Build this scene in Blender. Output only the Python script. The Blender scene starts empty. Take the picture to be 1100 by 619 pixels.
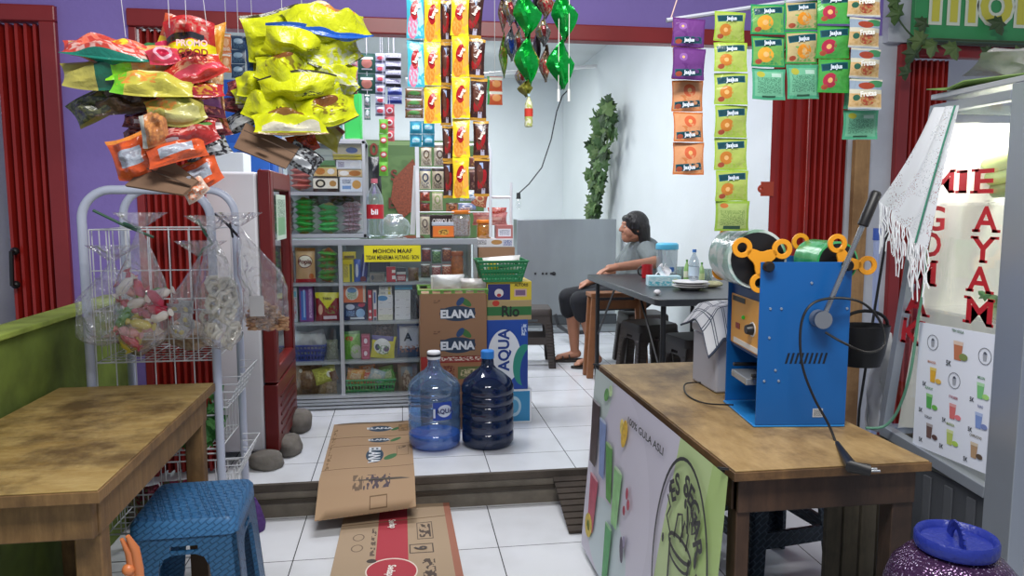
import bpy, bmesh, math, random
from mathutils import Vector, Matrix, Euler, noise
R = math.radians
C = bpy.context.scene.collection
# ---------------- camera model (image 1100x619) ----------------
F, CX, CY, YAW, PIT, H = 800.0, 550.0, 309.5, R(8.3), R(6.05), 1.35
def ray(px, py):
    x = (px-CX)/F; y = -(py-CY)/F
    f = math.cos(PIT)+y*math.sin(PIT); u = -math.sin(PIT)+y*math.cos(PIT)
    return Vector((x*math.cos(YAW)+f*math.sin(YAW), -x*math.sin(YAW)+f*math.cos(YAW), u))
O0 = Vector((0, 0, H))
def aY(px, py, Y): r = ray(px, py); return O0+r*(Y/r.y)
def aX(px, py, X): r = ray(px, py); return O0+r*(X/r.x)
def aZ(px, py, Z): r = ray(px, py); return O0+r*((Z-H)/r.z)
cam = bpy.data.cameras.new('camera'); cam.sensor_width = 36; cam.lens = 36*F/1100; cam.clip_start = .02
co = bpy.data.objects.new('camera', cam); C.objects.link(co)
co.location = O0; co.rotation_euler = (R(90)-PIT, 0, -YAW); bpy.context.scene.camera = co
# ---------------- materials ----------------
def lin(c): return c/12.92 if c <= .04045 else ((c+.055)/1.055)**2.4
def hx(s):
    if not isinstance(s, str): return tuple(s)+(1,)
    return tuple(lin(int(s[i:i+2], 16)/255) for i in (0, 2, 4))+(1,)
_mc = {}
def nn(nt, t, **k):
    n = nt.nodes.new(t)
    for a, b in k.items(): setattr(n, a, b)
    return n
def M(col, rough=.5, metal=0, bump=0, bscale=60, var=0, vscale=8, spec=.5, coat=0, emit=0, stretch=None):
    key = (col, rough, metal, bump, bscale, var, vscale, spec, coat, emit, stretch)
    if key in _mc: return _mc[key]
    m = bpy.data.materials.new('mat_%d' % len(_mc)); m.use_nodes = True; nt = m.node_tree; b = nt.nodes['Principled BSDF']
    b.inputs['Base Color'].default_value = hx(col); b.inputs['Roughness'].default_value = rough
    b.inputs['Metallic'].default_value = metal; b.inputs['Specular IOR Level'].default_value = spec
    b.inputs['Coat Weight'].default_value = coat
    if emit: b.inputs['Emission Color'].default_value = hx(col); b.inputs['Emission Strength'].default_value = emit
    if bump or var:
        tc = nn(nt, 'ShaderNodeTexCoord'); mp = nn(nt, 'ShaderNodeMapping'); nt.links.new(tc.outputs['Object'], mp.inputs[0])
        if stretch: mp.inputs['Scale'].default_value = stretch
    if var:
        n = nn(nt, 'ShaderNodeTexNoise'); n.inputs['Scale'].default_value = vscale; n.inputs['Detail'].default_value = 5
        nt.links.new(mp.outputs[0], n.inputs['Vector'])
        h = nn(nt, 'ShaderNodeHueSaturation'); h.inputs['Color'].default_value = hx(col)
        mr = nn(nt, 'ShaderNodeMapRange'); mr.inputs[1].default_value = .3; mr.inputs[2].default_value = .7
        mr.inputs[3].default_value = 1-var; mr.inputs[4].default_value = 1+var
        nt.links.new(n.outputs[0], mr.inputs[0]); nt.links.new(mr.outputs[0], h.inputs['Value']); nt.links.new(h.outputs[0], b.inputs['Base Color'])
    if bump:
        n = nn(nt, 'ShaderNodeTexNoise'); n.inputs['Scale'].default_value = bscale; n.inputs['Detail'].default_value = 3
        nt.links.new(mp.outputs[0], n.inputs['Vector'])
        bp = nn(nt, 'ShaderNodeBump'); bp.inputs['Strength'].default_value = bump; bp.inputs['Distance'].default_value = .01
        nt.links.new(n.outputs[0], bp.inputs['Height']); nt.links.new(bp.outputs[0], b.inputs['Normal'])
    _mc[key] = m; return m
def GL(tint='ffffff', clear=.9, rough=.03, bump=0, bscale=20, body=None, bodyw=.0):
    """thin clear film / pane: see-through plus a gloss layer"""
    key = ('gl', tint, clear, rough, bump, bscale, body, bodyw)
    if key in _mc: return _mc[key]
    m = bpy.data.materials.new('clear_%d' % len(_mc)); m.use_nodes = True; nt = m.node_tree; nt.nodes.clear()
    o = nn(nt, 'ShaderNodeOutputMaterial'); t = nn(nt, 'ShaderNodeBsdfTransparent'); g = nn(nt, 'ShaderNodeBsdfGlossy')
    t.inputs[0].default_value = hx(tint); g.inputs['Roughness'].default_value = rough; g.inputs[0].default_value = (1, 1, 1, 1)
    mx = nn(nt, 'ShaderNodeMixShader'); ge = nn(nt, 'ShaderNodeNewGeometry'); fr = nn(nt, 'ShaderNodeVectorMath', operation='DOT_PRODUCT')
    nt.links.new(ge.outputs['Normal'], fr.inputs[0]); nt.links.new(ge.outputs['Incoming'], fr.inputs[1])
    ab = nn(nt, 'ShaderNodeMath', operation='ABSOLUTE'); nt.links.new(fr.outputs['Value'], ab.inputs[0])
    om = nn(nt, 'ShaderNodeMath', operation='SUBTRACT'); om.inputs[0].default_value = 1; nt.links.new(ab.outputs[0], om.inputs[1])
    pw = nn(nt, 'ShaderNodeMath', operation='POWER'); pw.inputs[1].default_value = 4.5; nt.links.new(om.outputs[0], pw.inputs[0])
    ad = nn(nt, 'ShaderNodeMath', operation='ADD'); ad.inputs[1].default_value = .03+(1-clear)*.8; ad.use_clamp = True
    nt.links.new(pw.outputs[0], ad.inputs[0]); nt.links.new(ad.outputs[0], mx.inputs[0])
    nt.links.new(t.outputs[0], mx.inputs[1]); nt.links.new(g.outputs[0], mx.inputs[2])
    last = mx
    if bodyw:
        d = nn(nt, 'ShaderNodeBsdfDiffuse'); d.inputs[0].default_value = hx(body)
        m2 = nn(nt, 'ShaderNodeMixShader'); m2.inputs[0].default_value = bodyw
        nt.links.new(mx.outputs[0], m2.inputs[1]); nt.links.new(d.outputs[0], m2.inputs[2]); last = m2
    if bump:
        tc = nn(nt, 'ShaderNodeTexCoord'); n = nn(nt, 'ShaderNodeTexNoise'); n.inputs['Scale'].default_value = bscale; n.inputs['Detail'].default_value = 4
        n.inputs['Distortion'].default_value = 1.2
        nt.links.new(tc.outputs['Object'], n.inputs['Vector'])
        bp = nn(nt, 'ShaderNodeBump'); bp.inputs['Strength'].default_value = bump; bp.inputs['Distance'].default_value = .02
        nt.links.new(n.outputs[0], bp.inputs['Height'])
        nt.links.new(bp.outputs[0], g.inputs['Normal']); nt.links.new(bp.outputs[0], fr.inputs[0])
    nt.links.new(last.outputs[0], o.inputs[0]); _mc[key] = m; return m
def LM(base, shapes=(), rough=.35, bump=0, metal=0, var=0):
    """printed surface: shapes in UV space, ('e'|'r'|'t'|'n', cx, cy, rx, ry, colour[, rotation])"""
    key = ('lm', base, tuple(shapes), rough, bump, metal, var)
    if key in _mc: return _mc[key]
    m = bpy.data.materials.new('print_%d' % len(_mc)); m.use_nodes = True; nt = m.node_tree; b = nt.nodes['Principled BSDF']
    b.inputs['Roughness'].default_value = rough; b.inputs['Metallic'].default_value = metal
    uv = nn(nt, 'ShaderNodeUVMap'); L = nt.links.new
    rgb = nn(nt, 'ShaderNodeRGB'); rgb.outputs[0].default_value = hx(base); cur = rgb.outputs[0]
    for s in shapes:
        kind, cx, cy, rx, ry, col = s[:6]; rot = R(s[6]) if len(s) > 6 else 0
        mp = nn(nt, 'ShaderNodeMapping', vector_type='TEXTURE')
        mp.inputs['Location'].default_value = (cx, cy, 0); mp.inputs['Scale'].default_value = (rx, ry, 1); mp.inputs['Rotation'].default_value = (0, 0, rot)
        L(uv.outputs[0], mp.inputs[0])
        if kind == 'e':
            ln = nn(nt, 'ShaderNodeVectorMath', operation='LENGTH'); L(mp.outputs[0], ln.inputs[0]); d = ln.outputs['Value']
        else:
            ab = nn(nt, 'ShaderNodeVectorMath', operation='ABSOLUTE'); L(mp.outputs[0], ab.inputs[0])
            sp = nn(nt, 'ShaderNodeSeparateXYZ'); L(ab.outputs[0], sp.inputs[0])
            mxn = nn(nt, 'ShaderNodeMath', operation='MAXIMUM'); L(sp.outputs[0], mxn.inputs[0]); L(sp.outputs[1], mxn.inputs[1]); d = mxn.outputs[0]
        lt = nn(nt, 'ShaderNodeMath', operation='LESS_THAN'); L(d, lt.inputs[0]); lt.inputs[1].default_value = 1; f = lt.outputs[0]
        if kind in 'tn':
            nz = nn(nt, 'ShaderNodeTexNoise'); nz.inputs['Scale'].default_value = 9 if kind == 'n' else 26; nz.inputs['Detail'].default_value = 1
            L(uv.outputs[0], nz.inputs['Vector'])
            if kind == 'n': gt = nn(nt, 'ShaderNodeMapRange', interpolation_type='SMOOTHSTEP'); L(nz.outputs[0], gt.inputs[0]); gt.inputs[1].default_value = .45; gt.inputs[2].default_value = .58; gt.inputs[4].default_value = .8
            else: gt = nn(nt, 'ShaderNodeMath', operation='GREATER_THAN'); L(nz.outputs[0], gt.inputs[0]); gt.inputs[1].default_value = .5
            mu = nn(nt, 'ShaderNodeMath', operation='MULTIPLY'); L(f, mu.inputs[0]); L(gt.outputs[0], mu.inputs[1]); f = mu.outputs[0]
        mx = nn(nt, 'ShaderNodeMix', data_type='RGBA'); L(f, mx.inputs['Factor']); L(cur, mx.inputs[6]); mx.inputs[7].default_value = hx(col); cur = mx.outputs[2]
    L(cur, b.inputs['Base Color'])
    if bump:
        tc = nn(nt, 'ShaderNodeTexCoord'); n = nn(nt, 'ShaderNodeTexNoise'); n.inputs['Scale'].default_value = 35; n.inputs['Detail'].default_value = 3; n.inputs['Distortion'].default_value = .8
        L(tc.outputs['Object'], n.inputs['Vector'])
        bp = nn(nt, 'ShaderNodeBump'); bp.inputs['Strength'].default_value = bump; bp.inputs['Distance'].default_value = .01
        L(n.outputs[0], bp.inputs['Height']); L(bp.outputs[0], b.inputs['Normal'])
    _mc[key] = m; return m
def tiles(name, col, grout, ox, oy, sx, sy, rough):
    m = bpy.data.materials.new(name); m.use_nodes = True; nt = m.node_tree; b = nt.nodes['Principled BSDF']; L = nt.links.new
    tc = nn(nt, 'ShaderNodeTexCoord'); sp = nn(nt, 'ShaderNodeSeparateXYZ'); L(tc.outputs['Object'], sp.inputs[0])
    outs = []
    for i, (o, s) in enumerate(((ox, sx), (oy, sy))):
        a = nn(nt, 'ShaderNodeMath', operation='SUBTRACT'); L(sp.outputs[i], a.inputs[0]); a.inputs[1].default_value = o
        p = nn(nt, 'ShaderNodeMath', operation='PINGPONG'); L(a.outputs[0], p.inputs[0]); p.inputs[1].default_value = s/2; outs.append(p.outputs[0])
    mn = nn(nt, 'ShaderNodeMath', operation='MINIMUM'); L(outs[0], mn.inputs[0]); L(outs[1], mn.inputs[1])
    lt = nn(nt, 'ShaderNodeMath', operation='LESS_THAN'); L(mn.outputs[0], lt.inputs[0]); lt.inputs[1].default_value = .0022
    nz = nn(nt, 'ShaderNodeTexNoise'); nz.inputs['Scale'].default_value = 3; nz.inputs['Detail'].default_value = 6; L(tc.outputs['Object'], nz.inputs['Vector'])
    c0 = nn(nt, 'ShaderNodeMix', data_type='RGBA'); c0.inputs[6].default_value = hx(col); c0.inputs[7].default_value = hx('a9aaab')
    mr = nn(nt, 'ShaderNodeMapRange'); mr.inputs[1].default_value = .45; mr.inputs[2].default_value = .8; mr.inputs[4].default_value = .45; L(nz.outputs[0], mr.inputs[0]); L(mr.outputs[0], c0.inputs['Factor'])
    mx = nn(nt, 'ShaderNodeMix', data_type='RGBA'); L(lt.outputs[0], mx.inputs['Factor']); L(c0.outputs[2], mx.inputs[6]); mx.inputs[7].default_value = hx(grout)
    L(mx.outputs[2], b.inputs['Base Color']); b.inputs['Roughness'].default_value = rough
    return m
def wood(name, c1, c2, c3, scale=(2, 14, 14), rough=.6, patch=2.2):
    m = bpy.data.materials.new(name); m.use_nodes = True; nt = m.node_tree; b = nt.nodes['Principled BSDF']; L = nt.links.new
    tc = nn(nt, 'ShaderNodeTexCoord'); mp = nn(nt, 'ShaderNodeMapping'); mp.inputs['Scale'].default_value = scale; L(tc.outputs['Object'], mp.inputs[0])
    n1 = nn(nt, 'ShaderNodeTexNoise'); n1.inputs['Scale'].default_value = 3; n1.inputs['Detail'].default_value = 8; n1.inputs['Roughness'].default_value = .7; L(mp.outputs[0], n1.inputs['Vector'])
    n2 = nn(nt, 'ShaderNodeTexNoise'); n2.inputs['Scale'].default_value = patch; n2.inputs['Detail'].default_value = 6; n2.inputs['Roughness'].default_value = .65; L(tc.outputs['Object'], n2.inputs['Vector'])
    r1 = nn(nt, 'ShaderNodeValToRGB'); r1.color_ramp.elements[0].position = .35; r1.color_ramp.elements[1].position = .65
    r1.color_ramp.elements[0].color = hx(c1); r1.color_ramp.elements[1].color = hx(c2); L(n1.outputs[0], r1.inputs[0])
    mr = nn(nt, 'ShaderNodeMapRange'); mr.inputs[1].default_value = .47; mr.inputs[2].default_value = .64; mr.inputs[4].default_value = .9; L(n2.outputs[0], mr.inputs[0])
    mx = nn(nt, 'ShaderNodeMix', data_type='RGBA'); L(mr.outputs[0], mx.inputs['Factor']); L(r1.outputs[0], mx.inputs[6]); mx.inputs[7].default_value = hx(c3)
    L(mx.outputs[2], b.inputs['Base Color']); b.inputs['Roughness'].default_value = rough
    bp = nn(nt, 'ShaderNodeBump'); bp.inputs['Strength'].default_value = .35; bp.inputs['Distance'].default_value = .004; L(n1.outputs[0], bp.inputs['Height']); L(bp.outputs[0], b.inputs['Normal'])
    return m
# ---------------- mesh builder ----------------
class MB:
    def __init__(s): s.v = []; s.f = []; s.m = []; s.uv = []; s.mats = []
    def mi(s, mat):
        if mat not in s.mats: s.mats.append(mat)
        return s.mats.index(mat)
    def add(s, vs, fs, mat, uvs=None):
        o = len(s.v); k = s.mi(mat); s.v += [Vector(v) for v in vs]
        for i, f in enumerate(fs):
            s.f.append([a+o for a in f]); s.m.append(k)
            s.uv.append(uvs[i] if uvs else [(0, 0), (1, 0), (1, 1), (0, 1)][:len(f)] if len(f) <= 4 else [(0, 0)]*len(f))
        return s
    def box(s, a, b, mat, mx=None, front=None):
        x0, y0, z0 = a; x1, y1, z1 = b
        vs = [Vector(p) for p in ((x0,y0,z0),(x1,y0,z0),(x1,y1,z0),(x0,y1,z0),(x0,y0,z1),(x1,y0,z1),(x1,y1,z1),(x0,y1,z1))]
        if mx: vs = [mx @ v for v in vs]
        fs = [(0,1,5,4),(1,2,6,5),(2,3,7,6),(3,0,4,7),(4,5,6,7),(3,2,1,0)]
        if front: s.add(vs, fs[:1], front); s.add(vs, fs[1:], mat)
        else: s.add(vs, fs, mat)
        return s
    def bar(s, p, q, w, h, mat, up=(0, 0, 1)):
        p = Vector(p); q = Vector(q); d = (q-p); L_ = d.length; d.normalize(); x = d.cross(Vector(up))
        if x.length < 1e-4: x = d.cross(Vector((1, 0, 0)))
        x.normalize(); u = x.cross(d)
        mx = Matrix((( x.x, d.x, u.x, p.x), (x.y, d.y, u.y, p.y), (x.z, d.z, u.z, p.z), (0, 0, 0, 1)))
        return s.box((-w/2, 0, -h/2), (w/2, L_, h/2), mat, mx)
    def tube(s, pts, r, mat, n=8, caps=True, closed=False):
        pts = [Vector(p) for p in pts]; N = len(pts); rs = r if isinstance(r, (list, tuple)) else [r]*N
        vs = []; prev = None
        for i, p in enumerate(pts):
            if closed: d = pts[(i+1) % N]-pts[i-1]
            else: d = (pts[min(i+1, N-1)]-pts[max(i-1, 0)])
            d.normalize()
            if prev is None:
                x = d.cross(Vector((0, 0, 1)))
                if x.length < .05: x = d.cross(Vector((1, 0, 0)))
            else: x = prev-d*prev.dot(d)
            x.normalize(); prev = x; y = d.cross(x)
            for k in range(n):
                a = 2*math.pi*k/n; vs.append(p+(x*math.cos(a)+y*math.sin(a))*rs[i])
        fs = []
        for i in range(N if closed else N-1):
            j = (i+1) % N
            for k in range(n): fs.append((i*n+k, i*n+(k+1) % n, j*n+(k+1) % n, j*n+k))
        if caps and not closed: fs.append(tuple(range(n-1, -1, -1))); fs.append(tuple((N-1)*n+k for k in range(n)))
        return s.add(vs, fs, mat)
    def lathe(s, prof, mat, n=24, mx=None, capb=True, capt=True, fz=None):
        vs = []; fs = []; uv = []
        for r, z in prof:
            for k in range(n):
                a = 2*math.pi*k/n; v = Vector((r*math.cos(a), r*math.sin(a), z)); vs.append(mx @ v if mx else v)
        N = len(prof)
        for i in range(N-1):
            for k in range(n):
                fs.append((i*n+k, i*n+(k+1) % n, (i+1)*n+(k+1) % n, (i+1)*n+k)); uv.append([(k/n, i/(N-1)), ((k+1)/n, i/(N-1)), ((k+1)/n, (i+1)/(N-1)), (k/n, (i+1)/(N-1))])
        if capb: fs.append(tuple(range(n-1, -1, -1))); uv.append([(0, 0)]*n)
        if capt: fs.append(tuple((N-1)*n+k for k in range(n))); uv.append([(0, 0)]*n)
        return s.add(vs, fs, mat, uv)
    def grid(s, fn, nu, nv, mat, closed_u=False):
        vs = [fn(i/nu, j/nv) for j in range(nv+1) for i in range(nu+1)]; fs = []; uv = []
        for j in range(nv):
            for i in range(nu):
                a = j*(nu+1)+i; fs.append((a, a+1, a+nu+2, a+nu+1)); uv.append([(i/nu, j/nv), ((i+1)/nu, j/nv), ((i+1)/nu, (j+1)/nv), (i/nu, (j+1)/nv)])
        return s.add(vs, fs, mat, uv)
    def prism(s, poly, d, mat, mx=None, z0=0):
        n = len(poly); vs = [Vector((x, y, z0)) for x, y in poly]+[Vector((x, y, z0+d)) for x, y in poly]
        if mx: vs = [mx @ v for v in vs]
        fs = [tuple(range(n-1, -1, -1)), tuple(range(n, 2*n))]+[(i, (i+1) % n, n+(i+1) % n, n+i) for i in range(n)]
        return s.add(vs, fs, mat)
    def ring(s, ri, ro, d, mat, mx=None, n=24, z0=0):
        return s.lathe([(ri, z0), (ro, z0), (ro, z0+d), (ri, z0+d), (ri, z0)], mat, n, mx, False, False)
    def ball(s, c, r, mat, n=10, sc=(1, 1, 1), mx=None):
        c = Vector(c); prof = []
        vs = []; fs = []
        for i in range(n+1):
            t = math.pi*i/n-math.pi/2
            for k in range(2*n):
                a = math.pi*k/n; v = Vector((r*math.cos(t)*math.cos(a)*sc[0], r*math.cos(t)*math.sin(a)*sc[1], r*math.sin(t)*sc[2]))
                if mx: v = mx @ v
                vs.append(c+v)
        for i in range(n):
            for k in range(2*n): fs.append((i*2*n+k, i*2*n+(k+1) % (2*n), (i+1)*2*n+(k+1) % (2*n), (i+1)*2*n+k))
        return s.add(vs, fs, mat)
    def caps(s, p, r0, q, r1, mat, n=12):
        p = Vector(p); q = Vector(q); d = (q-p); L_ = max(d.length, 1e-5); d.normalize(); pts = []; rs = []
        for i in range(5): a = math.pi/2*(i/5); pts.append(p-d*r0*math.cos(a)); rs.append(max(r0*math.sin(a), r0*.03))
        pts += [p, q]; rs += [r0, r1]
        for i in range(4, -1, -1): a = math.pi/2*(i/5); pts.append(q+d*r1*math.cos(a)); rs.append(max(r1*math.sin(a), r1*.03))
        return s.tube(pts, rs, mat, n)
    def text(s, txt, org, xd, yd, h, mat, wx=1, off=.0006, bold=0, font_sh=0, warp=None, align='C'):
        vs, fs, w = text_geo(txt, bold, font_sh)
        org = Vector(org); xd = Vector(xd).normalized(); yd = Vector(yd).normalized(); nz = xd.cross(yd)
        ox = -w/2 if align == 'C' else 0
        out = []
        for x, y in vs:
            x = (x+ox)*h*wx; y = (y-.36)*h
            if warp: x, y = warp(x, y)
            out.append(org+xd*x+yd*y+nz*off)
        return s.add(out, fs, mat)
    def build(s, name, parent=None, smooth=40, bevel=0, mods=None, loc=None):
        me = bpy.data.meshes.new(name); vs = s.v
        if parent is not None and loc is None: loc = parent.matrix_world_loc if hasattr(parent, 'matrix_world_loc') else None
        o_ = Vector(loc) if loc is not None else None
        base = ORG.get(parent) if parent else None
        if base is not None: vs = [v-base for v in vs]
        elif o_ is not None: vs = [v-o_ for v in vs]
        me.from_pydata([tuple(v) for v in vs], [], s.f)
        for m_ in s.mats: me.materials.append(m_)
        me.polygons.foreach_set('material_index', s.m)
        ul = me.uv_layers.new(name='UVMap'); flat = []
        for u in s.uv:
            for a in u: flat += [a[0], a[1]]
        ul.data.foreach_set('uv', flat)
        me.validate(clean_customdata=False); me.update()
        bm = bmesh.new(); bm.from_mesh(me); bmesh.ops.remove_doubles(bm, verts=bm.verts, dist=1e-5); bm.to_mesh(me); bm.free()
        if smooth:
            me.polygons.foreach_set('use_smooth', [True]*len(me.polygons)); me.set_sharp_from_angle(angle=R(smooth))
        o = bpy.data.objects.new(name, me); C.objects.link(o)
        if parent: o.parent = parent; ORG[o] = base
        elif o_ is not None: o.location = o_; ORG[o] = o_
        if bevel:
            b = o.modifiers.new('bevel', 'BEVEL'); b.width = bevel; b.segments = 2; b.limit_method = 'ANGLE'; b.angle_limit = R(50)
        return o
ORG = {}
_tg = {}
def text_geo(txt, bold=0, sh=0):
    k = (txt, bold, sh)
    if k in _tg: return _tg[k]
    cu = bpy.data.curves.new('t', 'FONT'); cu.body = txt; cu.size = 1; cu.offset = bold; cu.resolution_u = 3; cu.shear = sh; cu.fill_mode = 'FRONT'
    ob = bpy.data.objects.new('t', cu); C.objects.link(ob); dg = bpy.context.evaluated_depsgraph_get(); e = ob.evaluated_get(dg); me = e.to_mesh()
    vs = [(v.co.x, v.co.y) for v in me.vertices]; fs = [tuple(p.vertices) for p in me.polygons]; e.to_mesh_clear()
    bpy.data.objects.remove(ob); bpy.data.curves.remove(cu); w = max((v[0] for v in vs), default=0)
    _tg[k] = (vs, fs, w); return _tg[k]
def tag(o, label=None, cat=None, group=None, kind=None):
    if label: o['label'] = label
    if cat: o['category'] = cat
    if group: o['group'] = group
    if kind: o['kind'] = kind
    return o
def thing(name, label, cat, loc=(0, 0, 0), group=None, rot=None):
    """Empty at the thing's base; parts are written in world coordinates (or local when rot is given)"""
    o = bpy.data.objects.new(name, None); C.objects.link(o); o.location = loc; o.empty_display_size = .05
    ORG[o] = Vector((0, 0, 0)) if rot is not None else Vector(loc)
    if rot is not None: o.rotation_euler = rot
    return tag(o, label, cat, group)
def struct(o): o['kind'] = 'structure'; return o
def copy_thing(src, loc, label=None, rotz=None, group=None):
    c = src.copy(); C.objects.link(c); c.location = loc
    if rotz is not None: c.rotation_euler = (0, 0, rotz)
    if label: c['label'] = label
    if group: c['group'] = group
    def rec(a, b):
        for ch in a.children:
            d = ch.copy(); C.objects.link(d); d.parent = b; rec(ch, d)
    for ch in list(src.children):
        d = ch.copy(); C.objects.link(d); d.parent = c
        for g in list(ch.children): e = g.copy(); C.objects.link(e); e.parent = d
    return c
# pillow pouch: local frame x width, z height, -y front
def pouch_fn(w, h, d, seed=0, crimp=.07, wr=.35, pinch=0):
    rs = random.Random(seed); ox, oy = rs.uniform(0, 90), rs.uniform(0, 90)
    def fn(u, v, side):
        cz = max(0, min(1, (v-crimp)/(1-2*crimp)))
        pu = 1-abs(2*u-1)**2.6; pv = math.sin(math.pi*cz)**.55 if 0 < cz < 1 else 0
        wn = noise.noise(Vector((u*3.2+ox, v*3.2+oy, side*3)))*wr
        t = d/2*pu*pv*(1+wn*1.6)
        if 0 < u < 1 and 0 < v < 1: t = max(t, .0007)
        x = (u-.5)*w*(1-min(.07, d/w*.25)*pv); z = (v-.5)*h
        z += noise.noise(Vector((u*2+ox, v, 5)))*h*.02
        if pinch:
            e = abs(2*u-1); z *= 1-pinch*e**1.6; x += pinch*.25*w*(v-.5)*noise.noise(Vector((ox, oy, 1)))*2; t += d*.10*pinch*noise.noise(Vector((u*7+ox, v*6+oy, 4)))*(1 if 0 < u < 1 and 0 < v < 1 else 0)*pu
            z += h*.10*math.sin(u*3.1+ox)*(1 if seed % 2 else -1)
        y0 = noise.noise(Vector((u*1.5+oy, v*1.5+ox, 9)))*d*.18
        return Vector((x, y0-side*t, z))
    return fn
def add_pouch(mb, w, h, d, mat, mx, seed=0, nu=10, nv=12, crimp=.07, wr=.35, crimpmat=None, backmat=None, pinch=0):
    fn = pouch_fn(w, h, d, seed, crimp, wr, pinch)
    mb.grid(lambda u, v: mx @ fn(u, v, 1), nu, nv, mat)
    fs0 = len(mb.f)
    mb.grid(lambda u, v: mx @ fn(1-u, v, -1), nu, nv, backmat or mat)
    return fn
def face_mx(loc, roll=0, tilt=0, yaw=0):
    """orientation facing the -Y side; roll in its own plane, tilt back, yaw about Z (degrees)"""
    return Matrix.Translation(Vector(loc)) @ Matrix.Rotation(R(yaw), 4, 'Z') @ Matrix.Rotation(R(tilt), 4, 'X') @ Matrix.Rotation(R(-roll), 4, 'Y')
WHITE = M('e8e8e4', .5)
STEEL = M('b9bec4', .32, .85); ALU = M('c6cacf', .38, .7)
BLK = M('141416', .45)
# ================= SETTING =================
PURP = M('8a76bf', .7, bump=.25, bscale=25, var=.06, vscale=3); WALLW = M('dfe6e6', .7, bump=.1, bscale=30, var=.03, vscale=2)
REDD = M('9c241e', .35, bump=.1, bscale=30, var=.12, vscale=6); REDB = M('8e2a2c', .35, var=.1, vscale=5)
GREYW = M('c3c7cf', .7, bump=.3, bscale=12, var=.1, vscale=5)
def wbox(name, a, b, mat, bevel=0): return struct(MB().box(a, b, mat).build(name, smooth=0, bevel=bevel))
fl = wbox('floor', (-3, -2, -.1), (4, 3.27, 0), tiles('tile_low', 'd4d6da', '4a4a4c', .36, 2.84, .4, .41, .22))
fl2 = wbox('floor_raised', (-2.5, 3.28, -.1), (4, 10.3, .15), tiles('tile_high', 'dcdfe4', '55565a', .78, 3.53, .4, .41, .16)); fl2.name = 'floor'
CONC = M('6d665c', .9, bump=.6, bscale=25, var=.25, vscale=9)
wbox('trim_1', (-2.5, 3.262, .118), (4, 3.285, .152), M('4c443c', .8, bump=.4, bscale=30, var=.3), .003)
wbox('trim_2', (-2.5, 3.268, 0), (4, 3.28, .118), CONC)
wbox('trim_3', (-2.5, 3.258, .07), (4, 3.272, .085), M('3f3830', .9, var=.2))
wbox('ceiling', (-2.5, 3.57, 3.1), (2.3, 10.3, 3.2), M('cfd4d4', .8))
wbox('ceiling', (-3, -.5, 3.1), (4, 3.45, 3.2), M('b8b8b4', .8))
wbox('wall_back', (-2.5, 10.2, 0), (2.3, 10.3, 3.2), WALLW)
wbox('wall_right', (2.2, 3.572, 0), (2.3, 10.2, 3.2), WALLW)
wbox('wall_left', (-2.6, 3.57, 0), (-2.5, 10.3, 3.2), WALLW)
wbox('wall_front', (-3, 3.45, 2.19), (4, 3.57, 3.3), PURP)
wbox('wall_front', (-1.415, 3.45, 0), (-1.137, 3.57, 2.19), PURP)
wbox('wall_front', (2.172, 3.44, 0), (2.41, 3.57, 2.19), GREYW)
wbox('wall_front', (2.33, 3.40, 2.155), (2.5, 3.449, 3.2), GREYW)
wbox('wall_front', (-3, 3.45, 0), (-1.83, 3.57, 2.19), PURP)
# red frames
wbox('trim_4', (-1.137, 3.425, 2.118), (2.172, 3.50, 2.19), REDB, .006)
wbox('trim_5', (-1.137, 3.44, .15), (-1.105, 3.50, 2.118), REDB, .004)
wbox('trim_6', (-1.83, 3.425, 2.125), (-1.415, 3.50, 2.19), REDB, .006)
wbox('trim_7', (-1.48, 3.425, .15), (-1.415, 3.50, 2.125), REDB, .006)
wbox('trim_8', (2.5, 3.40, 2.09), (4, 3.448, 2.15), REDB, .006)
wbox('trim_9', (2.41, 3.41, .15), (2.47, 3.50, 2.15), REDB, .006)
def shutter(name, x0, x1, y, z0, z1, n, amp, mat, flat=.35):
    mb = MB(); pts = []; w = (x1-x0)/n
    for i in range(n):
        a = x0+i*w; pts += [(a, y), (a+w*flat, y), (a+w*.5, y+amp), (a+w*(.5+flat), y+amp)]
    pts.append((x1, y)); m = len(pts)
    vs = [Vector((x, yy, z)) for z in (z0, z1) for x, yy in pts]+[Vector((x, yy+.004, z)) for z in (z0, z1) for x, yy in pts]
    fs = [(i, i+1, m+i+1, m+i) for i in range(m-1)]+[(2*m+i+1, 2*m+i, 3*m+i, 3*m+i+1) for i in range(m-1)]
    mb.add(vs, fs, mat); o = mb.build(name, smooth=20); return struct(o)
d1 = shutter('door_1', -1.66, -1.482, 3.46, .16, 2.12, 5, .045, REDD)
for s in (0,):
    mb = MB(); p = aY(16, 270, 3.43); q = aY(17, 306, 3.43)
    mb.tube([p, p+Vector((0, -.03, 0)), q+Vector((0, -.03, 0)), q], .009, BLK); mb.ball(p, .018, BLK, 6); mb.ball(q, .018, BLK, 6)
    h_ = mb.build('door_handle', d1)
d2 = shutter('door_2', -1.10, -.86, 3.46, .16, 2.115, 8, .04, REDD)
d3 = shutter('door_3', 1.785, 1.97, 3.465, .16, 2.115, 3, .02, REDD, .42)
d3b = shutter('door_3_folds', 1.97, 2.168, 3.45, .16, 2.115, 6, .05, REDD); d3b.name = 'door_3'
d4 = shutter('door_4', 2.475, 2.70, 3.45, .16, 2.085, 7, .045, REDD)
mb = MB(); p = aY(827, 203, 3.455)
mb.box((p.x-.045, 3.455, p.z-.035), (p.x+.02, 3.462, p.z+.035), M('b5452c', .5)); mb.ring(.008, .02, .006, M('b5452c', .5), Matrix.Translation((p.x-.045, 3.455, p.z)) @ Matrix.Rotation(R(90), 4, 'X'), 12)
mb.build('latch', d3)
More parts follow.
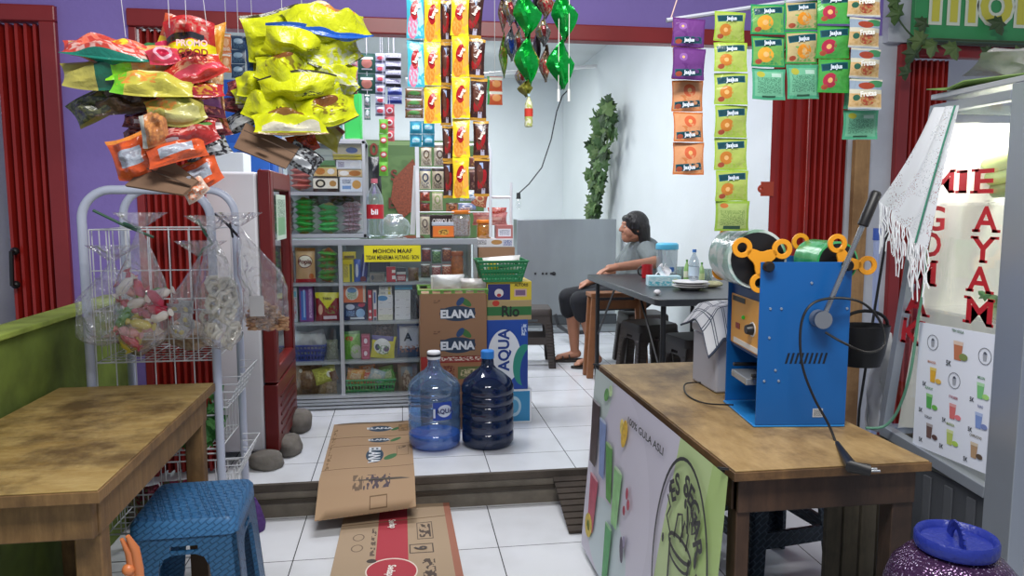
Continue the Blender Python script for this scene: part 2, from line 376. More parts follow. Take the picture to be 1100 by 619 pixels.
# inside behind left shutter and right opening
wbox('wall_side', (-2.5, 3.8, .15), (-1.2, 3.86, 2.4), WALLW)
wbox('wall_side', (2.47, 4.1, .15), (4, 4.16, 3.1), M('e3e8e2', .7))
mb = MB(); mb.grid(lambda u, v: Vector((2.66+u*.22, 3.9+.02*math.sin(u*40), .16+v*2.0)), 30, 2, M('1d1f24', .8))
tag(mb.build('curtain'), 'dark curtain hanging in the right-hand doorway behind the glass food case', 'curtain')
mb = MB(); mb.box((2.775, 3.6, .16), (2.80, 3.63, 2.1), WHITE)
tag(mb.build('wooden_post', bevel=.003), 'thin white upright post in the right-hand doorway beside the dark curtain', 'post')
# low green wall at left
GRN = M('90a436', .8, bump=.6, bscale=10, var=.35, vscale=6); 
wbox('wall_parapet', (-1.27, 1.0, 0), (-1.18, 3.4, .965), M('66782c', .85, bump=.6, bscale=12, var=.5, vscale=4), .006)
wbox('trim_10', (-1.275, 1.0, .966), (-1.165, 3.4, .985), M('9db04c', .8, bump=.5, bscale=20, var=.3, vscale=9), .004)
# step ramp
mb = MB(); a = aY(594, 519, 3.25); b = aZ(620, 572, .012); DK = M('3c332b', .85, bump=.4, bscale=20, var=.3)
for i in range(9):
    t0 = i/9; p = Vector((b.x+.0, 0, 0)); y0 = a.y+(b.y-a.y)*t0; y1 = a.y+(b.y-a.y)*(t0+.085); z0 = .125*(1-t0)+.012*t0; z1 = .125*(1-t0-.085)+.012*(t0+.085)
    mb.add([(a.x, y0, z0), (a.x, y1, z1), (a.x+.27, y1, z1), (a.x+.27, y0, z0), (a.x, y0, z0-.01), (a.x, y1, z1-.01), (a.x+.27, y1, z1-.01), (a.x+.27, y0, z0-.01)],
           [(0, 1, 2, 3), (7, 6, 5, 4), (0, 4, 5, 1), (1, 5, 6, 2), (2, 6, 7, 3), (3, 7, 4, 0)], DK)
tag(mb.build('ramp', smooth=0), 'small dark slatted wooden ramp leaning against the step beside the front table', 'ramp')
# wires on the wall, clothes pole
mb = MB(); mb.tube([aY(436, 86, 8.2), Vector((2.2, aX(641, 71, 2.2).y, aX(641, 71, 2.2).z))], .022, M('f0f0ec', .4))
tag(mb.build('curtain_rod'), 'long white rod spanning the back of the room under the ceiling', 'rod')
pts = [aY(*p, 9.9) for p in ((640, 78), (634, 88), (622, 92), (612, 95), (604, 103), (598, 120), (592, 150), (582, 180), (568, 198), (557, 208))]
mb = MB(); mb.tube(pts, .009, M('2b2f33', .5), 6); th = thing('hanging_bulb', 'bare light bulb on a black wire against the back wall', 'light bulb', pts[-1])
mb.build('wire', th)
m2 = MB(); e = pts[-1]; m2.lathe([(.025, -.02), (.03, -.09), (.035, -.1)], BLK, 12, Matrix.Translation(e+Vector((0, 0, .03)))); m2.build('socket', th)
m2 = MB(); m2.lathe([(.02, -.07), (.035, -.11), (.045, -.16), (.03, -.2), (.005, -.21)], GL('ffffff', .85), 12, Matrix.Translation(e)); m2.build('glass_bulb', th)
# ivy on the right wall
LEAF = [(0, -.5), (.1, -.38), (.42, -.42), (.3, -.12), (.5, .1), (.24, .14), (.2, .34), (0, .55), (-.2, .34), (-.24, .14), (-.5, .1), (-.3, -.12), (-.42, -.42), (-.1, -.38)]
def leaf(mb, mx, s, mat, cup=.15):
    vs = [mx @ Vector((0, -s*cup*.6, 0))]+[mx @ Vector((x*s, s*cup*(abs(x)+abs(z)*.6), z*s)) for x, z in LEAF]
    n = len(LEAF); mb.add(vs, [(0, 1+i, 1+(i+1) % n) for i in range(n)], mat)
rs = random.Random(5)
GV = [M('37572a', .6), M('4a6b35', .6), M('2b4522', .6), M('5a7440', .6)]
mb = MB(); top = aX(653, 114, 2.06); bot = aX(641, 234, 2.06)
for i in range(170):
    t = rs.random(); p = top.lerp(bot, t); w = .12+.30*math.sin(math.pi*min(1, t*1.25+.05))**.6*(.7+.3*math.sin(t*25)); w = min(w, .42)
    p = p+Vector((-rs.uniform(0, .08), (rs.random()-.5)*w*2.2, rs.uniform(-.04, .04)))
    leaf(mb, Matrix.Translation(p) @ Matrix.Rotation(R(-60+rs.uniform(-50, 50)), 4, 'Z') @ Matrix.Rotation(R(180+rs.uniform(-35, 35)), 4, 'Y') @ Matrix.Rotation(R(rs.uniform(-40, 40)), 4, 'X'), rs.uniform(.11, .17), rs.choice(GV))
th = thing('ivy_garland', 'long artificial ivy garland hanging down the right wall above the steel panel', 'garland', top)
mb.build('ivy_leaves', th, smooth=0); m2 = MB(); m2.tube([top+Vector((-.02, 0, .05)), top.lerp(bot, .5)+Vector((-.04, .02, 0)), bot+Vector((-.02, 0, 0))], .01, GV[2], 6); m2.build('stem', th)
# steel panel
SP = M('9aa0a3', .38, .65, bump=.05, bscale=8, var=.12, vscale=3, stretch=(1, 1, .4))
th = thing('steel_cabinet', 'large brushed steel cabinet behind the seated woman', 'cabinet', (1.6, 7.2, .15))
mb = MB(); mb.box((1.1, 7.2, .30), (2.1, 7.45, 1.25), SP); mb.build('door_panel', th, bevel=.005)
mb = MB(); mb.box((1.1, 7.21, .20), (2.12, 7.46, .298), M('4c5053', .5, .3)); mb.box((1.1, 7.0, .155), (2.18, 7.46, .20), M('8b9194', .4, .4)); mb.build('base', th, bevel=.004)
for px in (575, 583, 587, 592, 595): mb = MB(); p = aY(px, 294, 7.195); mb.ball(p, .012 if px != 595 else .02, BLK, 5); mb.build('rivet', th)
mb = MB(); pts = [aY(596, 338, 6.6), aY(600, 350, 6.6), aY(612, 358, 6.4), aY(640, 356, 6.4)]; mb.tube(pts, .02, M('222326', .5), 8)
tag(mb.build('hose'), 'black rubber hose curving along the foot of the steel cabinet', 'hose')
# green banner on back wall
a = aY(385, 150, 10.15); b = aY(520, 250, 10.15)
BAN = LM('4d6b38', [('n', .3, .6, .2, .25, '5c7a44'), ('r', .5, .97, .5, .02, '77935c')], .5)
th = thing('wall_banner', 'dark green food banner on the back wall behind the counter', 'banner', (a.x, a.y, b.z))
mb = MB(); mb.grid(lambda u, v: Vector((a.x+(b.x-a.x)*u, 10.16+.004*math.sin(u*9), b.z-.1+(a.z-b.z+.1)*v)), 12, 2, BAN); mb.build('cloth', th, mods=None)
mb = MB(); q = aY(436, 205, 10.13); 
mb.prism([(-.06, -.38), (.16, -.2), (.2, .2), (.1, .42), (-.16, .16), (-.2, -.12)], .006, M('7c3b22', .6, bump=.4, bscale=60, var=.4, vscale=40), Matrix.Translation(q) @ Matrix.Rotation(R(90), 4, 'X')); mb.build('food_picture', th)
mb = MB(); p = aY(397, 160, 10.13); mb.text('10', p, (1, 0, 0), (0, 0, 1), .22, M('7e2d1e', .6), bold=.02); mb.build('lettering', th)
mb = MB(); p = aY(423, 188, 10.13); mb.text('S', p, (1, 0, 0), (0, 0, 1), .2, M('6e2a1c', .6), bold=.02); mb.build('lettering', th)
mb = MB(); p = aY(436, 218, 10.13); mb.text('Bakso', p, (1, 0, 0), (0, 0, 1), .2, M('5b2a1a', .6), bold=.02); mb.build('lettering', th)
# blue cupboard far left behind
th = thing('plastic_cupboard', 'tall blue plastic cupboard at the back left behind the hanging snacks', 'cupboard', (-1.2, 6.5, .15))
BL = M('1f55a8', .4); a = aY(236, 85, 6.5); b = aY(296, 200, 6.5)
mb = MB(); mb.box((a.x-.15, 6.5, .15), (b.x, 6.95, a.z), BL); mb.build('body', th, bevel=.015)
for i, z in enumerate((.5, .9, 1.3, 1.7)):
    mb = MB(); mb.box((a.x-.11, 6.485, z-.17), (b.x-.04, 6.5, z+.19), M('2a63b8', .4)); mb.box((a.x+.12, 6.47, z+.1), (b.x-.22, 6.486, z+.13), M('173f80', .4)); mb.build('drawer', th, bevel=.006)
# white cartons on the fridge line
p = aY(248, 172, 5.2)
mb = MB(); mb.box((p.x-.12, 5.2, .15), (p.x+.08, 5.45, p.z+.05), M('d9dcd8', .6)); tag(mb.build('carton', bevel=.004), 'tall white carton standing behind the refrigerator', 'carton')

# ================= LEFT TABLE =================
WTOP = wood('wood_top_left', '96793f', 'b39a62', '57421f', (3, 9, 9), .5, 4.5); WLEG = wood('wood_leg_left', '6e5130', '8a6a42', '4b3622', (14, 14, 2), .6)
th = thing('wooden_table', 'worn light wooden table in the left foreground beside the green wall', 'table', (-.9, 2.15, 0))
mb = MB(); mb.box((-1.16, 1.655, .72), (-.655, 2.665, .746), WLEG); mb.box((-1.157, 1.659, .7462), (-.659, 2.661, .75), WTOP); mb.build('tabletop', th, smooth=0, bevel=.0015)
mb = MB(); mb.box((-1.13, 1.68, .63), (-.68, 1.705, .719), WLEG); mb.box((-.70, 1.706, .63), (-.675, 2.62, .719), WLEG); mb.box((-1.14, 1.706, .63), (-1.115, 2.62, .719), WLEG); mb.box((-1.13, 2.60, .63), (-.70, 2.625, .719), WLEG); mb.build('apron', th, bevel=.003)
for x, y in ((-.735, 1.71), (-1.14, 1.71), (-.735, 2.56), (-1.14, 2.56)):
    mb = MB(); mb.box((x, y, 0), (x+.058, y+.05, .719), WLEG); mb.build('leg', th, bevel=.004)
# ================= STOOLS =================
def weave(col, col2, sc=55):
    m = bpy.data.materials.new('weave'); m.use_nodes = True; nt = m.node_tree; b = nt.nodes['Principled BSDF']; L = nt.links.new
    tc = nn(nt, 'ShaderNodeTexCoord'); br = nn(nt, 'ShaderNodeTexBrick'); mp = nn(nt, 'ShaderNodeMapping'); mp.inputs['Rotation'].default_value = (R(90), R(20), R(35))
    L(tc.outputs['Object'], mp.inputs[0]); L(mp.outputs[0], br.inputs[0])
    br.inputs['Scale'].default_value = sc; br.inputs['Mortar Size'].default_value = .12; br.inputs['Mortar Smooth'].default_value = .6; br.inputs['Brick Width'].default_value = 1.7; br.inputs['Row Height'].default_value = .8
    br.inputs['Color1'].default_value = hx(col); br.inputs['Color2'].default_value = hx(col); br.inputs['Mortar'].default_value = hx(col2)
    L(br.outputs[0], b.inputs['Base Color']); b.inputs['Roughness'].default_value = .42
    bp = nn(nt, 'ShaderNodeBump'); bp.invert = True; bp.inputs['Strength'].default_value = .8; bp.inputs['Distance'].default_value = .004; L(br.outputs['Fac'], bp.inputs['Height']); L(bp.outputs[0], b.inputs['Normal'])
    return m
def rrect_hole(mb, P, a, b, c, d, mat, r=.02, t=.012):
    """panel with a rounded hole. P(x,z)->Vector plane fn, outer a=(x0,z0,x1,z1 top widths)"""
def make_stool(name, label, loc, rz, mat, mat2, w=.30, dpt=.33, h=.45, fl=.035, group=None, rib=False, bars=True, lw=.2):
    th = thing(name, label, 'stool', loc, group, rot=(0, 0, rz))
    mb = MB(); n = 4; r = .03
    def out(w2, d2, r): 
        pts = []
        for cx, cy, a0 in ((w2-r, d2-r, 0), (-w2+r, d2-r, 90), (-w2+r, -d2+r, 180), (w2-r, -d2+r, 270)):
            for k in range(5): a = R(a0+k*22.5); pts.append((cx+r*math.cos(a), cy+r*math.sin(a)))
        return pts
    A = out(w/2, dpt/2, r); A2 = out(w/2-.008, dpt/2-.008, r); N = len(A)
    vs = [Vector((x, y, h-.012)) for x, y in A]+[Vector((x, y, h)) for x, y in A2]+[Vector((x*1.01, y*1.01, h-.05)) for x, y in A]
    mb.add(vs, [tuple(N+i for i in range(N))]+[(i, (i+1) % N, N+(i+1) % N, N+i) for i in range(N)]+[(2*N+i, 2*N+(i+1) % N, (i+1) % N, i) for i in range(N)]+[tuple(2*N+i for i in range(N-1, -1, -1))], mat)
    if not rib:
        for i in range(13):
            for j in range(11):
                x = -w/2+.022+(w-.044)*i/12; y = -dpt/2+.025+(dpt-.05)*(j+.5*(i % 2))/11
                mb.box((x-.0075, y-.010, h-.001), (x+.0075, y+.010, h+.0022), mat)
    mb.build('seat', th, bevel=0)
    sides = (((-1, -1), (1, -1)), ((1, -1), (1, 1)), ((1, 1), (-1, 1)), ((-1, 1), (-1, -1)))
    def corner(sx, sy, z):
        k = (h-z)/h; return Vector((sx*(w/2-.008+fl*k), sy*(dpt/2-.008+fl*k), z))
    mb = MB(); mb2 = MB(); legs = [MB() for _ in range(4)]
    for si, (c0, c1) in enumerate(sides):
        def P(u, z, o=0):
            a = corner(*c0, z); b = corner(*c1, z); d = (b-a).normalized(); nrm = Vector((d.y, -d.x, 0)); return a.lerp(b, u)+nrm*o
        def strip(m, u0, u1, z0, z1, mt, u0b=None, u1b=None):
            u0b = u0 if u0b is None else u0b; u1b = u1 if u1b is None else u1b
            vs = [P(u0b, z0), P(u1b, z0), P(u1, z1), P(u0, z1), P(u0b, z0, -.014), P(u1b, z0, -.014), P(u1, z1, -.014), P(u0, z1, -.014)]
            m.add(vs, [(0, 1, 2, 3), (5, 4, 7, 6), (4, 0, 3, 7), (1, 5, 6, 2), (3, 2, 6, 7), (4, 5, 1, 0)], mt)
        zb = h*.77
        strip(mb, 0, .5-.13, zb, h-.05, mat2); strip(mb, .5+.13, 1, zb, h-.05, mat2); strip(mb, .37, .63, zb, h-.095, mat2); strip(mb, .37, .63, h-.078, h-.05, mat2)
        strip(legs[si], 0, lw, 0, zb, mat2, 0, lw*.75); strip(legs[(si+1) % 4], 1-lw, 1, 0, zb, mat2, 1-lw*.75, 1)
        # rounded opening corners
        for (u, du) in ((lw, 1), (1-lw, -1)):
            pts = []; rr = .035; ww = (corner(*c1, zb)-corner(*c0, zb)).length
            poly = [P(u, zb), P(u+du*rr/ww, zb), P(u+du*rr*.3/ww, zb-rr*.3), P(u, zb-rr)]; pb = [q-(P(.5, zb)-P(.5, zb, -.014)) for q in poly]
            mb.add(poly+pb, [(0, 1, 2, 3), (7, 6, 5, 4), (1, 5, 6, 2), (2, 6, 7, 3)], mat2)
        if bars: strip(mb2, .17, .83, h*.40, h*.52, mat2)
        if rib:
            for k in range(14):
                z = .03+k*(h*.72)/14; q = P(.1-.0, z, .002); 
                for uu in (.03, .84): legs[si if uu < .5 else (si+1) % 4].add([P(uu, z, .004), P(uu+.13, z, .004), P(uu+.13, z+.012, .004), P(uu, z+.012, .004), P(uu, z-.004), P(uu+.13, z-.004), P(uu+.13, z+.016), P(uu, z+.016)], [(0, 1, 2, 3), (4, 5, 1, 0), (3, 2, 6, 7)], mat2)
    mb.build('side_panel', th, bevel=0)
    if bars: mb2.build('stretcher', th)
    for l in legs: l.build('leg', th)
    return th
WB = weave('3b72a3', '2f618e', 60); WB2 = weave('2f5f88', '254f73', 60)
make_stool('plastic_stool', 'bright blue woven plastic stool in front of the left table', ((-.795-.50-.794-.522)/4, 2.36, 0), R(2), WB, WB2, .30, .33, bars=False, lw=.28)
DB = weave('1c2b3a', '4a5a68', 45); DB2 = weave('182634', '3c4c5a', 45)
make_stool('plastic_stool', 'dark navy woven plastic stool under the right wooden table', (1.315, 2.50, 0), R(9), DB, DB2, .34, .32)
BR = M('3a332f', .5); 
make_stool('plastic_stool', 'dark brown plastic stool under the black table, nearer the woman', (1.62, 4.75, .15), R(10), BR, BR, .29, .29, rib=True, bars=False)
make_stool('plastic_stool', 'dark brown plastic stool under the black table, nearer the sealing machine', (1.72, 4.18, .15), R(8), BR, BR, .29, .29, rib=True, bars=False)
make_stool('plastic_stool', 'dark brown plastic stool standing behind the drinking water carton', (.97, 5.62, .15), R(-6), BR, BR, .30, .3, rib=True)
p = aY(745, 382, 3.05)
make_stool('plastic_stool', 'light blue plastic stool half hidden behind the white box and right table', (1.12, 3.0, 0), R(5), M('5a93cf', .4), M('5a93cf', .4), .26, .26, h=.62, bars=False)
# orange plastic chair tip at the bottom edge
OR = M('d07a48', .35)
mb = MB(); pts = [aY(150, 640, 1.75), aY(149, 612, 1.74), aY(145, 590, 1.73), aY(137, 576, 1.72)]
mb.tube(pts, [.012, .011, .010, .005], OR, 10); mb.tube([v+Vector((-.013, 0, -.006)) for v in pts], [.011, .010, .009, .004], OR, 10); mb.ball(aY(138, 612, 1.73), .014, OR, 8)
mb.tube([aY(150, 640, 1.75), Vector((-.70, 1.76, .15)), Vector((-.72, 1.78, .0))], .012, OR, 8)
tag(mb.build('plastic_rod'), 'pale orange plastic rod with a side lug sticking up beside the blue stool', 'rod')

# ================= RIGHT TABLE + BANNER =================
WT2 = wood('wood_top_right', '8f7347', 'ad9163', '5c4529', (9, 3, 9), .5, 4.0); WL2 = wood('wood_leg_right', '3c2a1e', '4f3828', '2b1e16', (14, 14, 2), .6)
th = thing('wooden_table', 'wooden counter table at right carrying the blue sealing machine', 'table', (1.0, 2.15, 0))
mb = MB(); mb.box((.745, 1.565, .725), (1.245, 2.765, .746), wood('wood_edge', '5c4228', '7c5c38', '3c2a1a', (9, 3, 9), .6)); mb.box((.749, 1.569, .7462), (1.241, 2.761, .75), WT2); mb.build('tabletop', th, smooth=0, bevel=.0015)
mb = MB(); mb.box((.765, 1.585, .64), (1.22, 1.61, .7245), WL2); mb.box((.76, 1.61, .64), (.785, 2.74, .7245), WL2); mb.box((1.2, 1.61, .64), (1.225, 2.74, .7245), WL2); mb.box((.785, 2.72, .64), (1.2, 2.74, .7245), WL2); mb.build('apron', th, bevel=.003)
for x, y in ((.765, 1.59), (1.165, 1.59), (.765, 2.68), (1.165, 2.68)):
    mb = MB(); mb.box((x, y, 0), (x+(.034 if x < 1 else .055), y+.05, .7245), WL2); mb.build('leg', th, bevel=.003)
# side slats panel (wooden) to the right below
PW = wood('plank_grey', '4a4438', '5b5344', '2e2a24', (14, 14, 2), .7)
mb = MB()
for i in range(5): x = 1.27+i*.058; mb.box((x, 2.03, 0), (x+.05, 2.05, .66), PW)
mb.box((1.27, 2.051, .1), (1.55, 2.066, .16), PW); mb.box((1.27, 2.051, .5), (1.55, 2.066, .56), PW)
tag(mb.build('plank_fence', smooth=0, bevel=.003), 'dark grey vertical plank fence between the right table and glass case', 'fence')
# banner
X = .735
def bp(px, py): return aX(px, py, X)
BZ1 = .738; y0, y1 = 1.57, 2.76
def bfn(u, v):
    y = y1+(y0-y1)*u; z = .03+(BZ1-.03)*v; return Vector((X-.003-.003*(1-v)*math.sin(u*7+1)-.001*math.sin(v*9+u*4), y, z))
m = LM('c9c6d4', [('r', .93, .5, .25, .6, 'b7cc92', -8), ('r', .98, .5, .12, .6, 'a9c47c', -8), ('e', .3, .5, .3, .5, 'cfccda'), ('e', .25, .2, .2, .2, 'c2d2d6'), ('e', .08, .95, .12, .2, 'c5d3d0')], .45)
th = thing('banner', 'printed cold drinks banner hung over the side of the right table', 'banner', (X, 2.2, .1))
mb = MB(); mb.grid(bfn, 24, 12, m); mb.build('cloth', th)
mb = MB(); INK = M('2e3234', .5)
def bl(px, py): v = bp(px, py); return v
def band_txt(s, p, q, h, bold=.01, wx=1):
    a = bl(*p); b = bl(*q); d = (b-a).normalized(); mb.text(s, a, d, Vector((-1, 0, 0)).cross(d)*1, h, INK, off=.0115, bold=bold, wx=wx, align='L')
band_txt('100% GULA ASLI', (679, 450), (715, 482), .032, .02, 1.5)
# oval logo ring
c = Vector((X, 1.79, .395)); ry, rz = .185, .305
def ell(k, s=1): a = 2*math.pi*k/48; return c+Vector((-.0112, -ry*s*math.cos(a), rz*s*math.sin(a)))
def strokeb(pts, w=.0045, closed=False, mat=None):
    """ink line: flat ribbon on the banner"""
    N = len(pts); vs = []
    for i in range(N):
        d = (pts[(i+1) % N]-pts[i-1]) if closed else (pts[min(i+1, N-1)]-pts[max(i-1, 0)]); d.normalize(); n_ = Vector((1, 0, 0)).cross(d); vs += [pts[i]+n_*w, pts[i]-n_*w]
    mb.add(vs, [(2*i, 2*i+1, (2*i+3) % (2*N), (2*i+2) % (2*N)) for i in range(N if closed else N-1)], mat or INK)
strokeb([ell(k) for k in range(48)], .005, True)
for i, ch in enumerate('ES SEGAR'):
    if ch == ' ': continue
    a = R(126-i*13.8); q = c+Vector((0, -ry*.72*math.cos(a), rz*.80*math.sin(a))); ty = Vector((0, -math.sin(a)*ry, -math.cos(a)*rz)).normalized(); ty = Vector((0, -math.sin(a), -math.cos(a)*.8)).normalized()
    up = Vector((-1, 0, 0)).cross(ty); mb.text(ch, q, ty, up, .078, INK, off=.0115, bold=.03, wx=.95)
def L2(pts, w=.004, closed=False): strokeb([c+Vector((-.0112, -x*1.4, z*1.15)) for x, z in pts], w*1.2, closed)
L2([(-.048, .06), (-.036, -.2), (.036, -.2), (.048, .06)], .005)
L2([(.055*math.cos(R(a)), .06+.022*math.sin(R(a))) for a in range(0, 360, 20)], .0045, True)
L2([(.045*math.cos(R(a)), .03+.016*math.sin(R(a))) for a in range(180, 361, 20)], .0035)
L2([(-.03, .07), (-.02, .13), (0, .14), (.01, .09)]); L2([(0, .075), (.015, .13), (.035, .11), (.03, .07)]); L2([(-.05, .07), (-.075, .1), (-.06, .13), (-.08, .15)]); L2([(.03, .11), (.02, .17), (.035, .13), (.045, .18), (.05, .12), (.075, .14)], .005)
for x, z in ((-.07, .17), (0, .2), (-.085, .04), (.01, .17)): mb.prism([(x*1.4+.008*math.cos(R(a)), z*1.15+.014*math.sin(R(a))) for a in range(0, 360, 45)], .0005, INK, Matrix.Translation(c+Vector((-.0112, 0, 0))) @ Matrix(((0, 0, -1, 0), (-1, 0, 0, 0), (0, 1, 0, 0), (0, 0, 0, 1))))
for x, z, r_ in ((.075, .075, -20), (.085, .03, 10), (.07, 0, 30)): mb.prism([(x*1.4+.009*math.cos(R(a)), z*1.15+.025*math.sin(R(a))+.4*.007*math.cos(R(a))) for a in range(0, 360, 45)], .0005, INK, Matrix.Translation(c+Vector((-.0112, 0, 0))) @ Matrix(((0, 0, -1, 0), (-1, 0, 0, 0), (0, 1, 0, 0), (0, 0, 0, 1))))
for x, z in ((-.02, -.02), (.0, -.07), (.02, -.03), (-.01, -.12), (.015, -.13)): L2([(x, z), (x, z-.025)], .0025)
L2([(.075, -.11), (.095, -.1), (.09, -.13), (.075, -.15), (.1, -.16), (.09, -.19)], .0025)
mb.build('logo', th, smooth=0)
# cups and fruit
def cup(px0, py0, px1, py1, w, col, dk):
    a = bl(px0, py0); b = bl(px1, py1); m_ = MB(); d = (b-a); 
    yc = a.y; h_ = a.z-b.z; q = Vector((X-.0112, yc, 0))
    m_.add([(q.x, a.y+w/2, a.z), (q.x, b.y+w*.36, b.z), (q.x, b.y-w*.36, b.z), (q.x, a.y-w/2, a.z)], [(0, 1, 2, 3)], M(col, .5, var=.15, vscale=30))
    m_.prism([(w/2*math.cos(R(t)), .006*math.sin(R(t))) for t in range(0, 360, 30)], .0006, M(dk, .5), Matrix.Translation((q.x, a.y, a.z)) @ Matrix(((0, 0, -1, 0), (-1, 0, 0, 0), (0, 1, 0, 0), (0, 0, 0, 1))))
    m_.build('cup_print', th, smooth=0)
cup(646, 432, 646, 498, .115, '4b3d3c', 'a8a4a8'); cup(654, 452, 656, 512, .09, '8296c4', 'b8c4dc'); cup(662, 478, 665, 538, .085, '5e9c4e', 'a3c48c'); cup(673, 505, 672, 565, .09, '93c98a', 'c0dcb8')
cup(649, 512, 648, 568, .11, 'b25466', 'd09aa4'); cup(667, 565, 666, 625, .08, '4fa060', '8fc08c')
def blob(px, py, ry_, rz_, col, rot=0):
    q = bl(px, py); q.y = min(q.y, 2.66); q.z = max(q.z, .15); mb = MB(); mb.prism([(ry_*math.cos(R(t)), rz_*math.sin(R(t))) for t in range(0, 360, 24)], .0006, M(col, .5, var=.25, vscale=60), Matrix.Translation((X-.0118, q.y, q.z)) @ Matrix(((0, 0, -1, 0), (-1, 0, 0, 0), (0, 1, 0, 0), (0, 0, 0, 1))) @ Matrix.Rotation(R(rot), 4, 'Z')); mb.build('fruit_print', th, smooth=0)
blob(656, 424, .03, .022, '6fa860', 40); blob(660, 420, .02, .02, 'c2dca8'); blob(677, 466, .028, .05, 'd9b23e', -15); blob(674, 458, .018, .026, 'e6cf6c'); blob(645, 595, .05, .045, 'c9b03a', 20); blob(643, 578, .02, .02, '5b9a48'); blob(684, 530, .012, .02, 'a83c50'); blob(686, 542, .013, .018, 'b44a5c'); blob(682, 548, .012, .016, 'a03448'); blob(682, 590, .018, .042, '4d4458', 15); blob(684, 582, .012, .02, '8a82a0')
for px, py in ((778, 506), (642, 394)): mb = MB(); q = aX(px, py, X); mb.tube([q+Vector((.0, 0, 0)), q+Vector((-.02, -.01, .012)), q+Vector((-.005, -.03, .016))], .003, BLK, 6); mb.build('tie', th)
th.rotation_euler = (0, R(4), 0); th.location.x -= math.sin(R(4))*.638
# ================= FRIDGE =================
th = thing('display_refrigerator', 'white display refrigerator with a dark red framed glass door, standing on stones', 'refrigerator', (-.85, 3.88, .19))
FW = M('e0e1e6', .35, var=.02); FR = M('6e1c1b', .3)
mb = MB(); mb.box((-1.1, 3.585, .20), (-.665, 4.18, 1.52), FW); mb.build('body', th, bevel=.012)
mb = MB(); mb.box((-.663, 3.585, .20), (-.60, 4.2, .52), FR)
for i in range(5): mb.box((-.602, 3.66, .26+i*.045), (-.594, 4.12, .275+i*.045), M('501212', .4))
mb.build('lower_panel', th, bevel=.008)
mb = MB(); 
for a, b in (((-.66, 3.585, .53), (-.60, 3.65, 1.53)), ((-.66, 4.14, .53), (-.60, 4.2, 1.53)), ((-.66, 3.65, 1.44), (-.60, 4.14, 1.53)), ((-.66, 3.65, .53), (-.60, 4.14, .60))): mb.box(a, b, FR)
d = mb.build('door', th, bevel=.008)
mb = MB(); mb.box((-.635, 3.65, .60), (-.625, 4.14, 1.44), GL('dfe6e2', .8)); mb.build('glass_pane', d, smooth=0)
mb = MB(); mb.box((-.599, 3.70, 1.20), (-.596, 3.98, 1.42), LM('cfe0cc', [('r', .5, .3, .4, .2, '86b489'), ('t', .5, .7, .4, .2, '5a7f66')])); mb.build('sticker', d)
for i, z in enumerate((.85, 1.1, 1.32)):
    mb = MB(); mb.box((-.74, 3.66, z), (-.664, 4.12, z+.012), M('9a9a9a', .4)); mb.build('shelf', th)
STN = M('6f6a63', .95, bump=1.0, bscale=18, var=.25, vscale=12)
for i, (px, py, sx, sy, sz, lb) in enumerate(((293, 503, .085, .07, .04, 'flat grey stone under the near corner of the refrigerator'), (318, 487, .06, .10, .045, 'grey stone under the middle of the refrigerator front'), (328, 462, .07, .11, .055, 'grey rounded stone under the far corner of the refrigerator'))):
    p = aZ(px, py, .15); mb = MB(); mb.ball((0, 0, 0), 1, STN, 10)
    mb.v = [Vector((v.x*sx*(1+.25*noise.noise(v*1.3+Vector((i*7, 0, 0)))), v.y*sy*(1+.25*noise.noise(v*1.7+Vector((i*3, 5, 0)))), max(-sz*.8, min(v.z*sz*1.4, sz)))) for v in mb.v]
    mb.v = [v+Vector((p.x-.03, p.y+.02, .15+sz*.8)) for v in mb.v]; tag(mb.build('stone', smooth=60), lb, 'stone', 'stones under the refrigerator')
# ================= SHOWCASE =================
YS = 4.5
th = thing('glass_counter', 'aluminium and glass display counter full of groceries under the yellow notice', 'display case', (-.1, 4.75, .15))
FA = M('b4b9bd', .35, .6); ZT = aY(400, 257, YS).z; XL, XR = aY(300, 258, YS).x, aY(513, 258, YS).x; XD = aY(366, 300, YS).x
def zpx(py, px=400, Y=YS): return aY(px, py, Y).z
mb = MB()
mb.box((XL, YS, ZT-.035), (XR, YS+.03, ZT), FA); mb.box((XL, YS+.42, ZT-.035), (XR, YS+.45, ZT), FA)
for x in (XL, XD-.012, XR-.025): mb.box((x, YS, .15), (x+.024, YS+.03, ZT-.035), FA)
for x in (XL, XR-.025): mb.box((x, YS+.42, .15), (x+.024, YS+.45, ZT-.035), FA); mb.box((x, YS+.03, ZT-.035), (x+.024, YS+.42, ZT), FA)
mb.build('frame', th, smooth=0, bevel=.002)
zs = [zpx(304), zpx(346), zpx(388), zpx(428)]
for z in zs[:3]:
    mb = MB(); mb.box((XL+.024, YS+.012, z-.016), (XR-.025, YS+.42, z-.001), M('a3a9ab', .4, .2)); mb.build('shelf', th, smooth=0)
mb = MB(); mb.box((XL+.024, YS+.031, zs[3]-.02), (XR-.025, YS+.42, zs[3]-.001), M('a3a9ab', .4, .2)); mb.build('bottom_board', th, smooth=0)
mb = MB()
for i in range(4): mb.box((XL, YS-.03+.008*(i % 2)-.002*i, .16+i*.021), (XR-.01, YS+.03, .175+i*.021), FA)
mb.build('sliding_track', th, smooth=0)
mb = MB(); mb.box((XL+.02, YS+.425, .2), (XR-.02, YS+.435, ZT-.036), M('8c9396', .3, .3)); mb.box((XD-.008, YS+.05, .25), (XD+.004, YS+.42, ZT-.036), M('a3a9ab', .4, .2)); mb.build('back_panel', th, smooth=0)
mb = MB(); mb.box((XL+.005, YS+.005, ZT+.0005), (XR-.005, YS+.445, ZT+.006), GL('e6efec', .85)); mb.build('glass_top', th, smooth=0)
for x0, x1 in ((XL+.025, XD-.014), (XD+.014, XR-.027)):
    mb = MB(); mb.box((x0, YS+.006, .24), (x1, YS+.010, ZT-.036), GL('f8fafa', .99)); mb.build('glass_pane', th, smooth=0)
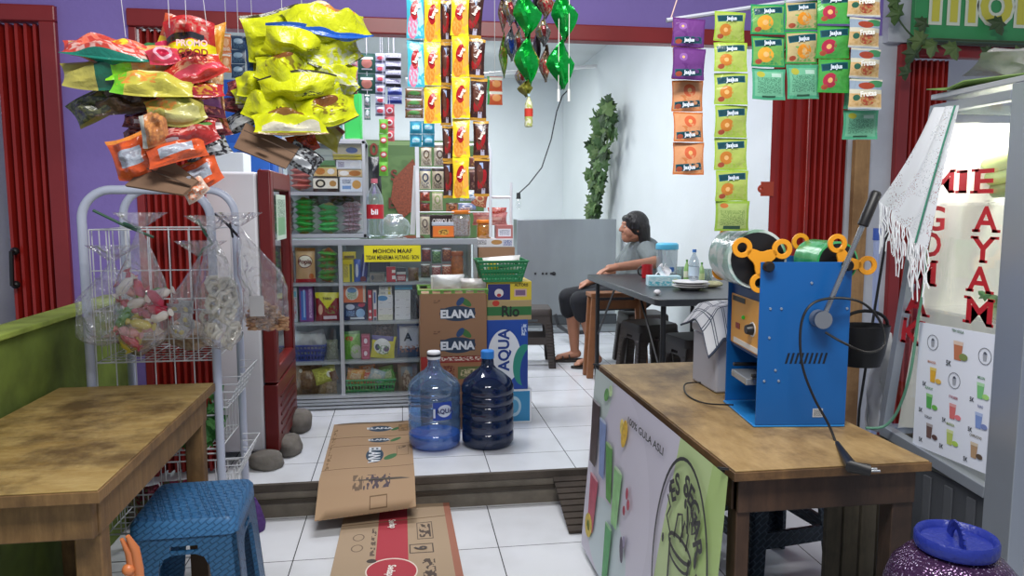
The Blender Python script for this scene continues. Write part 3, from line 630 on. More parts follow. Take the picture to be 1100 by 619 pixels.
# notice
a = aY(391, 264, YS-.012); b = aY(452, 281, YS-.012); mb = MB(); YEL = M('f1e81e', .5)
mb.box((a.x, YS-.014, b.z), (b.x, YS-.010, a.z), YEL); s = mb.build('notice_sign'); 
tag(s, 'yellow notice in black capitals stuck on the glass counter front', 'sign')
s2 = MB(); cx_ = (a.x+b.x)/2; INKB = M('17171a', .5)
s2.text('MOHON MAAF', (cx_, YS-.0145, a.z-.032), (1, 0, 0), (0, 0, 1), .034, INKB, bold=.02, off=.001); s2.build('lettering', s, smooth=0); s2 = MB()
w_ = text_geo('TIDAK MENERIMA HUTANG / BON', .02, 0)[2]
s2.text('TIDAK MENERIMA HUTANG / BON', (cx_, YS-.0145, a.z-.070), (1, 0, 0), (0, 0, 1), .034, INKB, bold=.02, off=.001, wx=(b.x-a.x)*.94/(w_*.034)); o = s2.build('lettering', s, smooth=0); o.location = (0, 0, 0)
# product helpers
def bag(name, label, cat, box, Y, zb, d, mat, group=None, seed=0, dep=.04, rot=0, tilt=0, text=None, tcol='222222', extra=None, back=None):
    """upright or lying pouch filling the pixel box at depth Y; zb: world z of its base or None"""
    a = aY(box[0], box[1], Y); b = aY(box[2], box[3], Y); w = b.x-a.x; h = a.z-b.z; cz = (a.z+b.z)/2
    if zb is not None: h = a.z-zb; cz = zb+h/2+.001
    mx = face_mx(((a.x+b.x)/2, Y+dep/2, cz), rot, tilt)
    mb = MB(); fn = add_pouch(mb, w, h, dep, mat, mx, seed, 8, 10, backmat=back)
    o = mb.build(name, loc=((a.x+b.x)/2, Y+dep/2, cz-h/2)); tag(o, label, cat, group)
    if text:
        t = MB(); 
        for s_, tx, tz, th_, wx in text: t.text(s_, mx @ Vector((tx*w, -dep*.56, tz*h)), mx.to_3x3() @ Vector((1, 0, 0)), mx.to_3x3() @ Vector((0, 0, 1)), th_*h, M(tcol, .5), bold=.03, wx=wx)
        q = t.build('lettering', o, smooth=0)
    return o
def carton(name, label, cat, box, Y, zb, front, side, dep=.08, group=None, rot=0, text=None, tcol='222222', bevel=.002):
    a = aY(box[0], box[1], Y); b = aY(box[2], box[3], Y); z0 = b.z if zb is None else zb; w = b.x-a.x
    mx = Matrix.Translation(((a.x+b.x)/2, Y, z0+.0005)) @ Matrix.Rotation(R(rot), 4, 'Z')
    mb = MB(); mb.box((-w/2, 0, 0), (w/2, dep, a.z-z0), M(side, .5), mx, front)
    o = mb.build(name, smooth=0, bevel=bevel, loc=((a.x+b.x)/2, Y+dep/2, z0)); tag(o, label, cat, group)
    if text:
        t = MB(); h = a.z-z0
        for s_, tx, tz, th_, wx in text: t.text(s_, mx @ Vector((tx*w, 0, (tz+.5)*h)), mx.to_3x3() @ Vector((1, 0, 0)), (0, 0, 1), th_*h, M(tcol, .5), bold=.03, wx=wx, off=.0012)
        t.build('lettering', o, smooth=0)
    return o
ORD = ['bottom', 'second from bottom', 'third from bottom', 'fourth from bottom', 'fifth from bottom', 'sixth from bottom', 'seventh from bottom']
def stack(px0, px1, py_top, py_bot, n, Y, mat, name, what, where, cat, group, dep=.10, h=None, back=None, jit=4):
    a = aY(px0, py_top, Y); b = aY(px1, py_bot, Y); z0 = b.z; hh = (a.z-b.z)/n
    for i in range(n):
        w = b.x-a.x; mx = Matrix.Translation(((a.x+b.x)/2+random.Random(i+px0).uniform(-.004, .004), Y+dep/2, z0+hh*(i+.5))) @ Matrix.Rotation(R(random.Random(i*3+px0).uniform(-jit, jit)), 4, 'Y') @ Matrix.Rotation(R(90), 4, 'X')
        mb = MB(); add_pouch(mb, w, dep, hh*1.6, mat, mx @ Matrix.Rotation(R(180), 4, 'X'), i+px0, 8, 6)
        lab = '%s, %s in its stack %s' % (what, 'top' if i == n-1 else ORD[i].replace(' from bottom', ' up'), where)
        tag(mb.build(name, loc=((a.x+b.x)/2, Y+dep/2, z0+hh*i)), lab, cat, group)
YI = YS+.06
z1, z2, z3, z4 = zs
RED='b4232b'
bag('snack_bag', 'brown snack bag at the left end of the upper counter shelf beside the cream bag', 'snack bag', (308, 270, 316, 303), YI, z1, .05, LM('6a3c32', [('n', .5, .5, .4, .4, '9c5a3e')]), dep=.04)
bag('prawn_cracker_bag', 'cream snack bag with an oval white label and a red base stripe', 'snack bag', (316, 267, 339, 303), YI, z1, .05,
    LM('cfa878', [('r', .5, .96, .5, .05, 'c08434'), ('r', .5, .05, .5, .06, RED), ('e', .5, .62, .38, .19, '6b2c22'), ('e', .5, .62, .35, .165, 'efe6d4'), ('e', .8, .18, .12, .08, 'c46a2c')]), dep=.05, seed=4, text=[('Popia', 0, .12, .19, .9)], tcol='6b2018')
stack(340, 363, 270, 302, 5, YI, LM('4c9a3a', [('r', .6, .5, .22, .3, 'c8742c'), ('n', .6, .5, .3, .4, 'b8342c'), ('e', .3, .5, .1, .3, 'e8d8a0')]), 'noodle_packet', 'green and red noodle packet', 'beside the cream bag', 'noodle packet', 'noodle packets beside the cream bag', dep=.11)
carton('mosquito_coil_box', 'pale box with red and teal pictures at the left end of the second counter shelf', 'box', (311, 309, 320, 345), YI, z2, LM('b9c7cc', [('r', .5, .8, .4, .08, '5aa5b4'), ('n', .5, .4, .4, .3, 'b4424c')]), 'a0a8ac')
carton('toothbrush_box', 'purple and blue box standing upright beside the red powder packet', 'box', (321, 307, 337, 345), YI, z2, LM('7a4a8c', [('r', .3, .45, .18, .4, '3f6fc0'), ('r', .35, .5, .06, .38, '9cc0e8'), ('t', .8, .5, .1, .4, 'd8b8dc')]), '5e3a70')
bag('powder_packet', 'red packet with a yellow flap on the second counter shelf', 'packet', (338, 315, 365, 345), YI, z2, .05, LM('8e1420', [('r', .5, .98, .5, .18, 'e0dc28'), ('r', .5, .78, .25, .25, 'e0dc28', 45), ('e', .2, .4, .1, .18, 'e0b090'), ('n', .65, .4, .25, .15, '7c8c30'), ('r', .6, .12, .28, .06, 'e8d8e0')]), dep=.04, seed=2, text=[('TARO', 0, .3, .12, .9)])
# blue basket row 3
def basket(name, label, box, Y, zb, mat, dep=.16, flare=.018, group=None, holes=9, rows=2, fill=None):
    a = aY(box[0], box[1], Y); b = aY(box[2], box[3], Y); zb = b.z if zb is None else zb; h = a.z-zb; x0, x1 = a.x, b.x
    th = thing(name, label, 'basket', ((x0+x1)/2, Y+dep/2, zb), group)
    def ringp(t, o=0): k = flare*(1-t); return [(x0+k+o, Y+k+o), (x1-k-o, Y+k+o), (x1-k-o, Y+dep-k-o), (x0+k+o, Y+dep-k-o)]
    mb = MB(); r0 = ringp(0); mb.box((x0+flare, Y+flare, zb+.001), (x1-flare, Y+dep-flare, zb+.004), mat)
    for t in (0, *[(i+1)/(rows+1) for i in range(rows)], .93):
        p = ringp(t); z = zb+h*t
        for i in range(4):
            q, s = p[i], p[(i+1) % 4]; mb.bar((q[0], q[1], z+.004), (s[0], s[1], z+.004), .003, h*.12, mat)
    for i in range(4):
        pa, pb = ringp(0)[i], ringp(0)[(i+1) % 4]; ta, tb = ringp(1)[i], ringp(1)[(i+1) % 4]; n = holes if i % 2 == 0 else max(3, int(holes*.6))
        for k in range(n+1):
            u = k/n; mb.bar((pa[0]+(pb[0]-pa[0])*u, pa[1]+(pb[1]-pa[1])*u, zb), (ta[0]+(tb[0]-ta[0])*u, ta[1]+(tb[1]-ta[1])*u, zb+h), (x1-x0)/n*.32, .002, mat, up=(0, 1, 0) if i % 2 == 0 else (1, 0, 0))
    mb.build('body', th, smooth=0)
    mb = MB(); p = ringp(1, -.004)
    mb.tube([Vector((q[0], q[1], zb+h)) for q in p], .005, mat, 6, closed=True); mb.build('rim', th)
    return th
basket('plastic_basket', 'dark blue plastic basket of white sugar bags in the glass counter', (313, 372, 350, 388), YI-.02, z3, M('233c86', .4))
SUG = GL('ffffff', .75, .1, bump=.4, bscale=40, body='d9dcde', bodyw=.75)
bag('sugar_bag', 'white bag lying on the left in the dark blue basket', 'bag', (315, 358, 336, 376), YI+.04, None, .06, SUG, 'white sugar bags', 3, dep=.08, rot=-8)
bag('sugar_bag', 'white bag lying on the right in the dark blue basket', 'bag', (332, 356, 350, 376), YI+.05, None, .06, SUG, 'white sugar bags', 5, dep=.08, rot=14)
bag('herb_bag', 'clear bag of dull green herbs beside the dark blue basket', 'bag', (350, 366, 363, 388), YI, z3, .05, LM('6f7664', [('n', .5, .5, .5, .5, '4c5a48'), ('n', .3, .4, .5, .5, '9aa294')], .3, .5), dep=.05, seed=3)
bag('cracker_bag', 'large clear bag of brown crackers on the lowest counter shelf', 'bag', (312, 393, 346, 428), YI+.01, z4, .1, LM('7a5e3e', [('n', .5, .5, .5, .5, '94724a'), ('n', .7, .3, .4, .4, '5c4430'), ('e', .3, .8, .06, .05, 'd8d0c0')], .2, .7), dep=.12, seed=8)
bag('snack_bag', 'yellow green snack bag lying above the brown crackers in the counter', 'snack bag', (336, 395, 362, 412), YI-.01, None, .04, LM('a8a83c', [('n', .5, .5, .4, .3, 'd8d860'), ('e', .7, .5, .12, .2, 'e8e8d8'), ('r', .9, .3, .2, .3, '6e4a30')], .3, .5), dep=.05, seed=1, rot=15)
bag('cracker_bag', 'clear bag of pale brown crackers below the yellow green snack bag', 'bag', (340, 408, 362, 428), YI, z4, .06, LM('8a7350', [('n', .5, .5, .5, .5, 'a08a64')], .25, .6), dep=.08, seed=12)
# right column row 1
carton('yellow_tea_box', 'bright yellow box on the upper counter shelf right of the divider', 'box', (368, 279, 380, 303), YI, z1, LM('dccb20', [('r', .75, .4, .12, .4, '3d5a28'), ('t', .3, .5, .2, .3, '8a7a18')]), 'c0b020')
carton('yellow_tea_box', 'small yellow box lying on top of the bright yellow box', 'box', (368, 271, 382, 278.5), YI, None, LM('d8c028', [('r', .5, .3, .4, .2, '6b5a18')]), 'c0a820', dep=.06)
bag('soap_refill', 'blue and white soap pouch beside the yellow boxes', 'pouch', (380, 279, 388, 302), YI, z1, .03, LM('3459b4', [('e', .4, .5, .25, .3, 'cfdcf0')]), dep=.03)
bag('soap_refill', 'dark blue soap pouch leaning right of the blue and white one', 'pouch', (387, 274, 396, 303), YI, z1, .03, LM('26307a', [('r', .4, .5, .1, .4, 'a8b0d8'), ('e', .5, .1, .4, .1, '7c2028')]), dep=.03, rot=-8)
carton('matchbox_pack', 'dark flat pack of small boxes behind the grey box under the yellow notice', 'box', (397, 281, 419, 292), YI+.08, None, LM('2b2c38', [('t', .5, .5, .5, .5, '4a4c60')]), '25262e')
carton('spice_box', 'small grey box on the upper counter shelf below the dark flat pack', 'box', (397, 294, 413, 303), YI, z1, LM('8a8378', [('e', .2, .5, .1, .3, '3c4450'), ('t', .6, .5, .3, .3, '5c544a')]), '6a645c')
carton('cigarette_pack', 'red and white pack standing below the yellow notice', 'pack', (415, 287, 425, 303), YI-.02, z1, LM('b8202c', [('r', .8, .3, .2, .12, 'ece4e0'), ('r', .8, .7, .2, .1, 'ece4e0')]), 'a01c28', dep=.04)
carton('cigarette_pack', 'dark topped white pack lying right of the red and white pack', 'pack', (426, 288, 436, 295), YI, None, LM('30343a', [('r', .5, .2, .5, .2, 'd0d0d0')]), '30343a', dep=.06)
carton('cigarette_pack', 'red pack lying under the dark topped pack', 'pack', (426, 295.5, 436, 303), YI, z1, LM('9c2430', [('t', .5, .5, .4, .3, 'e8d8d8')]), '8a1c28', dep=.06)
bag('snack_bag', 'brown snack pouch right of the lying red pack', 'snack bag', (438, 288, 450, 303), YI, z1, .03, LM('6e5238', [('n', .5, .5, .5, .4, '8c6c48')]), dep=.04)
for i, (x, y, c1, c2, lb) in enumerate(((453, 266, '6c2a2c', 'b0503c', 'dark red sachet block at the top left behind the counter glass right of the notice'), (464, 268, '3c6a44', '9cc080', 'green sachet block at the top behind the counter glass right of the notice'), (475, 266, '7a3a2c', 'd08858', 'brown sachet block at the top right behind the counter glass'),
    (452, 283, '54403c', '98806c', 'dull brown sachet block at the lower left behind the counter glass right of the notice'), (464, 285, '8a3040', 'd8b0a8', 'pink red sachet block in the middle behind the counter glass'), (475, 284, 'a8402c', 'e8c0a0', 'orange red sachet block at the lower right behind the counter glass'))):
    bag('sachet_block', lb, 'sachets', (x, y, x+10, y+15), YI+.02, None, .03, LM(c1, [('n', .5, .5, .45, .4, c2), ('r', .5, .9, .5, .05, 'd8d8d8')]), 'sachets behind the counter glass', i, dep=.03)
def jar(name, label, px, py0, py1, Y, wpx, body, lid, lidh=.16, zb=None, fill=None, glass=True, n=20, cat='jar'):
    a = aY(px, py0, Y); b = aY(px, py1, Y); zb = b.z if zb is None else zb; w = aY(px+wpx/2, py0, Y).x-a.x; h = a.z-zb
    th = thing(name, label, cat, (a.x, Y, zb)); T = Matrix.Translation((a.x, Y, zb)); hl = h*(1-lidh)
    mb = MB(); mb.lathe([(w*.85, .001), (w, .01), (w, hl*.85), (w*.85, hl)], body, n, T); mb.build('jar_body', th)
    mb = MB(); mb.lathe([(w*.98, hl+.0005), (w*1.02, hl+.004), (w*1.02, h-.004), (w*.95, h)], lid, n, T); mb.build('lid', th)
    if fill: mb = MB(); mb.lathe([(w*.75, .006), (w*.92, .015), (w*.92, hl*.75), (w*.6, hl*.8)], fill, n, T); mb.build('contents', th)
    return th
ORJ = M('e8842a', .4)
jar('snack_jar', 'orange snack jar on the upper shelf at the right end of the glass counter', 491, 270, 302, YI+.03, 13, M('c4702c', .3, var=.3, vscale=60), M('b85c20', .4), zb=z1)
# row2
carton('detergent_box', 'orange and white box stacked on the navy packet on the second counter shelf', 'box', (368, 307, 393, 325), YI, None, LM('e06a28', [('e', .4, .55, .28, .4, 'e8e4dc'), ('e', .4, .7, .2, .15, '5c8cc0'), ('t', .4, .4, .2, .2, '5a9a48'), ('r', .93, .5, .05, .5, 'd8c8b8')]), 'c85a20')
bag('detergent_bag', 'navy blue and white packet under the orange box on the second counter shelf', 'packet', (368, 325.5, 394, 345), YI, z2, .05, LM('1c2a58', [('e', .3, .75, .2, .15, 'c8d4e8'), ('e', .75, .4, .2, .25, '9cc8f0'), ('r', .6, .12, .3, .06, 'e8f0f8'), ('e', .8, .85, .15, .12, 'c03050'), ('t', .3, .4, .2, .15, '8ab0e0')]), dep=.05, seed=9)
carton('toothpaste_box', 'red upright box with white spots on the second counter shelf', 'box', (395, 312, 400, 345), YI, z2, LM('c02a3c', [('e', .5, .8, .3, .05, 'f0e0e0'), ('e', .5, .3, .3, .05, 'f0e0e0'), ('e', .5, .1, .3, .04, 'f0e0e0')]), 'a8242f', dep=.05)
carton('toothpaste_box', 'white upright box with blue print beside the red upright box', 'box', (400.4, 312, 405, 345), YI, z2, LM('e0dce0', [('r', .5, .75, .25, .18, '4868a8'), ('r', .5, .25, .4, .12, 'c83848'), ('e', .5, .05, .4, .05, '40506c')]), 'd0ccd0', dep=.05)
SB = [('r', .2, .75, .1, .02, '586068'), ('r', .8, .75, .08, .02, '586068')]
for i in range(4):
    y1_ = 345-i*7.0; carton('medicine_box', 'white medicine box, %s in the left white stack' % ORD[i] if i < 3 else 'white medicine box with a blue panel on the left white stack', 'box', (406, y1_-6.8, 422, y1_), YI, z2 if i == 0 else None, LM(['dcdcc4', 'e4e4e0', 'dfe3e6', 'e6e8ea'][i], SB+([('e', .3, .5, .35, .4, '4c94cc')] if i == 3 else [])), 'd8dadc', dep=.07, group='white medicine boxes')
for i, (t, b) in enumerate(((313, 317), (308, 312.5))): carton('medicine_box', ['white box with a yellow corner lying just above the blue panelled box', 'white box with a yellow edge lying uppermost in the left stack'][i], 'box', (407, t, 421, b), YI, None, LM('e0e0d8', [('r', .8, .5, .1, .4, 'd0c050'), ('t', .3, .5, .2, .3, '606870')]), 'd8dadc', dep=.07, group='white medicine boxes')
for i in range(4):
    y1_ = 345-i*8.3; carton('medicine_box', 'white box with small print, %s in the right white stack' % (ORD[i] if i < 3 else 'fourth from bottom'), 'box', (424, y1_-8.1, 441, y1_), YI, z2 if i == 0 else None, LM('dfe2e4', SB), 'd5d8da', dep=.07, group='white medicine boxes')
carton('medicine_box', 'sky blue box lying on the right white stack of medicine boxes', 'box', (424, 304, 443, 311), YI, None, LM('58b0d8', [('r', .5, .5, .5, .06, '2c84b8')]), '4aa4d0', dep=.07, group='white medicine boxes')
bag('black_bag', 'black wrapped packet at the right end of the second counter shelf', 'packet', (443, 312, 452, 345), YI, z2, .04, LM('22262c', [('n', .5, .5, .5, .5, '3c4650')], .25, .5), dep=.05)
# row3
bag('drink_powder_bag', 'green stand-up pouch on the third counter shelf', 'pouch', (369, 357, 388, 388), YI, z3, .05, LM('6ea83c', [('e', .35, .75, .25, .08, 'c83828'), ('e', .7, .25, .35, .28, 'b8bcae'), ('r', .5, .95, .5, .05, '3c7c30'), ('n', .5, .5, .4, .3, '8cc054')]), dep=.05, seed=4, rot=3)
for i in range(2): carton('milk_carton', ['dark pink carton with a white emblem, lower of two on the third counter shelf', 'dark pink carton with a white emblem, upper of two on the third counter shelf'][i], 'carton', (388, 373.5-i*14, 397.5, 387.5-i*14), YI-.01, z3 if i == 0 else None, LM('a83458', [('r', .5, .5, .38, .38, 'c86a88'), ('r', .5, .5, .33, .33, 'a83458'), ('e', .5, .5, .2, .2, 'e8d8e0')]), '902848', dep=.04)
bag('coffee_candy_bag', 'dark brown bag resting behind the yellow washing powder bag', 'bag', (398, 347, 424, 366), YI+.05, None, .05, LM('3c2c34', [('n', .5, .5, .4, .4, '6c5048'), ('e', .6, .7, .1, .08, 'a8a0a0')], .25, .4), dep=.05, seed=6)
bag('washing_powder_bag', 'yellow and white washing powder bag with purple band on the third counter shelf', 'bag', (398, 362, 425, 388), YI-.01, z3, .05, LM('dcd630', [('r', .4, .9, .5, .1, '453c90'), ('e', .45, .55, .36, .34, 'e4e8e4'), ('e', .25, .5, .1, .14, '2c3060'), ('e', .65, .45, .12, .12, '604070'), ('n', .5, .4, .25, .2, '5c8c50')]), dep=.05, seed=5, rot=-6)
bag('flour_bag', 'white and navy bag with a dark triangle mark on the third counter shelf', 'bag', (426, 348, 451, 388), YI, z3, .05, LM('c9ccd4', [('r', .5, .12, .5, .16, '2c3c58'), ('n', .5, .26, .45, .1, 'a8683c'), ('r', .02, .6, .08, .5, '2a3c80'), ('r', .5, .97, .5, .06, '2a4a8c')]), dep=.05, seed=3, text=[('A', 0, .12, .32, 1.0)], tcol='1c2430')
# row4
basket('plastic_basket', 'green plastic basket of coloured packets on the lowest counter shelf', (369, 409, 425, 428), YI-.02, z4, M('2f9a5c', .4), holes=16)
for i, (x0, y0_, x1, y1_, c, c2, lb) in enumerate(((372, 397, 392, 412, 'd88a34', 'e8c880', 'orange packet at the left in the green counter basket'), (376, 401, 406, 413, 'c84848', 'e8a8a0', 'red packet in the front of the green counter basket'), (386, 393, 404, 404, 'd87838', 'e8e0d8', 'orange packet with a white face at the back of the green counter basket'), (396, 398, 414, 411, 'a8c4d0', 'e8eef0', 'pale blue packet in the middle of the green counter basket'), (408, 394, 424, 411, '48a048', '90d080', 'green packet at the right in the green counter basket'))):
    bag('snack_packet', lb, 'packet', (x0, y0_, x1, y1_), YI+.02+.016*(i % 3), None, .03, LM(c, [('n', .5, .5, .45, .4, c2), ('t', .5, .5, .3, .2, 'f0e8d8')]), 'packets in the green counter basket', i, dep=.03, rot=(-8, -5, 8, -20, 12)[i])
bag('bread_bag', 'clear bag of pale bread rolls at the right end of the lowest counter shelf', 'bag', (427, 392, 449, 428), YI, z4, .06, LM('8d8078', [('r', .45, .75, .3, .15, '7c8c98'), ('e', .45, .45, .2, .35, 'b4a898'), ('n', .6, .3, .4, .4, '6c5448')], .25, .5), dep=.07, seed=11)
# ================= UPPER CABINET =================
ZU = aY(380, 150, YS).z; XU0, XU1 = aY(300, 200, YS+.05).x, aY(393, 200, YS+.05).x; YU = YS+.05
th = thing('glass_cabinet', 'small glass cabinet of noodles and biscuits standing on the counter at left', 'display case', ((XU0+XU1)/2, YU+.15, ZT+.006))
mb = MB(); z0 = ZT+.0075
for x in (XU0, XU1-.02):
    for y in (YU, YU+.33): mb.box((x, y, z0), (x+.02, y+.02, ZU), FA)
for y in (YU, YU+.33): mb.box((XU0, y, ZU-.02), (XU1, y+.02, ZU), FA); mb.box((XU0, y, z0), (XU1, y+.02, z0+.022), FA)
mb.build('frame', th, smooth=0, bevel=.002)
zsh = aY(380, 206, YU).z
mb = MB(); mb.box((XU0+.02, YU+.005, zsh-.022), (XU1-.02, YU+.33, zsh-.002), FA); mb.build('shelf', th, smooth=0)
mb = MB(); mb.box((XU0+.02, YU+.335, z0+.02), (XU1-.02, YU+.34, ZU-.02), M('d3d8d6', .5)); mb.box((XU0, YU, ZU), (XU1, YU+.35, ZU+.008), M('c8cccc', .3, .4)); mb.build('back_panel', th, smooth=0)
mb = MB(); mb.box((XU0+.02, YU+.008, z0+.022), (XU1-.02, YU+.011, zsh-.023), GL('f8fafa', .99)); mb.box((XU0+.02, YU+.008, zsh), (XU1-.02, YU+.011, ZU-.02), GL('f8fafa', .99)); mb.build('glass_pane', th, smooth=0)
YV = YU+.05
zl = z0+.023
bag('snack_bag', 'dull green wrapped bags lying over the noodle stacks in the glass cabinet', 'snack bag', (330, 207.5, 388, 221), YV+.12, None, .04, LM('46603a', [('n', .5, .5, .5, .5, '6a5040'), ('n', .6, .4, .3, .4, '8a98a0')], .25, .5), dep=.05, seed=6)
stack(307, 314, 214, 249.5, 6, YV, LM('74303c', [('n', .5, .5, .5, .5, 'b8a4a8')]), 'noodle_packet', 'dark red noodle packet', 'at the far left of the cabinet', 'noodle packet', 'dark red noodle packets in the glass cabinet', dep=.11)
stack(315, 338.5, 214, 249.5, 6, YV, LM('3aa848', [('r', .55, .5, .25, .25, 'a8b83c'), ('n', .6, .5, .3, .35, 'b86a3c'), ('e', .25, .5, .08, .25, 'd8e8c8')]), 'noodle_packet', 'green noodle packet', 'left of centre in the cabinet', 'noodle packet', 'green noodle packets in the glass cabinet', dep=.11, jit=2)
stack(340, 364.5, 220, 249.5, 5, YV, LM('46b456', [('r', .55, .5, .25, .25, 'c4c048'), ('n', .6, .5, .3, .35, 'c07848'), ('e', .25, .5, .08, .25, 'd8e8c8')]), 'noodle_packet', 'green noodle packet', 'at the centre of the cabinet', 'noodle packet', 'green noodle packets in the glass cabinet', dep=.11, jit=5)
stack(366, 389, 218, 249.5, 6, YV, LM('b8a8ae', [('n', .5, .5, .5, .5, '8c4a50'), ('n', .4, .6, .4, .4, 'd8d4d8')]), 'noodle_packet', 'silver and red noodle packet', 'at the right of the cabinet', 'noodle packet', 'silver noodle packets in the glass cabinet', dep=.11, jit=8)
stack(310, 334, 180, 202.5, 4, YV, LM('b86458', [('r', .5, .5, .5, .12, 'd8cc58'), ('e', .4, .5, .15, .3, 'e4c8c0')]), 'wafer_packet', 'pink and yellow wafer packet', 'on the cabinet shelf', 'wafer packet', 'wafer packets on the cabinet upper shelf', dep=.1, jit=2)
carton('biscuit_box', 'black and cream biscuit box at the centre of the cabinet upper shelf', 'box', (336, 190, 363, 202), YV, zsh, LM('ece4d0', [('r', .5, .1, .5, .12, '30221c'), ('e', .3, .55, .2, .28, '2c2420'), ('e', .3, .55, .12, .16, 'e8dcc0'), ('e', .8, .55, .14, .2, 'b88848'), ('r', .5, .95, .5, .05, '2c2420')]), '3c3028')
carton('biscuit_box', 'white and pale blue biscuit box at the right of the cabinet upper shelf', 'box', (365, 190.5, 389, 202), YV, zsh, LM('dfe4ea', [('e', .75, .5, .2, .3, 'd8a050'), ('r', .3, .3, .2, .12, '7a9cc8'), ('t', .3, .7, .2, .15, '384a70')]), 'd0d4da')
carton('bread_box', 'cream box with golden bread picture above the black biscuit box', 'box', (336, 179, 362, 189.5), YV, None, LM('d9b878', [('e', .3, .5, .2, .35, 'c07830'), ('e', .75, .5, .15, .3, 'e8e4dc'), ('r', .5, .95, .5, .05, '6a9c48')]), 'c8a868')
carton('bread_box', 'cream box with a brown croissant picture above the pale blue biscuit box', 'box', (363, 182.5, 389, 190), YV, None, LM('d8c098', [('e', .7, .5, .25, .4, 'b87434'), ('e', .25, .5, .2, .35, 'f0ece4')]), 'c8a868')
carton('biscuit_box', 'white box with small purple print above the croissant box', 'box', (361, 172, 388, 182), YV, None, LM('dcdfe2', [('t', .2, .5, .12, .3, '58487c'), ('e', .75, .5, .2, .3, 'e8e8e8')]), 'd0d4da')
carton('tissue_packet', 'pale green box with a green lower band in the cabinet upper shelf', 'box', (337, 160, 360, 178.5), YV+.03, None, LM('c8d4c8', [('r', .5, .15, .5, .18, '62a45c'), ('r', .5, .6, .5, .05, 'a8b8b0')]), 'b8c8b8')
carton('biscuit_box', 'long cream box with blue lettering, topmost in the glass cabinet', 'box', (357, 155, 389, 168), YV+.01, None, LM('d8ceb0', [('e', .65, .5, .2, .25, '4c68a8'), ('r', .5, .08, .5, .08, 'd8c83c')]), 'ccc0a0')
carton('biscuit_box', 'thin yellow edged box just under the long cream box', 'box', (358, 168.2, 389, 171.8), YV+.01, None, LM('d4c440'), 'd4c440')
# on top of the cabinet
GT = ZU+.0085
a = aY(369, 97, YV); b = aY(389, 149, YV)
th = thing('plastic_container', 'translucent bright green plastic container on top of the glass cabinet', 'container', (a.x+.05, YV+.05, GT))
mb = MB(); mb.box((a.x, YV, GT), (b.x, YV+.12, a.z), GL('60f080', .75, .15, body='4be06c', bodyw=.55)); mb.build('body', th, bevel=.012)
mb = MB(); mb.box((a.x-.004, YV-.004, a.z+.0005), (b.x+.004, YV+.124, a.z+.012), GL('60f080', .6, .2, body='58ea78', bodyw=.6)); mb.build('lid', th, bevel=.004)
for i, (x0, x1, y, lb) in enumerate(((338, 350, 134, 'clear plastic bottle, left of three on the glass cabinet'), (351, 359, 122, 'clear blue tinted bottle, middle of three on the glass cabinet'), (360, 368, 118, 'clear blue tinted bottle beside the green container'))):
    jar('plastic_bottle', lb, (x0+x1)/2, y, 149, YV+.05, x1-x0-1, GL('cfe4f4', .7, .08, body='bcd4e4', bodyw=.35), M('dfe8f0', .4), zb=GT, cat='bottle')
# bottle etc. on counter
GZ = ZT+.007
def bottle(name, label, px, py_top, py_bot, Y, wpx, tint, cap, lab, zb=None, txt=None, tc='ffffff'):
    a = aY(px, py_top, Y); zb = aY(px, py_bot, Y).z if zb is None else zb; r = aY(px+wpx/2, py_top, Y).x-a.x; h = a.z-zb; T = Matrix.Translation((a.x, Y, zb))
    th = thing(name, label, 'bottle', (a.x, Y, zb))
    mb = MB(); mb.lathe([(r*.7, .001), (r*.95, h*.03), (r, h*.08), (r*.96, h*.2), (r, h*.3), (r*.96, h*.5), (r, h*.6), (r*.9, h*.7), (r*.6, h*.8), (r*.33, h*.88), (r*.3, h*.92)], tint, 20, T); mb.build('bottle_body', th)
    mb = MB(); mb.lathe([(r*.38, h*.925), (r*.38, h)], cap, 14, T); mb.build('cap', th)
    if lab: mb = MB(); mb.lathe([(r*1.02, h*.32), (r*1.02, h*.56)], lab, 20, T, False, False); o = mb.build('label', th)
    if txt: mb = MB(); mb.text(txt, Vector((a.x, Y-r*1.05, zb+h*.44)), (1, 0, 0), (0, 0, 1), h*.13, M(tc, .5), bold=.03); mb.build('lettering', th)
    return th
bottle('water_bottle', 'clear plastic bottle with red label standing on the counter', 402, 192, 255, YS+.12, 19, GL('e6eef2', .85, .05, body='dfe8ee', bodyw=.1), M('c86a78', .4), M('c02430', .4), GZ, 'bii')
th = thing('plastic_tub', 'clear round plastic tub on the counter beside the red labelled bottle', 'tub', (aY(424, 250, YS+.22).x, YS+.22, GZ))
mb = MB(); c_ = aY(424, 250, YS+.22); mb.lathe([(.06, .001), (.085, .01), (.10, .06), (.085, .10), (.05, .125)], GL('eef4f6', .85, .08, bump=.3, bscale=20, body='e4ecee', bodyw=.15), 24, Matrix.Translation((c_.x, YS+.22, GZ))); mb.build('bowl', th)
mb = MB(); mb.lathe([(.05, .1255), (.052, .135), (.03, .14)], GL('eef4f6', .8, .08, body='e4ecee', bodyw=.25), 24, Matrix.Translation((c_.x, YS+.22, GZ))); mb.build('lid', th)
bag('black_plastic_bag', 'crumpled black plastic bag hanging beside the red labelled bottle', 'bag', (394, 168, 410, 208), YU+.40, None, .05, M('17181b', .3, bump=.8, bscale=20), dep=.08, seed=4)
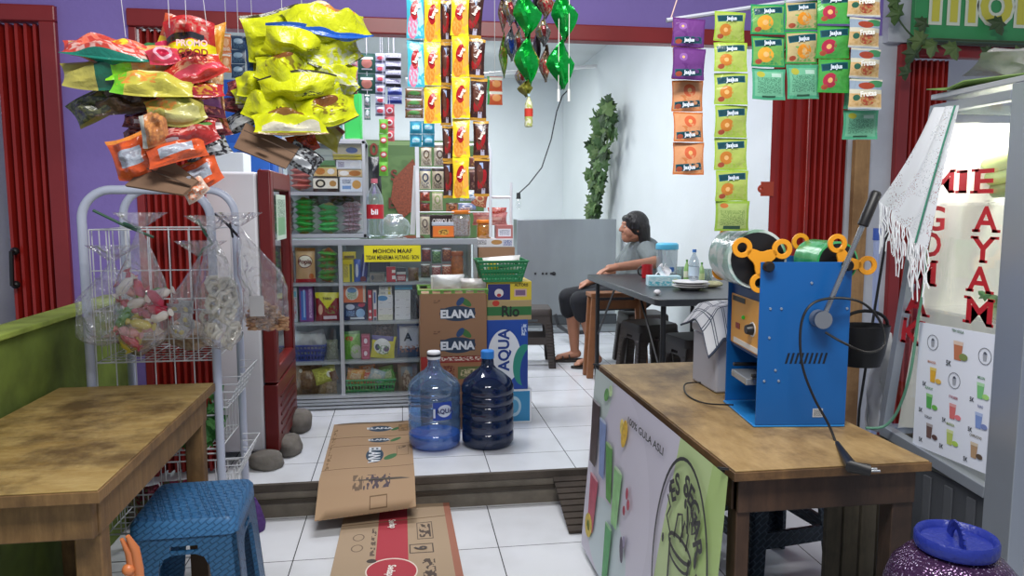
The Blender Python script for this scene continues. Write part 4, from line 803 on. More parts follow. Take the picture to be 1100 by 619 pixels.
# ================= COFFEE RACK ON COUNTER =================
YR = YS+.06
th = thing('wire_display_rack', 'white wire display rack of coffee packets standing on the glass counter', 'display rack', (.3, YR+.1, GZ))
mb = MB(); WR = M('dfe2e2', .35)
q = lambda px, py, dy=0: aY(px, py, YR+dy)
tops = q(452, 154); mb.box((q(447, 250).x, YR, GZ), (q(450, 250).x+.006, YR+.018, tops.z), WR)
rx = q(527, 250).x; mb.tube([Vector((rx, YR, GZ)), Vector((rx, YR, tops.z-.04)), Vector((rx-.01, YR, tops.z-.012)), Vector((rx-.03, YR, tops.z+.012)), Vector((rx-.05, YR+.05, tops.z))], .009, WR, 8)
mb.build('upright', th, smooth=30)
mb = MB(); lx = q(448, 250).x
for py in (154, 180, 205, 228): z = aY(470, py, YR).z; mb.tube([Vector((lx, YR+.015, z)), Vector((rx, YR+.015, z))], .004, WR, 6); mb.tube([Vector((lx, YR+.1, z)), Vector((rx, YR+.1, z))], .004, WR, 6); mb.tube([Vector((lx, YR+.015, z)), Vector((lx, YR+.1, z))], .004, WR, 6); mb.tube([Vector((rx, YR+.015, z)), Vector((rx, YR+.1, z))], .004, WR, 6)
mb.build('wire_shelf', th)
th = thing('shelf_stand', 'white tubular stand rising at the right end of the glass counter', 'stand', (q(551, 262, .1).x, YR+.1, .15))
mb = MB(); x1_ = q(550, 262, .1).x; zt = q(550, 196, .1).z
mb.tube([Vector((x1_, YR+.14, .15)), Vector((x1_, YR+.14, zt))], .009, WR, 8); mb.build('upright', th)
mb = MB(); zz = q(550, 212, .1).z; mb.tube([Vector((rx+.02, YR+.14, zz)), Vector((x1_, YR+.14, zz))], .008, WR, 8); mb.build('crossbar', th)
# left leaning plastic upright
mb = MB(); mb.bar(q(443, 252, .1), q(447, 178, .1), .03, .006, M('c9cccb', .3), up=(0, 1, 0)); tag(mb.build('plastic_strip', smooth=0), 'pale plastic strip leaning against the left end of the coffee rack', 'strip')
cofs = [(452, 156, 464, 178, 'cfc6ac', '6c5a40', 'cream coffee packet, top left on the wire display rack'), (466, 156, 479, 178, 'b8b09c', '5c4c3c', 'grey cream coffee packet right of the top left one on the rack'), (451, 181, 463, 203, 'd8cfb4', '3c4860', 'cream and blue coffee packet in the second row of the rack'), (464, 181, 477, 203, 'b0a58c', '2c2622', 'cream and black coffee packet in the second row of the rack'),
 (451, 206, 462, 216, 'a04a34', '5a2420', 'red brown sachet, left in the third row of the rack'), (451, 218, 462, 227, '8a3c2c', '4a1c18', 'dark red sachet just below the red brown one on the rack'), (464, 205, 476, 226, 'c8c0a4', '8a9c60', 'pale green cream packet in the third row of the rack'), (451, 230, 462, 252, 'c6bca4', '5c5048', 'cream packet at the lower left corner of the rack'), (496, 181, 503, 203, '5a9c48', 'd8d8a0', 'green packet half hidden behind the yellow wafer strip'), (479, 218, 492, 229, '9c6a44', '4c3424', 'brown sachet below the hanging wafer strips on the rack'),
 (494, 205, 515, 216, '8fa8bc', 'dfe6ec', 'pale blue packet lying on the upper right of the rack'), (507, 206, 524, 222, 'b86448', 'e0c090', 'red and gold packet tilted at the right of the rack'), (492, 218, 512, 226, '7c94b8', 'dfe6ec', 'blue packet lying under the pale blue packet on the rack'), (504, 168, 524, 180, '6a3c2c', 'c8a060', 'brown sachet bundle hooked on the right of the rack'), (504, 182, 524, 204, '4c2c28', '8c6c58', 'dark brown packet hanging at the right of the rack')]
for i, (x0, y0_, x1, y1_, c, c2, lb) in enumerate(cofs): bag('coffee_packet', lb, 'packet', (x0, y0_, x1, y1_), YR+.035, None, .03, LM(c, [('r', .5, .93, .5, .06, c2), ('e', .5, .55, .3, .22, c2), ('e', .5, .55, .18, .14, c), ('n', .5, .2, .4, .15, c2)]), 'coffee packets on the wire rack', i, dep=.03, rot=-12 if i == 11 else 0)
carton('coffee_box', 'dark brown coffee box with pale lettering behind the orange snack tray', 'box', (462, 231, 490, 255), YR+.10, GZ, M('33211f', .45), '33211f', dep=.07, text=[('OPPIOLAY', 0, .2, .34, .62)], tcol='e8e0d8')
carton('snack_tray', 'orange snack box with a clear lid on the counter', 'box', (465, 243, 488, 255), YR+.02, GZ, LM('e0762a', [('e', .5, .45, .25, .3, 'd0a040'), ('n', .5, .45, .2, .22, '3c1c14')]), 'cc6a24', dep=.07)
carton('tray_lid', 'clear plastic tub on top of the orange snack box', 'tub', (464, 239, 489, 242.6), YR+.02, None, M('b8c0c8', .2), 'b0b8c0', dep=.07)
CJ = GL('f0f4f4', .8, .05, body='c8c0b8', bodyw=.25)
jar('snack_jar', 'tall clear square jar with orange lid on the counter', 495, 226, 255, YR+.05, 20, CJ, ORJ, .14, GZ, LM('9a9498', [('t', .5, .5, .5, .5, '6c5040')]))
jar('snack_jar', 'clear jar of yellow snacks with orange lid at the counter end', 520, 236, 256, YR+.06, 16, GL('ffe0b0', .8, .05, body='c89030', bodyw=.35), ORJ, .2, None, M('c8923c', .5, var=.4, vscale=90))
# right pile under rack
def wb(box, Y, zb=None): a = aY(box[0], box[1], Y); b = aY(box[2], box[3], Y); return a, b
carton('carton', 'plain brown cardboard carton under the white snack tray at the counter end', 'carton', (514, 266, 553, 300), YR-.02, None, M('9c7a5c', .8, var=.06), '9c7a5c', dep=.28)
o_ = carton('carton', 'white low carton with barcode under the jars at the counter end', 'carton', (512, 257, 551, 265.5), YR-.02, None, LM('d8d8d8', [('t', .85, .5, .12, .35, '3858a0'), ('e', .55, .6, .15, .3, 'b88a50'), ('t', .15, .6, .12, .3, '58585c')]), 'd0d0d0', dep=.25)
carton('snack_box', 'pink box with a white label on the low white carton', 'box', (533, 242, 551, 256.5), YR+.02, None, LM('b4706a', [('r', .5, .45, .38, .28, 'e0e0e4'), ('t', .5, .45, .3, .2, '8890a0')]), 'a8645e', dep=.09)
bag('snack_bag', 'pink clear bag of snacks lying behind the pink box at the counter end', 'snack bag', (508, 228, 546, 242), YR+.14, None, .05, LM('c8807a', [('n', .5, .5, .4, .4, 'e0a898'), ('r', .5, .5, .35, .12, 'e0b8a8')], .2, .5), dep=.07, seed=7)
bag('snack_bag', 'red packet on top of the pink clear bag of snacks', 'snack bag', (524, 223, 545, 231), YR+.16, None, .04, LM('c84a3c', [('n', .5, .5, .45, .4, 'e8b0a0')], .2, .4), dep=.05, seed=2)
# standing pile to the right of counter
YP = 3.98
def pile(name, lb, cat, box, Y, dep, front, side, rot=0, zb=None, text=None, tcol='222222', group=None): return carton(name, lb, cat, box, Y, zb, front, side, dep, group, rot, text, tcol, bevel=.003)
zA = aY(545, 470, YP).z
BLU = '1f6fb0'
pile('water_carton', 'blue and white carton on the floor under the drinking water carton', 'carton', (546, 419, 571, 468), 4.05, .25, LM('2f86b4', [('e', .25, .5, .3, .3, 'a8c8d8'), ('e', .25, .5, .2, .2, '4c98bc'), ('r', .97, .5, .05, .6, 'e4e8ea'), ('r', .5, .98, .6, .03, 'e4e8ea'), ('r', .5, .02, .6, .03, 'e4e8ea')]), 'd4dade', zb=.15)
aq = pile('water_carton', 'blue drinking water carton with large lettering turned on its side', 'carton', (523, 344, 567, 418), 4.05, .28, LM('1d49a0', [('e', .42, .48, .40, .38, 'dfe4ea'), ('e', .9, .35, .26, .3, '2c8a78', -25), ('e', 1.02, .3, .2, .3, '1d3f90', -20), ('t', .9, .85, .06, .08, 'b8c8e0')]), '1a3f8c', zb=None)
t = MB(); a, b = aY(523, 344, 4.048), aY(567, 418, 4.048); t.text('AQUA', Vector((a.x+(b.x-a.x)*.40, 4.049, aY(540, 376, 4.05).z)), (0, 0, 1), (-1, 0, 0), .085, M('163a8a', .5), bold=.03, off=.001, wx=.95); t.build('lettering', aq, smooth=0)
pile('noodle_carton', 'tan and green noodle carton above the drinking water carton', 'carton', (523, 323, 571, 343.5), 4.05, .26, LM('a89468', [('r', .5, .45, .5, .22, '2f6e3c'), ('e', .2, .85, .08, .15, 'b83828')]), '9a8860', text=[('Rio', .02, -.04, .75, .9)], tcol='1c241c')
pile('snack_carton', 'yellow and navy carton with a white face mark under the green basket', 'carton', (523, 303, 571, 322.5), 4.05, .26, LM('d2bc3a', [('r', .27, .45, .25, .42, '2a2f70'), ('e', .27, .4, .10, .22, 'd8d4d0'), ('e', .27, .28, .05, .09, 'b02c34'), ('r', .75, .4, .14, .2, 'c8a8a0'), ('r', .75, .4, .11, .14, '7a6080')]), 'c0aa34', text=[('AUTORIS', .27, .32, .22, .8)], tcol='3c3414')
zb_ = aY(540, 302.5, 4.05).z+.002
basket('plastic_basket', 'green plastic basket on top of the yellow and navy carton', (514, 281, 567, 302), 4.0, zb_, M('1f7a4a', .4), dep=.24, flare=.03, holes=14, rows=3)
bag('white_packet', 'white packet with black and yellow band in the green basket on the cartons', 'packet', (519, 276, 560, 290), 4.08, None, .04, LM('dcdcd4', [('r', .6, .4, .36, .25, '26262a'), ('r', .25, .35, .14, .4, 'd8b830'), ('t', .6, .4, .25, .14, 'e8e8e8')], .35, .3), dep=.05, rot=4)
# ELANA pile
YE = 3.97
CB = '8f6b4e'
def elana(lb, box, z, more=()):
    o = carton('water_cup_carton', lb, 'carton', box, YE, z, LM(CB, [('e', .68, .72, .06, .16, '3c6a34', 25), ('e', .60, .74, .05, .14, '24446e', -15), ('e', .56, .36, .27, .24, '24384f'), ('r', .56, .36, .26, .17, '24384f'), ('t', .25, .75, .05, .05, '6a4c38')]+list(more), .7), CB, .26, bevel=.004)
    a = aY(box[0], box[1], YE); b = aY(box[2], box[3], YE); t = MB(); zc = z+(a.z-z)*.36 if z else a.z+(b.z-a.z)*.64
    t.text('ELANA', Vector((a.x+(b.x-a.x)*.56, YE-.001, zc)), (1, 0, 0), (0, 0, 1), .06, M('d6dbe0', .5), bold=.045, wx=.98); t.build('lettering', o, smooth=0)
elana('brown water carton with blue shield logo, upper of two behind the gallons', (451, 316, 523, 348.5), None)
elana('brown water carton with blue shield logo, lower of two behind the gallons', (451, 349, 523, 383), None)
carton('noodle_carton', 'brown and red noodle carton under the two water cartons', 'carton', (452, 383.5, 524, 415), YE, None, LM('9a6a48', [('r', .5, .9, .5, .12, '8c2a24'), ('t', .55, .9, .35, .06, 'd8c8b8'), ('r', .75, .45, .2, .2, '5f6a3c'), ('t', .75, .45, .16, .12, 'c8b890'), ('t', .35, .5, .15, .2, '6a2c20'), ('r', .08, .7, .1, .3, '9c2a24')], .7), '9a6a48', .27)
carton('carton', 'plain brown carton at the foot of the pile behind the water gallons', 'carton', (452, 415.5, 524, 462), YE, .15, M(CB, .8, var=.08), CB, .27)
basket('plastic_tray', 'green edged shallow tray on the upper brown water carton', (450, 312, 523, 315.6), YE, None, M('6a9a48', .5), dep=.26, flare=.004, holes=6, rows=0)
bag('clear_bag', 'clear plastic bag of white items on the tray over the brown cartons', 'bag', (464, 296, 500, 313), YE+.05, None, .05, GL('ffffff', .75, .1, .6, 30, body='c8ccc8', bodyw=.5), dep=.09, seed=3)
bag('clear_bag', 'crumpled clear plastic bag at the right end of the tray over the brown cartons', 'bag', (495, 300, 524, 314), YE+.03, None, .05, GL('ffffff', .75, .1, .7, 30, body='c4c0b8', bodyw=.45), dep=.08, seed=13)
carton('toothpaste_box', 'white box with green print standing in the tray over the brown cartons', 'box', (463, 297, 482, 311), YE+.17, None, LM('d0d8d0', [('r', .5, .3, .4, .1, '5c9c68'), ('t', .5, .7, .4, .2, '58706a')]), 'c8ccc8', dep=.05)
# ================= WATER GALLONS =================
def gallon(lb, px, Y, tint, body, bw, capc, label):
    c = aY(px, 470, Y); r = .132; T = Matrix.Translation((c.x, Y, .15)); th = thing('water_gallon', lb, 'water gallon', (c.x, Y, .15))
    pr = [(.09, .001), (.118, .006), (r, .03), (r, .075), (r-.006, .085), (r, .095), (r, .15), (r-.006, .16), (r, .17), (r, .225), (r-.007, .235), (r, .245), (r, .28), (r-.006, .288), (r+.002, .30), (r, .33), (r-.012, .36), (r-.05, .395), (r-.085, .42), (.033, .44), (.03, .475)]; K = .94; pr = [(a_, b_*K) for a_, b_ in pr]
    mb = MB(); mb.lathe(pr, GL(tint, .88, .05, body=body, bodyw=bw), 40, T); mb.build('bottle_body', th)
    mb = MB(); mb.lathe([(.031, .4755*K), (.034, .478*K), (.034, .515*K), (.03, .52*K)], M(capc, .4), 20, T); mb.build('cap', th)
    if label:
        mb = MB(); f = lambda u, v: T @ Vector(((r+.0015)*math.sin(R(-5+u*42)), -(r+.0015)*math.cos(R(-5+u*42)), .165+.09*v)); mb.grid(f, 10, 2, LM('2447a8', [('e', .6, .5, .38, .34, 'd8e0f0'), ('r', .06, .4, .05, .25, 'd8e0f0')]))
        l = mb.build('label', th); mb = MB()
        d = Vector((math.cos(R(19)), math.sin(R(19)), 0)); mb.text('AQUA', T @ Vector(((r+.006)*math.sin(R(19)), -(r+.006)*math.cos(R(19)), .212)), d, (0, 0, 1), .032, M('1c2c6c', .5), bold=.03); mb.build('lettering', l)
    return th, T, c
th, T, c = gallon('pale blue clear water gallon with a white cap on the step edge', 467, 3.72, 'b4d4f4', '86aace', .16, 'e6e8ec', True)
mb = MB(); mb.lathe([(.0345, .462), (.0345, .475)], M('1c2430', .5), 20, T, False, False); mb.build('cap_band', th)
mb = MB(); mb.lathe([(.02, .003), (.118, .01), (.127, .03), (.127, .07), (.02, .075)], GL('6fb0f0', .8, .1, body='3f86d8', bodyw=.5), 30, T); mb.build('water', th)
gallon('dark blue full water gallon with a blue cap on the step edge', 524, 3.70, '2c5090', '14284c', .55, '2f7fd0', False)
# ================= CARDBOARD ON THE FLOOR =================
CBD = 'a18465'
def sheet(lb, corners, zf, mat, n=8, printer=None):
    """corner order: near left, near right, far right, far left (world xy)"""
    mb = MB(); P0, P1, P2, P3 = [Vector((c[0], c[1], 0)) for c in corners]
    def f(u, v, o=0): p = P0.lerp(P1, u).lerp(P3.lerp(P2, u), v); p.z = zf(p.x, p.y, u, v)+o; return p
    mb.grid(lambda u, v: f(u, v, .004), n, n*2, mat); mb.grid(lambda u, v: f(1-u, v, 0), n, n*2, mat)
    for (ua, va, ub, vb) in ((0, 0, 1, 0), (1, 0, 1, 1), (1, 1, 0, 1), (0, 1, 0, 0)):
        m_ = n*2; pts = [f(ua+(ub-ua)*k/m_, va+(vb-va)*k/m_) for k in range(m_+1)]; up = [p+Vector((0, 0, .004)) for p in pts]
        mb.add(pts+up, [(k, k+1, m_+2+k, m_+1+k) for k in range(m_)], mat)
    o = mb.build('cardboard_sheet', smooth=30); tag(o, lb, 'cardboard'); 
    return o, f
def zstep(x, y, u, v):
    if y > 3.27: return .153+.003*math.sin(u*6)
    return max(.03, .153-(3.27-y)*.42)
def fp(px, py, z): v = aZ(px, py, z); return (v.x, v.y)
cs = [fp(338, 566, .04), fp(447, 555, .04), fp(441, 452, .153), fp(359, 457, .153)]
m1 = LM(CBD, [('r', .5, .75, .5, .004, '6b4f34'), ('r', .5, .62, .5, .003, '6b4f34'), ('r', .5, .31, .5, .003, '6b4f34'), ('e', .6, .88, .15, .05, '2a4054'), ('e', .6, .69, .13, .035, '2a4054'), ('e', .56, .47, .10, .10, '2a4054'), ('e', .74, .44, .08, .03, '3c6a40', 20), ('e', .8, .69, .07, .02, '3c6a40', 20), ('e', .81, .87, .07, .02, '3c6a40', 20), ('r', .88, .52, .07, .07, '7c6244'), ('r', .88, .52, .063, .063, CBD), ('t', .88, .56, .05, .02, '5e4a38'), ('t', .6, .17, .14, .05, '4c4048'), ('t', .4, .17, .05, .05, '6a5644'), ('t', .05, .6, .02, .3, '7c6244'), ('r', .62, .05, .09, .035, '6b5238'), ('r', .62, .05, .08, .028, CBD), ('r', .9, .88, .06, .06, '7c6244'), ('t', .9, .88, .05, .05, '98764e')], .8)
o, f = sheet('flattened brown water carton draped over the step edge', cs, zstep, m1, 10)
for u, v, s, ang in ((.6, .88, .045, 0), (.6, .69, .036, 0), (.56, .47, .075, 90)):
    t = MB(); p = f(u, v, .0055); xd = (f(u+.05, v)-f(u-.05, v)) if ang == 0 else (f(u, v-.02)-f(u, v+.02)); yd = Vector((0, 0, 1)).cross(xd) if ang == 0 else (f(u+.05, v)-f(u-.05, v))
    n_ = xd.normalized().cross(yd.normalized()); t.text('ELANA', p, xd, yd, s, M('d0d4d8', .6), bold=.035, off=.001 if n_.z > 0 else -.001); t.build('lettering', o, smooth=0)
cs2 = [fp(350, 640, .003), fp(502, 640, .003), fp(480, 530, .02), fp(372, 545, .02)]
m2_ = LM('a08a70', [('r', .46, .35, .13, .55, 'a4303c'), ('e', .46, .20, .2, .12, 'd8c8bc'), ('e', .46, .20, .19, .11, 'a4303c'), ('r', .5, .72, .5, .004, '6b5238'), ('r', .97, .5, .03, .4, '96604c'), ('r', .74, .58, .07, .09, '5c4c40'), ('r', .74, .58, .062, .082, 'a08a70'), ('t', .74, .58, .05, .07, '4a3c34'), ('r', .7, .40, .1, .045, '4a3c34'), ('r', .7, .40, .09, .037, 'a08a70'), ('e', .17, .56, .05, .04, '6b5848'), ('e', .17, .56, .04, .032, 'a08a70'), ('e', .17, .44, .05, .04, '6b5848'), ('e', .17, .44, .04, .032, 'a08a70'), ('t', .75, .2, .05, .1, '4a3c34'), ('t', .3, .5, .02, .15, '5c4c40'), ('e', .3, .3, .04, .02, '3c3430')], .8)
o, f = sheet('flattened brown noodle carton with a red band lying on the front floor', cs2, lambda x, y, u, v: .003+.02*v, m2_, 8)
for s_, u, v, h_, c_ in (('Sedap', .46, .20, .04, 'e8dcd4'), ('Sedap', .46, .68, .04, 'e8dcd4'), ('6', .69, .40, .07, '3c302c')):
    t = MB(); p = f(u, v, .0055); xd = f(u+.03, v)-f(u-.03, v); yd = Vector((0, 0, 1)).cross(xd)
    xd, yd = (yd*1, -xd) if s_ == '6' else (-yd, xd*1)
    t.text(s_, p, xd, yd, h_, M(c_, .6), bold=.03, off=.001, wx=.9); t.build('lettering', o, smooth=0)
# ================= WIRE RACK WITH BAGS =================
th = thing('wire_rack', 'white tubular wire rack hung with clear bags behind the left table', 'rack', (-.85, 2.85, 0))
TB = M('b9c0d2', .35); WI = M('cfd2d6', .35)
def arch(Y, x0, x1, zt, r=.015):
    rr = .10; pts = [Vector((x0, Y, 0)), Vector((x0, Y, zt-rr))]+[Vector((x0+rr-rr*math.cos(R(a)), Y, zt-rr+rr*math.sin(R(a)))) for a in range(10, 91, 10)]
    pts += [Vector((x1-rr+rr*math.sin(R(a)), Y, zt-rr+rr*math.cos(R(a)))) for a in range(0, 91, 10)]+[Vector((x1, Y, 0))]
    mb = MB(); mb.tube(pts, r, TB, 12); mb.build('frame_arch', th)
arch(2.70, -1.07, -.655, 1.415); arch(3.08, -1.07, -.655, 1.425)
WX0, WX1, WY0, WY1 = -1.055, -.67, 2.715, 3.065
def wiregrid(zb, zt, nm, splay=0):
    mb = MB(); r = .0022
    for z in (zb, zt): 
        k = splay*(z-zb)/(zt-zb) if zt > zb else 0
        mb.tube([Vector(p) for p in ((WX0, WY0, z), (WX1, WY0, z), (WX1, WY1, z), (WX0, WY1, z))], .003, WI, 6, closed=True)
    nx, ny = 8, 7
    for i in range(nx+1): x = WX0+(WX1-WX0)*i/nx; mb.tube([(x, WY0, zt), (x, WY0, zb), (x, WY1, zb), (x, WY1, zt)], r, WI, 5)
    for j in range(ny+1): y = WY0+(WY1-WY0)*j/ny; mb.tube([(WX0, y, zt), (WX0, y, zb), (WX1, y, zb), (WX1, y, zt)], r, WI, 5)
    mb.build(nm, th)
wiregrid(.82, 1.0, 'wire_basket'); wiregrid(.48, .62, 'wire_basket'); wiregrid(.2, .34, 'wire_basket'); 
mb = MB()
for i in range(7): x = WX0+(WX1-WX0)*i/6; mb.tube([(x, WY0-.004, .05), (x, WY0-.004, 1.28)], .0022, WI, 5)
for z in (1.28, 1.14, 1.0, .9, .7, .5, .3, .1): mb.tube([(WX0, WY0-.004, z), (WX1, WY0-.004, z)], .0022, WI, 5)
mb.build('front_grid', th)
mb = MB()
for i in range(6): y = WY0+.02+(WY1-WY0-.04)*i/5; mb.tube([(WX0, y, .98), (WX0, y, 1.28)], .0022, WI, 5)
for i in range(6): x = WX0+(WX1-WX0)*i/5; mb.tube([(x, WY1-.01, 1.0), (x, WY1-.01, 1.28)], .0022, WI, 5)
mb.tube([Vector(p) for p in ((WX0, WY0, 1.28), (WX1, WY0, 1.28), (WX1, WY1, 1.28), (WX0, WY1, 1.28))], .003, WI, 6, closed=True)
mb.build('top_rail', th)
# small side baskets
for zc in (.74, .44):
    mb = MB()
    for k in range(5):
        z = zc-.10+k*.028; o_ = .05*(k/4)
        mb.tube([(WX1+.02, 2.74, z), (WX1+.035+o_, 2.74, z), (WX1+.035+o_, 3.04, z), (WX1+.02, 3.04, z)], .002, WI, 5)
    for k in range(7):
        y = 2.75+k*.047; mb.tube([(WX1+.02, y, zc-.1), (WX1+.035, y, zc-.1), (WX1+.085, y, zc+.012)], .002, WI, 5)
    mb.build('side_basket', th)
# bread bundles, veg
for i, (x, lb) in enumerate(((-.96, 'beige wrapped bread bundle at the left in the upper wire basket'), (-.78, 'beige wrapped bread bundle at the right in the upper wire basket'))):
    mb = MB(); mx = face_mx((x, 2.86, .885), 0, 80); add_pouch(mb, .19, .24, .11, LM('b39a7c', [('n', .5, .5, .5, .5, '8a6c50'), ('e', .3, .4, .1, .1, 'd8c8b0'), ('e', .7, .7, .1, .12, 'c8a888')], .35, .5), mx, 20+i); tag(mb.build('bread_bundle', loc=(x, 2.86, .83)), lb, 'bread')
rs = random.Random(3)
mb = MB()
for i in range(60):
    p = Vector((rs.uniform(-.84, -.70), rs.uniform(2.74, 3.0), .505+rs.random()**1.5*.15)); leaf(mb, Matrix.Translation(p) @ Euler((rs.uniform(-1, 1), rs.uniform(-2, 2), rs.uniform(0, 6))).to_matrix().to_4x4(), rs.uniform(.04, .08), M('3c7c3c' if rs.random() < .6 else '5a9a50', .5))
tag(mb.build('leafy_greens', smooth=0), 'bunch of leafy green vegetables in the middle wire basket', 'vegetables')
for i, (x, y, z, c) in enumerate(((-.74, 2.82, .27, '8c2440'), (-.84, 2.85, .27, 'a03050'), (-.95, 2.82, .27, '6c2030'), (-.95, 2.85, .56, '7a2438'))):
    mb = MB(); add_pouch(mb, .13, .15, .07, LM(c, [('n', .5, .5, .5, .5, 'c05870'), ('n', .3, .6, .4, .4, '3c6a3c')], .25, .6), face_mx((x, y, z+.01), i*9-10, 25), 30+i)
    tag(mb.build('shallot_bag', loc=(x, y, z-.07)), ['dark red bag in the lowest wire basket, nearest the blue stool', 'dark red bag at the centre of the lowest wire basket', 'dark red bag at the left of the lowest wire basket', 'dark red bag beside the leafy greens in the middle basket'][i], 'bag', 'dark red bags in the wire rack')
mb = MB(); p = aY(272, 548, 3.15); mb.lathe([(.045, 0), (.05, .03), (.03, .10), (.012, .14)], M('4a2a6c', .7, bump=.8, bscale=60), 14, Matrix.Translation((p.x, p.y, 0)))
tag(mb.build('brush'), 'short purple bristle brush standing between the wire rack and the step', 'broom')
# hanging clear bags
FILM = GL('ffffff', .84, .12, 2.4, 15, body='e4e8ee', bodyw=.05)
def sack(lb, knot, box, Y, dep, seed, contents=None, group='clear bags hung on the wire rack', mat=None):
    k = aY(knot[0], knot[1], Y); x0, y0_, x1, y1_ = box; a = aY(x0, y0_, Y); b = aY(x1, y1_, Y); zt, zb = k.z, b.z
    rs = random.Random(seed); of = rs.uniform(0, 50)
    def fn(u, v):
        ang = 2*math.pi*u; z = zb+(zt-zb)*v
        s = min(1, (v/.12)**.5) if v < .12 else 1
        taper = 1 if v < .55 else max(.06, 1-((v-.55)/.45)**1.0*.95)
        cx_ = (a.x+b.x)/2*(1-max(0, (v-.4)/.6))+k.x*max(0, (v-.4)/.6)
        n_ = 1+.22*noise.noise(Vector((math.cos(ang)*1.5+of, math.sin(ang)*1.5, v*4)))+.05*math.sin(ang*9+of)*v
        return Vector((cx_+(b.x-a.x)/2*s*taper*math.cos(ang)*n_, Y+dep/2*s*taper*math.sin(ang)*n_, z))
    mb = MB(); mb.grid(fn, 40, 22, mat or FILM); th = thing('clear_bag', lb, 'bag', (k.x, Y, zb), group); mb.build('film', th, smooth=80)
    mb = MB(); 
    def top(u, v):
        ang = 2*math.pi*u; return k+Vector((.012*math.cos(ang)+v*.06*math.cos(ang)*(1+.3*math.sin(5*ang)), .012*math.sin(ang)+v*.03*math.sin(ang), v*.05))
    mb.grid(top, 24, 3, mat or FILM); mb.build('gathered_top', th, smooth=80)
    return th
YB = 2.60
sack('empty looking clear bag hanging at the left post of the wire rack', (120, 280), (78, 270, 138, 372), YB, .10, 1)
sack('clear bag of pink and white wrapped sweets on the wire rack', (150, 245), (122, 290, 180, 378), YB-.03, .12, 2)
sack('clear bag of small silver packets beside the bag of sweets', (215, 275), (178, 285, 208, 366), YB, .10, 3)
sack('clear bag of white crackers hanging at the right post of the wire rack', (226, 248), (210, 270, 262, 376), YB-.02, .12, 4)
sack('clear bag of peanuts hanging in front of the refrigerator', (256, 243), (262, 275, 312, 356), 2.85, .12, 5)
rs = random.Random(8)
CANDY = ['c8405c', 'e8e0d8', 'e0a0a0', 'd8c84c', '5c9c48', 'efe8e0', 'b83048']
for i in range(26):
    px = 130+rs.random()*42; py = 302+rs.random()*66; p = aY(px, py, YB-.03+rs.uniform(-.03, .03)); mb = MB(); ax = Euler((rs.uniform(-.5, .5), rs.uniform(-3, 3), rs.uniform(-.4, .4))).to_matrix() @ Vector((.034, 0, 0)); c1 = M(CANDY[i % 7], .35)
    mb.tube([p-ax*1.3, p-ax, p-ax*.6, p+ax*.6, p+ax, p+ax*1.3], [.014, .005, .016, .016, .005, .014], c1, 8)
    tag(mb.build('wrapped_sweet'), None, 'sweet', 'wrapped sweets in the hanging bag')['label'] = 'small twist-wrapped sweet among the pink and white ones in the clear bag on the rack'
for i in range(8):
    p = aY(183+rs.random()*20, 320+rs.random()*38, YB+rs.uniform(-.02, .02)); mb = MB(); add_pouch(mb, .05, .035, .012, LM('b4b8bc', [('n', .5, .5, .4, .4, '8a8c90'), ('e', .5, .5, .2, .2, 'c8c07c')], .25), face_mx(p, rs.uniform(0, 180), 20, 0), i, 5, 5)
    o = mb.build('silver_packet'); tag(o, 'small silver packet inside the clear bag next to the bag of sweets', 'packet', 'silver packets in the hanging bag')
for i in range(22):
    p = aY(219+rs.random()*34, 300+rs.random()*68, YB-.02+rs.uniform(-.03, .03)); mb = MB(); mb.tube([p+Vector((.018*math.cos(t), .012*math.sin(t*2), .022*math.sin(t))) for t in (0, 1, 2, 3, 4, 5)], .009, M('cfcabc', .6), 7, closed=True)
    tag(mb.build('cracker'), 'pale curled cracker inside the clear bag at the right post of the rack', 'cracker', 'pale crackers in the hanging bag')
mb = MB()
for i in range(260):
    u, v = rs.random(), rs.random()**1.2; p = aY(266+u*42, 354-v*32*(.4+.6*math.sin(math.pi*min(1, u+.1))), 2.85+rs.uniform(-.045, .045)); mb.ball(p, .006+.003*rs.random(), M('c49a74' if i % 3 else 'a87a54', .6), 4, (1.4, 1, .8))
tag(mb.build('peanuts'), 'pile of light brown peanuts in the clear bag beside the refrigerator', 'peanuts', kind='stuff')
mb = MB(); a = aY(268, 318, 2.79); mb.box((a.x, 2.785, a.z-.075), (a.x+.05, 2.787, a.z), M('d8d6d4', .6)); tag(mb.build('price_tag'), 'white paper slip on the clear bag of peanuts', 'paper slip')
mb = MB(); G2 = M('2f5a44', .5)
mb.tube([aY(100, 226, 2.66), aY(133, 242, 2.66), aY(165, 255, 2.66)], .005, G2, 6); mb.tube([aY(133, 240, 2.66), aY(150, 246, 2.62)], .006, G2, 6); tag(mb.build('tie_strap'), 'dark green strap tied across the left arch of the wire rack', 'strap')
mb = MB(); mb.tube([aY(213, 236, 2.66), aY(220, 250, 2.63), aY(228, 262, 2.60), aY(218, 268, 2.61), aY(213, 278, 2.62)], .005, G2, 6); tag(mb.build('tie_strap'), 'dark green strap tied to the right post of the wire rack', 'strap')
mb = MB(); mb.tube([aY(231, 230, 3.0), aY(243, 240, 2.93), aY(256, 254, 2.86)], .005, BLK, 6); mb.tube([aY(247, 240, 2.9), aY(250, 255, 2.86)], .004, BLK, 6); tag(mb.build('tie_strap'), 'black strap holding the bag of peanuts on the far arch', 'strap')
